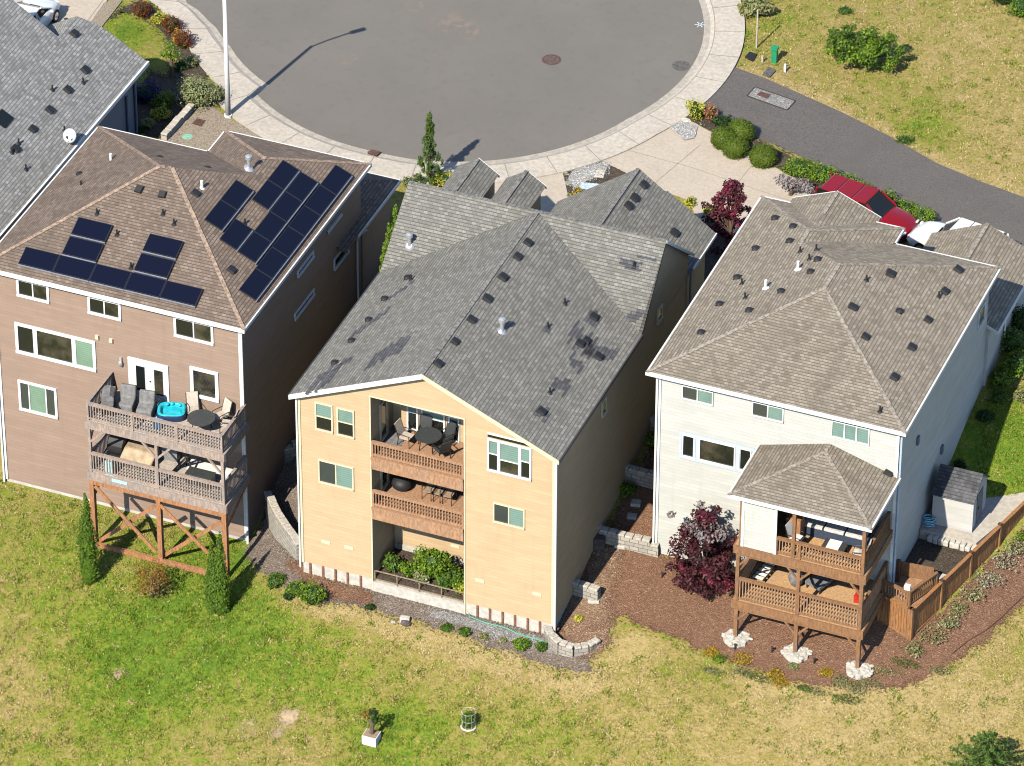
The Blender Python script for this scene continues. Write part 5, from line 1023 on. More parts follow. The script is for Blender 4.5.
p = P(790, 533, z=zu+.5); m_ = MB(); m_.box(9.35, 10.0, 3.2, 3.8, zu, zu+1.15); m_.build('wooden_cabinet', 'cedar', loc=(9.67, 3.5, zu), label='orange wooden cabinet behind the left railing of the covered upper deck', cat='cabinet')
p = P(757, 580, z=g0); t = thing('lounger', (p[0]+.1, p[1], g0), 'white slatted lounger lying on the left of the lower brown-wood deck', 'lounger', rz=-.15); m_ = MB()
m_.box(-.3, -.25, -.2, 1.5, .2, .26); m_.box(.25, .3, -.2, 1.5, .2, .26); m_.build('frame', 'black_metal', t, local=True)
for k in range(6): m_ = MB(); m_.box(-.25, .25, -.15+k*.28, .0+k*.28, .2, .25); m_.build('slat', 'white_cloth', t, local=True)
p = P(793, 590, z=g0); m_ = MB(); m_.ell((p[0], p[1]+.35, g0+.45), (.35, .32, .48), 12, 8, jit=.08); m_.build('covered_grill', 'grey_cover', loc=(p[0], p[1]+.35, g0), label='grey rounded cover beside the middle post of the lower brown-wood deck', cat='cover')
p = P(817, 592, z=g0); t = thing('lounge_chair', (p[0], p[1]+.5, g0), 'grey lounge chair with pale cushion beside the middle post, lower deck of the white house', 'lounge chair', rz=-.35); m_ = MB(); m_.box(-.4, .4, -.6, .4, .25, .4); m_.build('seat', 'grey_cover', t, local=True); m_ = MB(); m_.obox((0, .62, .72), (.4, 0, 0), (0, .2, .38), (0, .06, -.03)); bk = m_.build('backrest', 'grey_cover', t, local=True); m_ = MB(); m_.obox((0, .50, .78), (.3, 0, 0), (0, .14, .26), (0, .05, -.02)); m_.build('cushion', 'white_cloth', bk, local=True)
for x in (-.35, .35):
    for y in (-.5, .35): m_ = MB(); m_.box(x-.03, x+.03, y-.03, y+.03, 0, .25); m_.build('leg', 'black_metal', t, local=True)
p = P(856, 603, z=g0); m_ = MB(); m_.box(p[0]-.12, p[0]+.12, p[1]+.0, p[1]+.3, g0, g0+.35); m_.tube([(p[0], p[1]+.15, g0+.35), (p[0], p[1]+.15, g0+.75)], .03, 6); m_.build('red_sprayer', 'red_plastic', loc=(p[0], p[1], g0), label='small red garden tool in the right corner of the lower brown-wood deck', cat='tool')
# ================================================================== solar panels
PW, PH_, PT_ = 1.62, 1.0, .04
def panel(c, eu, ev, n, wu, wv, label, proto=[None]):
    """one panel: glass, thin frame and mounting rail, all from copies of one prototype"""
    if proto[0] is None:
        t = thing('solar_panel', (0, 0, 0), label, 'solar panel', 'solar panels on the brown roof')
        m_ = MB(); m_.box(-.485, .485, -.475, .475, .0, 1.); m_.build('glass', 'solar_glass', t, local=True)
        m_ = MB()
        for bx in ((-.5, .5, -.5, -.475), (-.5, .5, .475, .5), (-.5, -.485, -.475, .475), (.485, .5, -.475, .475)): m_.box(bx[0], bx[1], bx[2], bx[3], -.4, 1.1)
        m_.build('frame', 'panel_edge', t, local=True)
        m_ = MB(); m_.box(-.5, .5, -.58, -.52, -1.6, .4); m_.build('mounting_rail', 'rail_alu', t, local=True)
        proto[0] = t; o = t
    else: o = copy_tree(proto[0])
    o['label'] = label
    M4 = Matrix.Identity(4)
    for i, (ax, s_) in enumerate(((eu, wu), (ev, wv), (n, PT_))):
        for k in range(3): M4[k][i] = ax[k]*s_
    for k in range(3): M4[k][3] = c[k]
    o.matrix_world = M4; return o
nF = Vector((0, -PB, 1)).normalized(); uF = Vector((1, 0, 0)); vF = nF.cross(uF)
nR = Vector((PB, 0, 1)).normalized(); uR = Vector((0, 1, 0)); vR = nR.cross(uR)
def arr_front(quads):
    for (tl, tr, bl, br_, lb) in quads:
        q = [pbf(*k)+nF*.13 for k in (tl, tr, bl, br_)]; c = sum(q, Vector())/4
        wu = ((q[1]-q[0]).dot(uF)+(q[3]-q[2]).dot(uF))/2; wv = ((q[0]-q[2]).dot(vF)+(q[1]-q[3]).dot(vF))/2
        panel(c, uF, vF, nF, wu-.02, wv-.05, lb)
Z5 = lambda x, y: (x/4, 170+y/4)
bot = [(105, 312), (242, 345), (388, 380), (527, 413), (668, 447), (815, 482)]; bob = [(77, 383), (215, 417), (360, 452), (503, 487), (643, 519), (785, 553)]
qs = []
for k in range(5): qs.append((Z5(*bot[k]), Z5(*bot[k+1]), Z5(*bob[k]), Z5(*bob[k+1]), f'{ORD[k]} solar panel from the left in the bottom row above the brown house gutter'))
qs.append((Z5(318, 193), Z5(455, 227), Z5(286, 264), Z5(423, 297), 'topmost solar panel of the left stack on the brown roof')); qs.append((Z5(283, 271), Z5(420, 302), Z5(249, 343), Z5(387, 376), 'second solar panel from the top of the left stack on the brown roof'))
qs.append((Z5(602, 259), Z5(740, 292), Z5(573, 331), Z5(705, 362), 'topmost solar panel of the middle stack on the brown roof')); qs.append((Z5(570, 338), Z5(703, 369), Z5(536, 408), Z5(672, 441), 'second solar panel from the top of the middle stack on the brown roof'))
arr_front(qs)
Z7 = lambda x, y: (200+x/5.105, 140+y/5.105)
def strip_r(near_l, far_l, near_r, far_r, n, names):
    q = [pbr(*Z7(*k))+nR*.13 for k in (near_l, far_l, near_r, far_r)]
    y0_ = (q[0].y+q[2].y)/2; y1_ = (q[1].y+q[3].y)/2; vv = [p.dot(vR) for p in q]; v1 = (vv[0]+vv[1])/2; v0 = (vv[2]+vv[3])/2
    for k in range(n):
        yc = y0_+(y1_-y0_)*(k+.5)/n; vc = (v0+v1)/2; nd = q[0].dot(nR); c = uR*yc+vR*vc+nR*nd
        panel(c, uR, vR, nR, (y1_-y0_)/n-.02, v1-v0-.05, names(k))
RN = ['nearest', 'second nearest', 'third nearest', 'fourth nearest', 'fifth nearest', 'farthest']
strip_r((15, 413), (175, 213), (105, 478), (265, 270), 2, lambda k: ('nearer' if k == 0 else 'farther')+' solar panel of the short strip of two nearest the brown roof peak')
strip_r((88, 513), (175, 413), (182, 576), (262, 470), 1, lambda k: 'single solar panel just below the bare gap in the solar strips')
strip_r((260, 318), (410, 108), (345, 368), (500, 168), 2, lambda k: ('nearer' if k == 0 else 'farther')+' of the two solar panels just above the bare gap in the strips')
strip_r((187, 580), (505, 172), (275, 640), (597, 230), 4, lambda k: RN[k if k < 3 else 5]+' solar panel in the middle strip of four on the brown roof')
strip_r((185, 775), (685, 138), (278, 828), (775, 193), 6, lambda k: RN[k]+' solar panel in the long strip of six along the right brown eave')
# satellite dish on the grey roof
p = P(75, 131, x=NX+.1); p = Vector((NX-.2, p.y, NZ+.12)); t = thing('satellite_dish', p, 'pale satellite dish at the eave of the grey roof', 'satellite dish')
m_ = MB(); n = Vector((.15, -.75, .55)).normalized(); u = Vector((0, 0, 1)).cross(n).normalized(); v = n.cross(u); c = p+Vector((0, 0, .5)); vs = [c-n*.09]; NN = 18
for rr_, dd in ((.19, -.05), (.32, .0)):
    for k in range(NN): a = 2*math.pi*k/NN; vs.append(c+n*dd+u*rr_*math.cos(a)+v*rr_*1.1*math.sin(a))
m_.add(vs, [(0, 1+k, 1+(k+1) % NN) for k in range(NN)]+[(1+k, 1+NN+k, 1+NN+(k+1) % NN, 1+(k+1) % NN) for k in range(NN)]); ds = m_.build('dish', 'galvanised', t, smooth=True); md = ds.modifiers.new('thick', 'SOLIDIFY'); md.thickness = .025
m_ = MB(); m_.tube([p, p+Vector((0, .12, .4)), c-n*.1], .035, 6); m_.build('mast', 'galvanised', t); m_ = MB(); m_.tube([c-v*.3, c+n*.4-v*.1], .02, 6); m_.ell(c+n*.42-v*.1, (.06, .06, .08), 8, 6); m_.build('feed_arm', 'dark_trim', t)
# ================================================================== street lamp
p = PT(228.3, 117); t = thing('street_lamp', p, 'tall white street lamp at the back edge of the pavement, its lantern above the picture', 'street lamp')
m_ = MB(); m_.tube([p-Vector((0, 0, .2)), p+Vector((0, 0, 3)), p+Vector((0, 0, 6.75))], [.14, .115, .085], 14); m_.build('pole', 'white_paint', t, smooth=True); m_ = MB(); m_.tube([p, p+Vector((0, 0, .16))], .2, 12); m_.build('base', 'white_paint', t)
top = p+Vector((0, 0, 6.68)); ad = Vector((1.05, 1.25, 0)); m_ = MB(); m_.tube([top, top+ad*.4+Vector((0, 0, .28)), top+ad+Vector((0, 0, .45)), top+ad*1.15+Vector((0, 0, .45))], .05, 8); arm = m_.build('arm', 'white_paint', t)
m_ = MB(); e_ = top+ad*1.4+Vector((0, 0, .46)); dn = ad.normalized(); m_.obox(e_, dn*.4, Vector((-dn.y, dn.x, 0))*.14, Vector((0, 0, .06))); m_.build('lantern', 'white_paint', t, bevel=.04)
# ================================================================== cars
def car(loc, rz, paint, label, L_=4.7, Wd=1.85, suv=True):
    t = thing('parked_car', loc, label, 'car', None, rz); hw = Wd/2
    sec = [(-.5, .80, .45, .62), (-.485, .90, .32, .86), (-.44, .96, .24, .98), (-.3, 1., .22, 1.02), (.0, 1., .22, 1.0), (.2, 1., .22, .97), (.3, .985, .22, .93), (.40, .95, .22, .84), (.465, .86, .26, .70), (.5, .72, .38, .58)]
    m_ = MB(); vs = []
    for x, k, zb, zt in sec:
        w_ = hw*k; vs += [(x*L_, y*w_, z) for y, z in ((-.9, zb), (-1, zb+.15), (-1, zb+(zt-zb)*.6), (-.93, zt-.06), (-.75, zt), (0, zt+.025), (.75, zt), (.93, zt-.06), (1, zb+(zt-zb)*.6), (1, zb+.15), (.9, zb))]
    n = 11; fs = [(i*n+k, (i+1)*n+k, (i+1)*n+(k+1) % n, i*n+(k+1) % n) for i in range(len(sec)-1) for k in range(n)]; fs += [tuple(range(n)), tuple(range((len(sec)-1)*n, len(sec)*n))[::-1]]
    m_.add(vs, fs); body = m_.build('body', paint, t, local=True, smooth=True)
    r0, r1 = (-.46, .06) if suv else (-.26, .06); g0_, g1_ = (-.49, .22) if suv else (-.42, .24); zr = 1.62 if suv else 1.42; zb = .97
    m_ = MB(); ring = []
    for x, w_, z in ((g0_, .84, zb), (r0, .72, zr-.06), (r0+.04, .70, zr), (r1-.04, .70, zr), (r1, .72, zr-.06), (g1_, .84, zb-.03)): ring.append((x*L_, w_*hw, z))
    # cabin glass
    vs = [(x, y*s_, z) for s_ in (-1, 1) for x, y, z in ring]; k = len(ring)
    fs = [tuple(range(k)), tuple(range(k, 2*k))[::-1]]+[(i, i+k, i+1+k, i+1) for i in range(k-1)]
    m_.add(vs, fs); m_.build('glazing', 'glass_dark', t, local=True)
    m_ = MB(); W2 = .715*hw                             # roof skin with two cross seams
    cuts = [r0*L_+.06, r0*L_+(r1-r0)*L_*.33, r0*L_+(r1-r0)*L_*.68, r1*L_-.05]
    for a, b_ in zip(cuts[:-1], cuts[1:]): m_.box(a+.012, b_-.012, -W2-.03, W2+.03, zr-.06, zr+.025)
    m_.build('roof_panel', paint, t, local=True, bevel=.035)
    for s_ in (-1, 1):
        for xa, xb in ((r0-.02, g0_-.005), (r0+.2, r0+.2), (r1-.1, r1-.08), (r1, g1_)):
            m_ = MB(); m_.beam((xa*L_, s_*.72*hw, zr-.03), (xb*L_, s_*.86*hw, zb-.02), .09, .08); m_.build('pillar', paint, t, local=True, bevel=.02)
        for x in (-.31, .31):
            m_ = MB(); m_.tube([(x*L_, s_*(hw-.2), .33), (x*L_, s_*(hw+.01), .33)], .34, 20); wh = m_.build('tyre', 'rubber', t, local=True); m_ = MB(); m_.tube([(x*L_, s_*(hw-.02), .33), (x*L_, s_*(hw+.02), .33)], .21, 14); m_.build('rim', 'chrome', wh, local=True)
        m_ = MB(); m_.ell((.475*L_, s_*.66*hw, .66), (.07, .17, .06), 10, 6); m_.build('headlight', 'lens_clear', t, local=True); m_ = MB(); m_.ell((-.487*L_, s_*.75*hw, .86), (.06, .14, .1), 8, 6); m_.build('tail_light', 'tail_red', t, local=True)
        m_ = MB(); m_.ell((.17*L_, s_*(hw+.1), 1.0), (.07, .12, .08), 8, 6); m_.build('mirror', paint, t, local=True)
    m_ = MB(); m_.box(.2*L_, .2*L_+.04, -.3, .25, 1.0, 1.04); m_.build('wiper', 'rubber', t, local=True); return t
def at_roof(px, py, zt):
    s = PT(px, py, zt); return Vector((s[0], s[1], T(s[0], s[1])+.07))
c = at_roof(868, 201, 1.35); car(c, -.19, 'red_paint', 'dark red car on the driveway beside the hedge, half hidden by the taupe roof', 4.9)
c = at_roof(958, 233, 1.3); car(c, math.pi-.17, 'white_car_paint', 'white car beyond the garage roof, beside the asphalt lane', 4.6)
c = PT(27, 34); car(Vector((c[0], c[1], c[2]+.1)), math.pi/2, 'white_car_paint', 'white car in the driveway behind the grey roof at the top left', 4.6, suv=False)
# ================================================================== walls, shed, fence
def block_wall(name, pts, h, label, th=.3, mat='wall_block', cap='cap_block', capw=.42, step=None, cat='retaining wall'):
    pts = [Vector((p[0], p[1], 0)) for p in pts]; m_ = MB(); cm = MB(); rg = random.Random(len(label)); t0 = pts[len(pts)//2]
    hs = h if isinstance(h, (list, tuple)) else [h]*len(pts); root = thing(name, (t0.x, t0.y, T(t0.x, t0.y)), label, cat)
    for i, (a, b) in enumerate(zip(pts[:-1], pts[1:])):
        d = (b-a); n = max(1, round(d.length/capw)); dn = d.normalized(); s = Vector((-dn.y, dn.x, 0))*th/2
        for k in range(n):
            p, q = a+d*k/n, a+d*(k+1)/n; z = min(T(p.x, p.y), T(q.x, q.y))-.25; hk = hs[i]+(hs[i+1]-hs[i])*(k+.5)/n; zt = (T(p.x, p.y)+T(q.x, q.y))/2+hk; zt = round(zt/.2)*.2
            for (u, v) in ((p-s, q-s), (q+s, p+s), (p+s, p-s), (q-s, q+s)): m_.wallquad([Vector((u.x, u.y, z)), Vector((v.x, v.y, z)), Vector((v.x, v.y, zt)), Vector((u.x, u.y, zt))])
            j = rg.uniform(-.03, .03); cc = (p+q)/2+s*rg.uniform(-.15, .15); cm.obox((cc.x, cc.y, zt+.05), dn*(d.length/n*.47), s*1.15, Vector((0, 0, .06+j*.3)))
    m_.build('wall_courses', mat, root); cm.build('cap_blocks', cap, root, bevel=.03); return root
bw = [(271, 524), (276, 538), (287, 549), (297, 560)]
p = pp([(268, 512), (271, 524), (279, 538), (290, 549), (300, 560)]); block_wall('retaining_wall', p, [.9, 1.5, 1.4, 1.0, .7], 'high stepped concrete block wall between the brown house and the tan house', mat='pale_block')
block_wall('retaining_wall', pp([(262, 480), (285, 462), (300, 452)]), .7, 'shaded block wall half hidden beside the dark side of the brown house')
block_wall('retaining_wall', pp([(547, 634), (551, 645), (560, 653), (574, 656), (588, 652), (598, 643)]), [.5, .55, .5, .45, .35, .2], 'curved low block planter at the bottom corner of the tan house', capw=.35)
block_wall('retaining_wall', pp([(570, 592), (599, 601)]), .55, 'short block terrace wall just above the curved planter')
block_wall('retaining_wall', pp([(600, 540), (659, 556)]), .6, 'long block terrace wall left of the bottom corner of the white house')
block_wall('retaining_wall', pp([(620, 478), (657, 488)]), .65, 'block terrace wall in the middle of the gap between the tan and white houses')
block_wall('retaining_wall', pp([(640, 425), (664, 432)]), .6, 'uppermost block terrace wall in the gap between the tan and white houses')
block_wall('retaining_wall', pp([(590, 518), (600, 540)]), .5, 'small shaded block return wall beside the tan house')
# shed
shx0, shx1, shy0, shy1 = 13.85, 15.62, 10., 12.0; shz = 3.06
t = thing('garden_shed', (14.8, 11, shz), 'small pale garden shed with a dark gable roof behind the wooden fence', 'shed')
m_ = MB(); m_.box(shx0, shx1, shy0, shy1, shz, shz+1.75); m_.extr([(shx0, shy0, shz+1.75), (shx0, shy1, shz+1.75), (shx0, (shy0+shy1)/2, shz+2.5)], (shx1-shx0, 0, 0)); m_.build('wall', 'pale_siding', t)
m_ = MB(); ym = (shy0+shy1)/2; zr = shz+2.56; sl_ = (2.56-1.75)/(ym-shy0)
for sgn in (-1, 1): m_.slope([(shx0-.1, ym, zr), (shx1+.1, ym, zr), (shx1+.1, ym+sgn*1.12, zr-1.12*sl_), (shx0-.1, ym+sgn*1.12, zr-1.12*sl_)])
o = m_.build('roof', 'dark_shingle', t); md = o.modifiers.new('thick', 'SOLIDIFY'); md.thickness = .06; md.offset = -1
m_ = MB(); m_.box(shx1, shx1+.03, 10.6, 11.4, shz+.05, shz+1.6); dd_ = m_.build('door', 'grey_cover', t); m_ = MB(); m_.box(shx1+.03, shx1+.07, 10.7, 10.74, shz+.8, shz+.95); m_.build('handle', 'black_metal', dd_)
for x in (shx0, shx1): m_ = MB(); m_.box(x-.04, x+.04, shy0-.025, shy0, shz, shz+1.72); m_.build('corner_trim', 'pale_siding', t)
# terrace behind the fence
fc = [Vector((14.78, 4.42, 0)), Vector((17.35, 12.8, 0)), Vector((19.6, 20., 0))]
terr = [(13.46, 9.3), (16.2, 9.3), (17.25, 12.7), (18.6, 17), (16.2, 15.0), (13.46, 15.0)]
m_ = MB(); m_.prism([(13.47, 9.4), (16.05, 9.4), (17.15, 12.9), (17.9, 15.2), (15.4, 15.2), (13.47, 13.)], 1., 3.06); tag(m_.build('patio', 'concrete'), kind='structure'); ZONES.append(terr)
m_ = MB(); m_.prism([(13.47, 7.4), (15.5, 7.4), (16.1, 9.3), (13.47, 9.3)], .6, 2.62); tag(m_.build('mulch_terrace', 'dark_bark'), kind='structure')
def stone_row(a, b, n, z, label, s=.2, cat='edging stones'):
    root = thing('edging_row', (a[0], a[1], z), label, cat)
    for k in range(n):
        p = Vector(a)+(Vector(b)-Vector(a))*(k+.5)/n; m_ = MB(); m_.obox((p.x, p.y, z+.12), ((Vector(b)-Vector(a))/n*.47), Vector((random.uniform(-.03, .03), s, 0)), Vector((0, 0, random.uniform(.12, .17)))); m_.build('edging_block', 'white_stone', root, bevel=.04)
    return root
stone_row((13.9, 9.3, 0), (16.15, 9.25, 0), 9, 2.72, 'row of white edging blocks in front of the garden shed'); stone_row((13.5, 7.35, 0), (15.4, 7.3, 0), 7, 2.3, 'row of white edging blocks below the dark mulch terrace', .28)
# fence
def fence(a, b, z0a, z0b, h, n, label, posts=True):
    root = thing('wooden_fence', ((a[0]+b[0])/2, (a[1]+b[1])/2, min(z0a, z0b)), label, 'fence'); a = Vector((a[0], a[1], z0a)); b = Vector((b[0], b[1], z0b)); d = b-a; dh = Vector((d.x, d.y, 0)).normalized(); s = Vector((dh.y, -dh.x, 0)); m_ = MB()
    ln = Vector((d.x, d.y, 0)).length; k_ = int(ln/.14); U = Vector((0, 0, 1))
    for k in range(k_):
        p = a+d*(k+.5)/k_+s*random.uniform(-.006, .006); m_.obox(p+U*(h/2+.02), dh*.064, s*.012, U*(h/2-.02+random.uniform(-.012, .012)))
    m_.build('boards', 'fence_wood', root)
    m_ = MB(); m_.beam(a+U*h+s*.0, b+U*h, .16, .05); m_.build('top_rail', 'fence_wood', root)
    m_ = MB(); m_.beam(a+U*.12+s*.03, b+U*.12+s*.03, .03, .14); m_.build('kick_board', 'fence_wood', root)
    for k in range(n+1):
        p = a+d*k/n; m_ = MB(); m_.obox(p+U*(h/2), dh*.06, s*.075, U*(h/2+.08)); po = m_.build('post', 'fence_wood', root); m_ = MB(); m_.obox(p+U*(h+.1), dh*.08, s*.09, U*.025); m_.build('post_cap', 'dark_wood', po)
    return root
fa = Vector((14.8, 4.4)); fb_ = Vector((19.2, 19.3))
zf0 = 1.0; fence(fa, fb_, 1.0, 2.35, 1.62, 7, 'long brown board fence running up the slope beside the white house')
fence((13.2, 4.95), (14.72, 4.42), 1.05, 1.0, 1.62, 1, 'short orange brown board skirt below the small corner deck')
# small corner deck by the fence
t = thing('corner_deck', (13.9, 5.2, 2.5), 'small wooden corner deck with a baluster railing at the lower end of the fence', 'deck')
m_ = MB(); m_.prism([(13.2, 5.), (14.7, 4.5), (15.3, 6.4), (13.55, 6.6)], 2.5, 2.64); m_.build('deck_floor', 'red_wood', t)
zc = 2.64; rail_part(t, (13.28, 5.0, zc), (14.5, 4.62, zc), .75, ['brown_wood', 'red_wood'], sp=.13); rail_part(t, (14.6, 4.62, zc), (15.25, 6.3, zc), .8, ['brown_wood', 'brown_wood'], sp=.13)
m_ = MB(); m_.box(13.5, 13.66, 6.0, 6.16, zc, zc+1.15); m_.build('newel_post', 'dark_wood', t); m_ = MB(); m_.obox((14.3, 6.5, zc+.45), (.75, .05, 0), (0, .04, 0), (0, 0, .35)); m_.build('gate', 'brown_wood', t)
for k in range(3): m_ = MB(); m_.box(13.7, 15.0, 6.55+k*.25, 6.8+k*.25, 2.2, 2.64-.17*(k+1)+.3); m_.build('step', 'red_wood', t)
p = Vector((14.45, 4.72, zc)); m_ = MB(); m_.box(p.x-.14, p.x+.14, p.y-.1, p.y+.1, zc+.78, zc+1.05); m_.build('white_bag', 'white_cloth', loc=(p.x, p.y, zc+.78), label='small white bag on the railing of the corner deck', cat='bag', bevel=.04)
a = P(930, 522, x=13.6); t = thing('hose_reel', (13.75, 9.75, 3.06), 'coiled light blue garden hose on the patio by the blue-grey wall', 'hose')
m_ = MB(); pts = []
for k in range(60): a = k*.55; r_ = .24+.05*math.sin(k*.3); pts.append((13.75+r_*math.cos(a), 9.75+r_*.8*math.sin(a), 3.12+.008*k))
m_.tube(pts, .025, 5); m_.build('hose', 'hose_blue', t)
# concrete splash pads under the deck posts
for i, (px, py) in enumerate(((744, 636), (797, 650), (859, 669))):
    p = Vector((qx[i], yq, T(qx[i], yq))); rg = random.Random(40+i); m_ = MB(); pts = []
    for k in range(22): a = 2*math.pi*k/22; r_ = .57*rg.uniform(.92, 1.08); pts.append((p.x+.06+r_*math.cos(a), p.y-.02+r_*.95*math.sin(a)))
    m_.prism(pts, p.z-.15, p.z+.12); 
    for k in range(34): a = rg.uniform(0, 6.28); r_ = .58*rg.uniform(.2, 1.1); m_.ell((p.x+.06+r_*math.cos(a), p.y-.02+r_*.95*math.sin(a), p.z+.12), (rg.uniform(.06, .13), rg.uniform(.06, .13), .05), 7, 5, jit=.2, rng=rg)
    m_.build('post_footing', 'white_stone', loc=p, label=('left', 'middle', 'right')[i]+' white rubble footing under the '+('left', 'middle', 'right')[i]+' post of the covered deck', cat='footing', group='white footings under the deck posts')
def stone(px, py, r, mat, label, cat='stone', name='stone', group=None, fl=.55):
    p = PT(px, py); m_ = MB(); m_.ell((p[0], p[1], p[2]+r*fl*.4), (r, r*.85, r*fl), 10, 7, jit=.14, rng=random.Random(int(px*7+py))); return m_.build(name, mat, loc=p, label=label, cat=cat, group=group)
def slab(px, py, a, b, h, mat, label, name='stepping_stone', cat='stepping stone', group=None, rz=.2):
    p = PT(px, py); m_ = MB(); d = Vector((math.cos(rz), math.sin(rz), 0)); e = Vector((-d.y, d.x, 0)); m_.obox((p[0], p[1], p[2]+h/2-.02), d*a, e*b, Vector((0, 0, h/2+.03))); return m_.build(name, mat, loc=p, label=label, cat=cat, group=group, bevel=.03)
slab(636, 504, .22, .2, .12, 'white_stone', 'upper of two stepping stones on the bark between the tan and white houses'); slab(632, 517, .22, .18, .1, 'white_stone', 'lower of two stepping stones on the bark between the tan and white houses')
slab(643, 481, .22, .16, .3, 'pale_block', 'loose block in front of the middle terrace wall'); slab(620, 547, .24, .15, .15, 'white_stone', 'flat pale stone just below the long terrace wall'); slab(594, 601, .25, .2, .12, 'white_stone', 'flat pale stone below the short terrace wall'); slab(405, 621, .22, .12, .22, 'white_stone', 'pale concrete block lying below the garden railing of the tan house', 'concrete_block', 'block')
slab(605, 511, .22, .2, .35, 'wall_block', 'grey block in the shade against the tan house', 'loose_block', 'block'); slab(597, 548, .35, .2, .6, 'dark_rock', 'dark slab leaning against the tan house beside the terrace', 'dark_slab', 'slab')
stone(393.5, 622.5, .12, 'rock', 'pale stone on the bark left of the dark round rock')
stone(406, 624, .26, 'dark_rock', 'dark round rock on the bark bed below the tan house')
for i, (px, py, lb) in enumerate(((584, 178, 'upper left'), (568, 184, 'lower left'), (600, 170, 'upper right'))): stone(px, py, .17, 'rock', lb+' pale boulder in the front garden behind the tan house', 'boulder', 'boulder')
slab(590, 189, .5, .4, .08, 'mark_blue', 'pale blue grey flat slab in the garden bed behind the tan house', 'flat_slab', 'slab'); slab(600, 175, .22, .3, .08, 'white_stone', 'flat white stone in the garden bed behind the tan house', 'garden_stone', 'stone'); stone(686, 122, .25, 'white_stone', 'pale rock at the tip of the white house driveway', 'rock', 'garden_rock')
block_wall('low_wall', pp([(164, 141), (192, 110)]), .35, 'low straight concrete wall beside the paving behind the brown house', mat='concrete', cap='concrete', cat='wall')
for i, (px, py, lb) in enumerate(((735, 650, 'left'), (772, 653, 'middle'), (814, 664, 'right'), (662, 578, 'upper'))):
    p = PT(px, py); m_ = MB(); m_.tube([p-Vector((0, 0, .1)), p+Vector((0, 0, .28))], .035, 6); m_.ell(p+Vector((0, 0, .3)), (.07, .07, .05), 8, 5); m_.build('path_light', 'black_metal', loc=p, label=lb+' small black garden light standing in the red bark', cat='garden light', group='garden lights in the bark')
# drip hose on the far right and green hose by the tan house
def ghose(pts, r, mat, label, name='garden_hose'):
    ps = []
    for a, b in zip(pts[:-1], pts[1:]):
        for k in range(4): q = PT(a[0]+(b[0]-a[0])*k/4, a[1]+(b[1]-a[1])*k/4); ps.append((q[0], q[1], T(q[0], q[1])+.05+r))
    m_ = MB(); m_.tube(ps, r, 6); return m_.build(name, mat, loc=ps[0], label=label, cat='hose')
ghose([(466, 606), (470, 618), (485, 624), (505, 629), (520, 636), (535, 640), (553, 646)], .03, 'hose_green', 'pale green garden hose lying along the foundation of the tan house'); ghose([(952, 655), (968, 642), (985, 632), (1000, 620), (1012, 608), (1030, 592)], .025, 'dark_wood', 'thin dark irrigation pipe on the bark slope at the right edge', 'irrigation_pipe')
# ================================================================== planting
class Leaves:
    """small leaf faces spread through clumps"""
    def __init__(s, seed): s.rg = np.random.default_rng(seed); s.V = []
    def clump(s, c, r, n, size, shell=.55, up=.35, asp=1.8, droop=0.):
        rg = s.rg; d = rg.normal(size=(n, 3)); d /= np.linalg.norm(d, axis=1)[:, None]
        k = shell+(1-shell)*rg.random(n)**.6; k *= 1+rg.normal(0, .07, n)
        p = np.array(c)+d*k[:, None]*np.array(r)
        nn = d*.7+rg.normal(0, .55, (n, 3)); nn[:, 2] += up; nn /= np.linalg.norm(nn, axis=1)[:, None]
        a = np.cross(nn, rg.normal(size=(n, 3))); a[:, 2] -= droop; a -= nn*(a*nn).sum(1)[:, None]; a /= np.linalg.norm(a, axis=1)[:, None]+1e-9; b = np.cross(nn, a)
        sz = size*rg.uniform(.6, 1.35, n)[:, None]; w = sz/asp
        s.V.append(np.stack([p-a*sz*.5, p+b*w*.5, p+a*sz*.5, p-b*w*.5], 1)); return s
    def mesh(s, name, mat, off):
        v = np.concatenate(s.V).reshape(-1, 3)-np.array(off); n = len(v)//4; me = bpy.data.meshes.new(name)
        me.vertices.add(len(v)); me.vertices.foreach_set('co', v.astype(np.float32).ravel()); me.loops.add(4*n); me.loops.foreach_set('vertex_index', np.arange(4*n, dtype=np.int32)); me.polygons.add(n); me.polygons.foreach_set('loop_start', (np.arange(n)*4).astype(np.int32)); me.update(calc_edges=True)
        me.materials.append(MATS[mat]); return me
def leafobj(lv, name, mat, parent=None, loc=None, label=None, cat=None, group=None):
    off = LOC[parent.name] if parent is not None else Vector(loc); me = lv.mesh(name, mat, off); o = bpy.data.objects.new(name, me); COL.objects.link(o)
    if parent is not None: o.parent = parent; LOC[o.name] = LOC[parent.name]
    else: o.location = loc; LOC[o.name] = Vector(loc)
    return tag(o, label, cat, group)
SEED = [100]
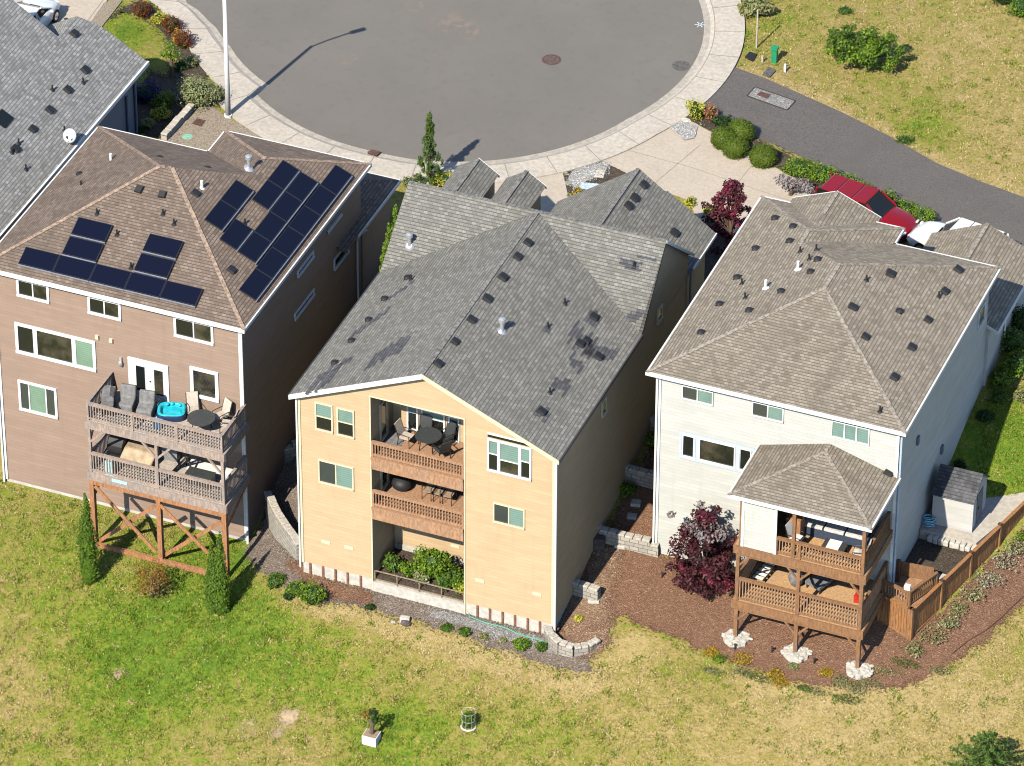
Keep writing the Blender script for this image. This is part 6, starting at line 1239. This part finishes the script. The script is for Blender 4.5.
def shrub(px, py, r, h, mat, label, name='shrub', cat='shrub', group=None, n=700, size=.11, lumps=7, z=None, at=None, core='leaf_dark', shell=.5, stems=False, up=.35, wob=.45):
    p = Vector(at) if at is not None else PT(px, py); SEED[0] += 1; rg = random.Random(SEED[0]); lv = Leaves(SEED[0]); rx, ry = (r if isinstance(r, tuple) else (r, r))
    t = thing(name, p, label, cat, group)
    lv.clump((p.x, p.y, p.z+h*.48), (rx*.8, ry*.8, h*.46), int(n*.35), size, shell, up)
    for k in range(lumps):
        a = 2*math.pi*(k+rg.uniform(-.3, .3))/lumps; e = rg.uniform(.25, .75); q = rg.uniform(.45, .7)
        lv.clump((p.x+rx*q*math.cos(a), p.y+ry*q*math.sin(a), p.z+h*e), (rx*rg.uniform(.3, .55), ry*rg.uniform(.3, .55), h*rg.uniform(.22, .38)), int(n*.65/lumps), size, shell, up)
    leafobj(lv, 'foliage', mat, t)
    if stems:
        m_ = MB()
        for k in range(6): a = k*1.05; m_.tube([(p.x, p.y, p.z-.1), (p.x+rx*.35*math.cos(a), p.y+ry*.35*math.sin(a), p.z+h*.7)], [.03, .012], 5)
        m_.build('stems', 'bark_trunk', t)
    else:
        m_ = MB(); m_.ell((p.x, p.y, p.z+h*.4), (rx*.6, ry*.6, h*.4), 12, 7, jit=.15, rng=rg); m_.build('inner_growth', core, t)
    return t
def boxwood(px, py, r, h, mat, label, group=None):
    p = PT(px, py); SEED[0] += 1; t = thing('clipped_shrub', p, label, 'shrub', group); lv = Leaves(SEED[0]); lv.clump((p.x, p.y, p.z+h*.45), (r, r, h*.58), 3800, .07, .93, .3, 1.5); leafobj(lv, 'foliage', mat, t)
    m_ = MB(); m_.ell((p.x, p.y, p.z+h*.45), (r*.93, r*.93, h*.53), 18, 10, jit=.03); m_.build('inner_growth', mat, t, smooth=True); return t
def columnar(px, py, h, r, label, group, mat='leaf_cypress', n=3200, lean=0., z=None):
    p = PT(px, py); SEED[0] += 1; rg = random.Random(SEED[0]); t = thing('columnar_cypress', p, label, 'tree', group); lv = Leaves(SEED[0])
    for k in range(16):
        f = (k+.5)/16; rr_ = r*(1.0-.15*(1-f)*2 if f < .4 else 1.0)*max(.12, (1-max(0, f-.35)/.68)); rr_ *= .8 if f < .06 else 1
        lv.clump((p.x+rg.uniform(-.06, .06)+lean*f, p.y+rg.uniform(-.06, .06), p.z+h*f), (rr_, rr_, h*.07), int(n/16*(.4+rr_/r)), .13, .7, .8, 2.4, -1.2)
    leafobj(lv, 'crown', mat, t); m_ = MB(); m_.tube([p-Vector((0, 0, .1)), p+Vector((0, 0, h*.1)), p+Vector((0, 0, h*.45)), p+Vector((lean*.9, 0, h*.9))], [r*.35, r*.62, r*.55, r*.05], 10); m_.build('inner_growth', 'leaf_cypress', t)
    m_ = MB(); m_.tube([p-Vector((0, 0, .2)), p+Vector((0, 0, h*.6))], [.07, .03], 6); m_.build('trunk', 'bark_trunk', t); return t
def tree(px, py, h, clumps, mats, label, trunk_h=.35, name='ornamental_tree', leaf=.12, n=5000, limbs=7, at=None, cat='tree', group=None):
    p = Vector(at) if at is not None else PT(px, py); SEED[0] += 1; rg = random.Random(SEED[0]); t = thing(name, p, label, cat, group); tot = sum(c[3] for c in clumps)
    L2 = {m_: Leaves(SEED[0]+i*50) for i, m_ in enumerate(mats)}
    for (x, y, z, r, mi) in [(c[0], c[1], c[2], c[3], c[4] if len(c) > 4 else 0) for c in clumps]:
        L2[mats[mi]].clump((p.x+x, p.y+y, p.z+z), (r, r, r*.7), int(n*r/tot), leaf, .35, .5, 1.7)
    for m_ in mats:
        if L2[m_].V: leafobj(L2[m_], 'crown', m_, t)
    mb = MB(); mb.tube([p-Vector((0, 0, .2)), p+Vector((.05, .03, h*trunk_h)), p+Vector((0, .05, h*.6))], [.12, .09, .05], 8)
    for c in clumps[:limbs*2]: mb.tube([p+Vector((.05, .03, h*trunk_h*.9)), p+Vector((c[0]*.5, c[1]*.5, c[2]*.7)), p+Vector((c[0], c[1], c[2]))], [.06, .035, .012], 5)
    mb.build('trunk', 'bark_trunk', t); return t
# ---- below the brown house
columnar(90, 581, 4.75, .62, 'slim dark cypress left of the orange deck posts', 'slim cypresses by the brown house deck'); 
columnar(214, 612, 3.75, .46, 'shorter left twin of the cypress pair right of the orange deck posts', 'slim cypresses by the brown house deck'); columnar(222, 613, 4.35, .52, 'taller right twin of the cypress pair right of the orange deck posts', 'slim cypresses by the brown house deck')
shrub(152, 598, (.95, .8), 2.3, 'leaf_orange', 'reddish brown and green shrub in front of the orange deck posts', n=1500, size=.09, lumps=12, shell=.2, stems=True); shrub(157, 596, (.6, .55), 1.2, 'leaf_olive', 'low olive green shrub at the foot of the reddish shrub by the deck posts', n=500, size=.09, shell=.3, stems=True)
# ---- bed below the tan house
for px, py, r, h, mt, lb in ((276, 585, .5, .55, 'leaf_green', 'leafy green shrub at the left end of the bed below the tan house'), (295, 592, .5, .5, 'leaf_bright', 'yellow green shrub in the middle of the group left of the tan house'), (314, 603, .62, 1.1, 'leaf_bright', 'tallest bright green shrub of the group at the left corner of the tan house'), (306, 600, .4, .6, 'leaf_green', 'small green shrub between the two bright shrubs left of the tan house'), (289, 598, .25, .3, 'leaf_dark', 'tiny dark green tuft in the straw left of the tan house'),
                           (370, 609, .24, .25, 'leaf_dark', 'small dark green tuft on the brown bed below the garden railing'), (447, 629, .3, .22, 'leaf_green', 'first small green plant from the left in the bed below the hose'), (465, 634, .32, .25, 'leaf_green', 'second small green plant from the left in the bed below the hose'), (484, 638, .25, .2, 'leaf_olive', 'third small plant from the left, olive, in the bed below the hose'), (503, 641, .2, .15, 'leaf_olive', 'smallest plant in the row of the bed below the hose'), (522, 647, .45, .4, 'leaf_bright', 'widest bright green plant in the row at the bottom of the tan house'), (541, 650, .3, .45, 'leaf_green', 'upright green plant beside the curved block planter'), (579, 620, .22, .2, 'leaf_yellow', 'small yellow plant inside the curved block planter'), (366, 612, .0, 0, '', '')):
    if r: shrub(px, py, r, h, mt, lb, n=int(260+900*r), size=.11, lumps=6, shell=.35)
# garden in the recess of the tan house
sy = .66
for x, y, r, h, mt, lb, n in ((-7.95, .9, .45, .85, 'leaf_green', 'dark green bush at the left end of the garden under the tan balconies', 900), (-6.1, 1.1, 1.0, 1.5, 'leaf_bright', 'large bright green bush in the middle of the garden under the tan balconies', 2600), (-5.15, 1.0, .7, .8, 'leaf_green', 'green bush right of the large bright bush under the tan balconies', 1500), (-7.1, .8, .5, .7, 'leaf_bright', 'low bright plant behind the garden railing, left of the large bush', 500), (-6.4, .55, .45, .6, 'leaf_sage', 'grey green low plant behind the middle of the garden railing', 420), (-5.3, .5, .45, .75, 'leaf_green', 'low green plant behind the right half of the garden railing', 500), (-4.62, .6, .38, .7, 'leaf_bright', 'bright leafy shrub at the right end of the garden railing', 900), (-4.5, .45, .35, .6, 'leaf_yellow', 'small yellow green plant in the right corner behind the garden railing', 320)): shrub(0, 0, (r, min(r, .7)), h, mt, lb, at=(x, y, sy), n=n, size=.14, lumps=8, shell=.35)
# ---- terraces between the houses
shrub(653, 447, .42, .75, 'leaf_bright', 'round bright green shrub on the upper terrace beside the white house', n=700, shell=.5); shrub(628, 494, .42, .6, 'leaf_bright', 'round green shrub on the middle terrace beside the tan house', n=650, shell=.5)
# ---- maple by the white house
rg = random.Random(21); mc = []
for k in range(120):                          # many small clumps in an uneven, broad crown
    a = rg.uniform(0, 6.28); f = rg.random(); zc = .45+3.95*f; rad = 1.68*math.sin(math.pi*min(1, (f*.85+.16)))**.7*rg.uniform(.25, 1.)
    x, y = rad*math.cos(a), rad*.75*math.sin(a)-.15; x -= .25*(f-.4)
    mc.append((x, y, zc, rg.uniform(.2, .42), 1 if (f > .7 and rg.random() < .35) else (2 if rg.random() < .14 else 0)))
mc += [(-1.6, 0, 3.8, .2, 1), (1.4, .1, 3.3, .25, 0), (-.4, .3, 4.5, .25, 1), (.35, .3, 4.4, .22, 0), (1.45, -.1, 1.5, .3, 0), (-1.5, -.2, 1.1, .3, 0)]
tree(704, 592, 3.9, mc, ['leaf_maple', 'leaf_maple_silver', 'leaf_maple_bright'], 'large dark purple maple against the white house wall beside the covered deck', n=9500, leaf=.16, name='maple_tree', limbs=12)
# maple behind the tan house
rg = random.Random(33); mc2 = []
for k in range(70):
    a = rg.uniform(0, 6.28); f = rg.random(); rad = 1.55*math.sin(math.pi*min(1, f*.85+.16))**.7*rg.uniform(.25, 1.); mc2.append((rad*math.cos(a), rad*.8*math.sin(a), .4+3.5*f, rg.uniform(.2, .38), 0 if rg.random() < .6 else 1))
pm_ = P(728, 252, z=5.0); tree(728, 250, 3.4, mc2, ['leaf_maple_bright', 'leaf_maple'], 'crimson maple in front of the white house, beside the driveway', n=5200, leaf=.16, name='maple_tree', at=(pm_.x-.1, pm_.y+.4, T(pm_.x, pm_.y)))
pm_ = PT(790, 196); tree(790, 196, 1.2, [(0, 0, .7, .5), (.5, .1, .8, .4), (-.4, 0, .8, .4), (.9, 0, .7, .3)], ['leaf_maple_silver', 'leaf_maple'], 'low greyish purple shrub at the end of the driveway beside the taupe roof', n=900, name='shrub', cat='shrub')
# ---- weeping fir in front of the tan house
p = Vector((P(430, 184, z=4.7).x, P(430, 184, z=4.7).y, 4.7)); t = thing('weeping_fir', p, 'narrow weeping conifer at the kerb between the brown house and the tan house', 'tree'); lv = Leaves(7); rg = random.Random(5); hF = 4.15
for k in range(130):
    f = rg.uniform(.06, .97); a = rg.uniform(0, 6.28); q = (.95*(1-f)**1.15+.03)*rg.uniform(.25, 1.05); lv.clump((p.x+q*math.cos(a), p.y+q*math.sin(a), p.z+hF*f-.1-.25*q), (.09, .09, .24*(1.1-f*.6)), 40, .15, .2, .1, 3.4, 1.8)
leafobj(lv, 'crown', 'leaf_fir', t); m_ = MB(); m_.tube([p-Vector((0, 0, .2)), p+Vector((0, 0, hF*.5)), p+Vector((.02, 0, hF*.93)), p+Vector((.05, 0, hF*1.0))], [.1, .07, .03, .012], 7); m_.build('trunk', 'bark_trunk', t)
shrub(443, 186, (.7, .5), .8, 'leaf_yellow', 'bright yellow shrub at the foot of the weeping conifer', n=900, size=.1); shrub(410, 186, (.55, .4), .5, 'leaf_olive', 'low olive shrub left of the weeping conifer', n=450)
for x_, y_, h, lb in ((-14.3, 14.9, 4.1, 'nearest'), (-14.4, 15.75, 4.5, 'middle'), (-14.4, 16.6, 4.8, 'farthest')):
    o = columnar(387, 262, h, .42, lb+' of the three narrow green shrubs in the gap beside the tan roof', 'narrow green shrubs between brown and tan house', 'leaf_bright', 1500)
    o.location = (x_, y_, T(x_, y_))
# ---- far left garden
shrub(199, 104, (1.15, .95), 1.45, 'leaf_sage', 'large rounded grey green shrub beside the street lamp', n=3600, size=.1, lumps=14, shell=.75)
for px, py, r, h, mt, lb in ((142, 16, .55, .85, 'leaf_red', 'dark red shrub at the far end of the curved bed, top left'), (160, 23, .5, .6, 'leaf_yellow', 'yellow shrub beside the second red shrub in the curved bed'), (172, 31, .6, .9, 'leaf_red', 'red shrub in the middle of the curved bed, right of the yellow shrub'), (184, 47, .58, .9, 'leaf_red', 'red shrub at the lower end of the curved bed beside the pavement'), (179, 44, .4, .8, 'leaf_gold', 'golden shrub touching the lower red shrub of the curved bed'), (190, 66, .5, .5, 'leaf_olive', 'low olive shrub below the red shrubs of the curved bed'), (180, 70, .35, .45, 'leaf_dark', 'small dark shrub by the young tree in the curved bed'), (145, 100, .85, 1.0, 'leaf_purple', 'blue violet shrub in the shadow of the grey roofed house'), (161, 118, .55, .6, 'leaf_yellow', 'bright yellow shrub at the edge of the shade beside the grey roofed house'), (161, 106, .6, .8, 'leaf_bright', 'green shrub just behind the bright yellow shrub, upper left'), (172, 101, .33, .4, 'leaf_olive', 'small olive ball shrub right of the yellow shrub, upper left'), (148, 127, .4, .5, 'leaf_olive', 'shaded olive shrub below the yellow shrub, upper left'), (140, 131, .3, .3, 'leaf_dark', 'tiny shaded shrub by the white gutter of the brown roof')): shrub(px, py, r, h, mt, lb, n=int(500+900*r), size=.09, lumps=8, shell=.5)
tree(171, 78, 1.9, [(0, 0, 1.5, .5), (.3, .1, 1.3, .35), (-.3, 0, 1.3, .35), (0, 0, 1.9, .3)], ['leaf_bright'], 'young bright green sapling on a thin stem at the lawn edge, upper left', n=450, trunk_h=.6, name='young_tree')
# ---- planting beside the driveway of the white house
for px, py, r, h, lb in ((724, 146, .62, .95, 'far left clipped ball of the four by the driveway'), (741, 140, .64, 1.05, 'rear clipped ball, nearest the asphalt lane'), (735, 155, .62, .95, 'front clipped ball of the four by the driveway'), (763, 164, .66, .95, 'rightmost clipped ball of the four by the driveway')): boxwood(px, py, r, h, 'leaf_boxwood', lb, 'clipped ball shrubs by the driveway')
shrub(696, 119, (.55, .5), 1.15, 'leaf_yellow', 'upright yellow shrub at the head of the driveway bed', n=800, size=.1); shrub(711, 120, (.4, .4), .95, 'leaf_salmon', 'salmon red shrub beside the yellow one at the head of the driveway bed', n=500, size=.1); shrub(722, 127, (.6, .5), .7, 'leaf_dark', 'dark green shrub behind the salmon shrub at the head of the driveway bed', n=600)
for px, py, r, h, lb in ((800, 176, 1.0, .95, 'widest left part of the hedge between driveway and lane'), (822, 181, .85, .9, 'hedge shrub just left of the red car'), (842, 190, .8, .85, 'hedge shrub behind the rear of the red car'), (862, 197, .75, .85, 'hedge shrub behind the roof of the red car'), (884, 207, .75, .85, 'hedge shrub behind the windscreen of the red car'), (904, 217, .8, .9, 'hedge shrub beyond the bonnet of the red car'), (921, 224, .75, .85, 'last hedge shrub before the white car')): shrub(px, py, (r, .65), h, 'leaf_bright', lb, n=1500, size=.1, lumps=8, shell=.7, group='hedge shrubs between driveway and lane', name='hedge_shrub')
# yellow tufts in the front garden of the tan house
for px, py, mt, r, lb in ((580, 197, 'leaf_gold', .4, 'yellow green grass tuft in the bed left of the tan garage roof'), (690, 205, 'leaf_yellow', .35, 'small yellow shrub right of the tan garage roof near the driveway'), (710, 215, 'leaf_yellow', .45, 'bright yellow shrub between the tan garage and the crimson maple'), (711, 232, 'leaf_olive', .6, 'olive ground cover beneath the crimson maple'), (449, 182, 'leaf_yellow', .4, 'yellow tuft between the weeping conifer and the first small gable'), (573, 201, 'leaf_olive', .3, 'olive tuft at the driveway edge of the tan house')): shrub(px, py, r, r*1.1, mt, lb, n=420, size=.1, lumps=5)
# ---- meadow shrub
rg = random.Random(8); mc3 = []
for k in range(75):
    a = rg.uniform(0, 6.28); q = rg.uniform(.1, 1)**.6; mc3.append((1.95*q*math.cos(a), 1.3*q*math.sin(a), .35+(2.0-1.1*q*q)*rg.uniform(.15, 1.), rg.uniform(.22, .42), 0 if rg.random() < .65 else 1))
tree(862, 66, 1.7, mc3, ['leaf_green', 'leaf_bright'], 'wide spreading dark green shrub alone in the dry meadow', n=8000, leaf=.14, trunk_h=.2, name='meadow_shrub', cat='shrub')
shrub(755, 14, (1.0, .8), .9, 'leaf_olive', 'tall yellowish grasses by the pavement around the wooden stake', n=1300, size=.2, shell=.2, name='tall_grass', cat='grass clump'); shrub(1021, 15, (.8, .8), 1.1, 'leaf_bright', 'bright green shrub cut off by the top right edge', n=900); shrub(1003, 3, (.8, .6), .8, 'leaf_dark', 'dark shrub at the top edge near the right corner', n=600)
shrub(845, 13, (.5, .4), .35, 'leaf_green', 'low green weeds near the top edge of the meadow', n=300, shell=.2); shrub(905, 142, (.5, .4), .3, 'leaf_green', 'low green weed patch in the meadow above the asphalt lane', n=300, shell=.2)
# ---- right edge
for px, py, r, h, mt, lb in ((1003, 384, .7, .9, 'leaf_bright', 'bright green shrub in the sun at the right edge beside the white house'), (1016, 372, .8, 1.1, 'leaf_bright', 'bright shrub at the very right edge beside the white house'), (1000, 402, .5, .6, 'leaf_green', 'green shrub half in the shade of the white house at the right'), (1012, 350, .8, 1.2, 'leaf_green', 'green shrub below the garage wall of the white house'), (985, 420, .45, .5, 'leaf_dark', 'dark shrub in the shade along the white house wall'), (960, 470, .3, .5, 'leaf_dark', 'small dark plant in the shade behind the garden shed'), (1020, 330, .7, 1.3, 'leaf_dark', 'dark shrub at the right edge below the garage roof'), (1022, 400, .5, .5, 'leaf_olive', 'olive shrub on the lawn edge at the far right')): shrub(px, py, r, h, mt, lb, n=int(500+800*r), size=.1, lumps=7)
for i, (px, py, r, h, mt) in enumerate(((914, 652, .55, .35, 'leaf_olive'), (933, 639, .7, .4, 'leaf_olive'), (948, 627, .6, .55, 'leaf_sage'), (958, 612, .55, .4, 'leaf_olive'), (972, 597, .7, .4, 'leaf_sage'), (988, 583, .75, .5, 'leaf_blue'), (1004, 566, .75, .7, 'leaf_blue'), (1016, 552, .6, .7, 'leaf_sage'), (1022, 540, .4, .4, 'leaf_bright'))): shrub(px, py, r, h, mt, ORD[i]+' grey green shrub up from the corner along the outside of the brown fence', n=300, size=.1, lumps=9, shell=.1, stems=True, group='grey green shrubs along the fence')
# flowers along the edge of the bark
for i, (px, py, r, mt) in enumerate(((711, 654, .3, 'leaf_gold'), (719, 660, .3, 'leaf_bright'), (742, 661, .38, 'leaf_gold'), (775, 676, .34, 'leaf_gold'), (780, 684, .38, 'leaf_gold'), (793, 668, .25, 'leaf_olive'), (826, 674, .3, 'leaf_gold'), (840, 683, .35, 'leaf_olive'), (856, 690, .45, 'leaf_olive'))): shrub(px, py, r*1.3, r*.7, mt, ORD[i]+' low flowering plant from the left along the lower edge of the red bark', n=420, size=.08, lumps=9, shell=.05, stems=True, name='flowering_plant', cat='plant', group='flowering plants along the bark edge')
for i, (px, py, r) in enumerate(((758, 678, .5), (742, 673, .35), (813, 692, .4), (846, 700, .45), (870, 684, .45), (885, 672, .5), (905, 664, .45), (940, 672, .35), (712, 672, .3), (805, 690, .25))): shrub(px, py, (r*1.9, r*.9), .2, ('leaf_green', 'leaf_olive', 'leaf_olive')[i % 3], ('weeds below the yellow flowers', 'weeds left of the yellow flowers', 'weeds under the right deck footing', 'weeds right of the right deck footing', 'weeds between footing and fence corner', 'weeds above the bark edge near the fence', 'weeds below the fence corner', 'weeds in the bark right of the fence corner', 'weeds at the left tip of the bark edge', 'weeds between the middle and right footings')[i]+', a low green tangle on the bark', n=330, size=.075, lumps=9, shell=.0, stems=True, name='weed_clump', cat='weeds', group='weeds at the edge of the bark')
# ---- potted plants on the lawn, fir at the bottom
p = PT(371.5, 741); t = thing('planter_box', p, 'white square planter box standing on the lawn', 'planter'); m_ = MB(); m_.box(p.x-.33, p.x+.33, p.y-.3, p.y+.3, p.z-.05, p.z+.42); m_.build('box', 'white_pvc', t, bevel=.02); m_ = MB(); m_.box(p.x-.29, p.x+.29, p.y-.26, p.y+.26, p.z+.421, p.z+.44); m_.build('soil', 'stump', t)
tree(371.5, 741, 1.2, [(.05, .1, 1.0, .3), (.2, .1, .75, .25), (-.25, .1, .9, .25, 1), (.1, .0, 1.25, .18)], ['leaf_dark', 'leaf_orange'], 'small dark leaved sapling with orange tips growing from the white planter box', n=260, leaf=.13, trunk_h=.5, name='sapling', cat='plant', at=(p.x, p.y, p.z+.42))
p = PT(468.5, 727); t = thing('plant_cage', p, 'small bushy plant inside a pale wire cage on the lawn', 'plant'); lv = Leaves(77); lv.clump((p.x, p.y, p.z+.42), (.3, .3, .46), 700, .12, .2); leafobj(lv, 'foliage', 'leaf_green', t); m_ = MB()
for k in range(8): a = 2*math.pi*k/8; m_.tube([(p.x+.3*math.cos(a), p.y+.3*math.sin(a), p.z), (p.x+.3*math.cos(a), p.y+.3*math.sin(a), p.z+.85)], .005, 4)
for z in (.45, .85): m_.tube([(p.x+.3*math.cos(2*math.pi*k/16), p.y+.3*math.sin(2*math.pi*k/16), p.z+z) for k in range(17)], .006, 4)
m_.build('cage', 'white_pvc', t); m_ = MB(); m_.tube([(p.x+.31*math.cos(2*math.pi*k/16), p.y+.31*math.sin(2*math.pi*k/16), p.z+.04) for k in range(17)], .04, 6); m_.build('edging_ring', 'white_pvc', t)
p = PT(985, 778); t = thing('young_fir', p, 'young blue green fir cut off by the bottom right edge', 'tree'); lv = Leaves(91); rg = random.Random(9)
for k in range(11):                          # whorls of stiff boughs
    f = k/10.5; nb = 9-int(f*4)
    for b_ in range(nb):
        a = 2*math.pi*(b_+rg.uniform(-.2, .2))/nb+k*.7; ln = (1.75*(1-f)**.85+.12)*rg.uniform(.8, 1.1)
        for q in range(max(2, int(ln/.16))):
            r_ = ln*(q+1)/max(2, int(ln/.16)); lv.clump((p.x+r_*math.cos(a), p.y+r_*math.sin(a), p.z+.25+2.15*f+.22*r_), (.085, .085, .05), 15, .15, .2, .2, 3.6, -.5)
leafobj(lv, 'crown', 'leaf_fir', t); m_ = MB(); m_.tube([p, p+Vector((0, 0, 2.4))], [.08, .02], 6); m_.build('trunk', 'bark_trunk', t)
# ------------------------------------------------------------------ light, sky, camera
SUNV = Vector((-.16, -1., .925)).normalized(); EL = math.asin(SUNV.z); AZ = math.atan2(SUNV.x, SUNV.y)
W = bpy.data.worlds.new('World'); S.world = W; W.use_nodes = True; t = W.node_tree; bg = t.nodes['Background']
sk = t.nodes.new('ShaderNodeTexSky'); sk.sky_type = 'NISHITA'; sk.sun_disc = False; sk.sun_elevation = EL; sk.sun_rotation = AZ % (2*math.pi); sk.air_density = .7; sk.dust_density = .2; sk.ozone_density = 1.
t.links.new(sk.outputs[0], bg.inputs[0]); bg.inputs[1].default_value = .15
sl = bpy.data.lights.new('sun', 'SUN'); sl.energy = 5.0; sl.angle = math.radians(.53); sl.color = (1., .935, .82); so = bpy.data.objects.new('sun', sl); COL.objects.link(so); so.rotation_euler = (-SUNV).to_track_quat('-Z', 'Y').to_euler(); so.location = (-10, -40, 60)
cd = bpy.data.cameras.new('camera'); cd.sensor_width = 36; cd.lens = F/1024*36; cd.clip_start = 1; cd.clip_end = 3000; co = bpy.data.objects.new('camera', cd); COL.objects.link(co)
co.matrix_world = Matrix([[AX[0][0], AX[1][0], -AX[2][0], CAM[0]], [AX[0][1], AX[1][1], -AX[2][1], CAM[1]], [AX[0][2], AX[1][2], -AX[2][2], CAM[2]], [0, 0, 0, 1]])
S.camera = co
S.view_settings.view_transform = 'Standard'; S.view_settings.look = 'None'; S.view_settings.exposure = .42; S.view_settings.gamma = 1; S.view_settings.use_curve_mapping = False
S.cycles.filter_width = 1.1; S.cycles.max_bounces = 6; S.cycles.diffuse_bounces = 0; S.cycles.use_denoising = True
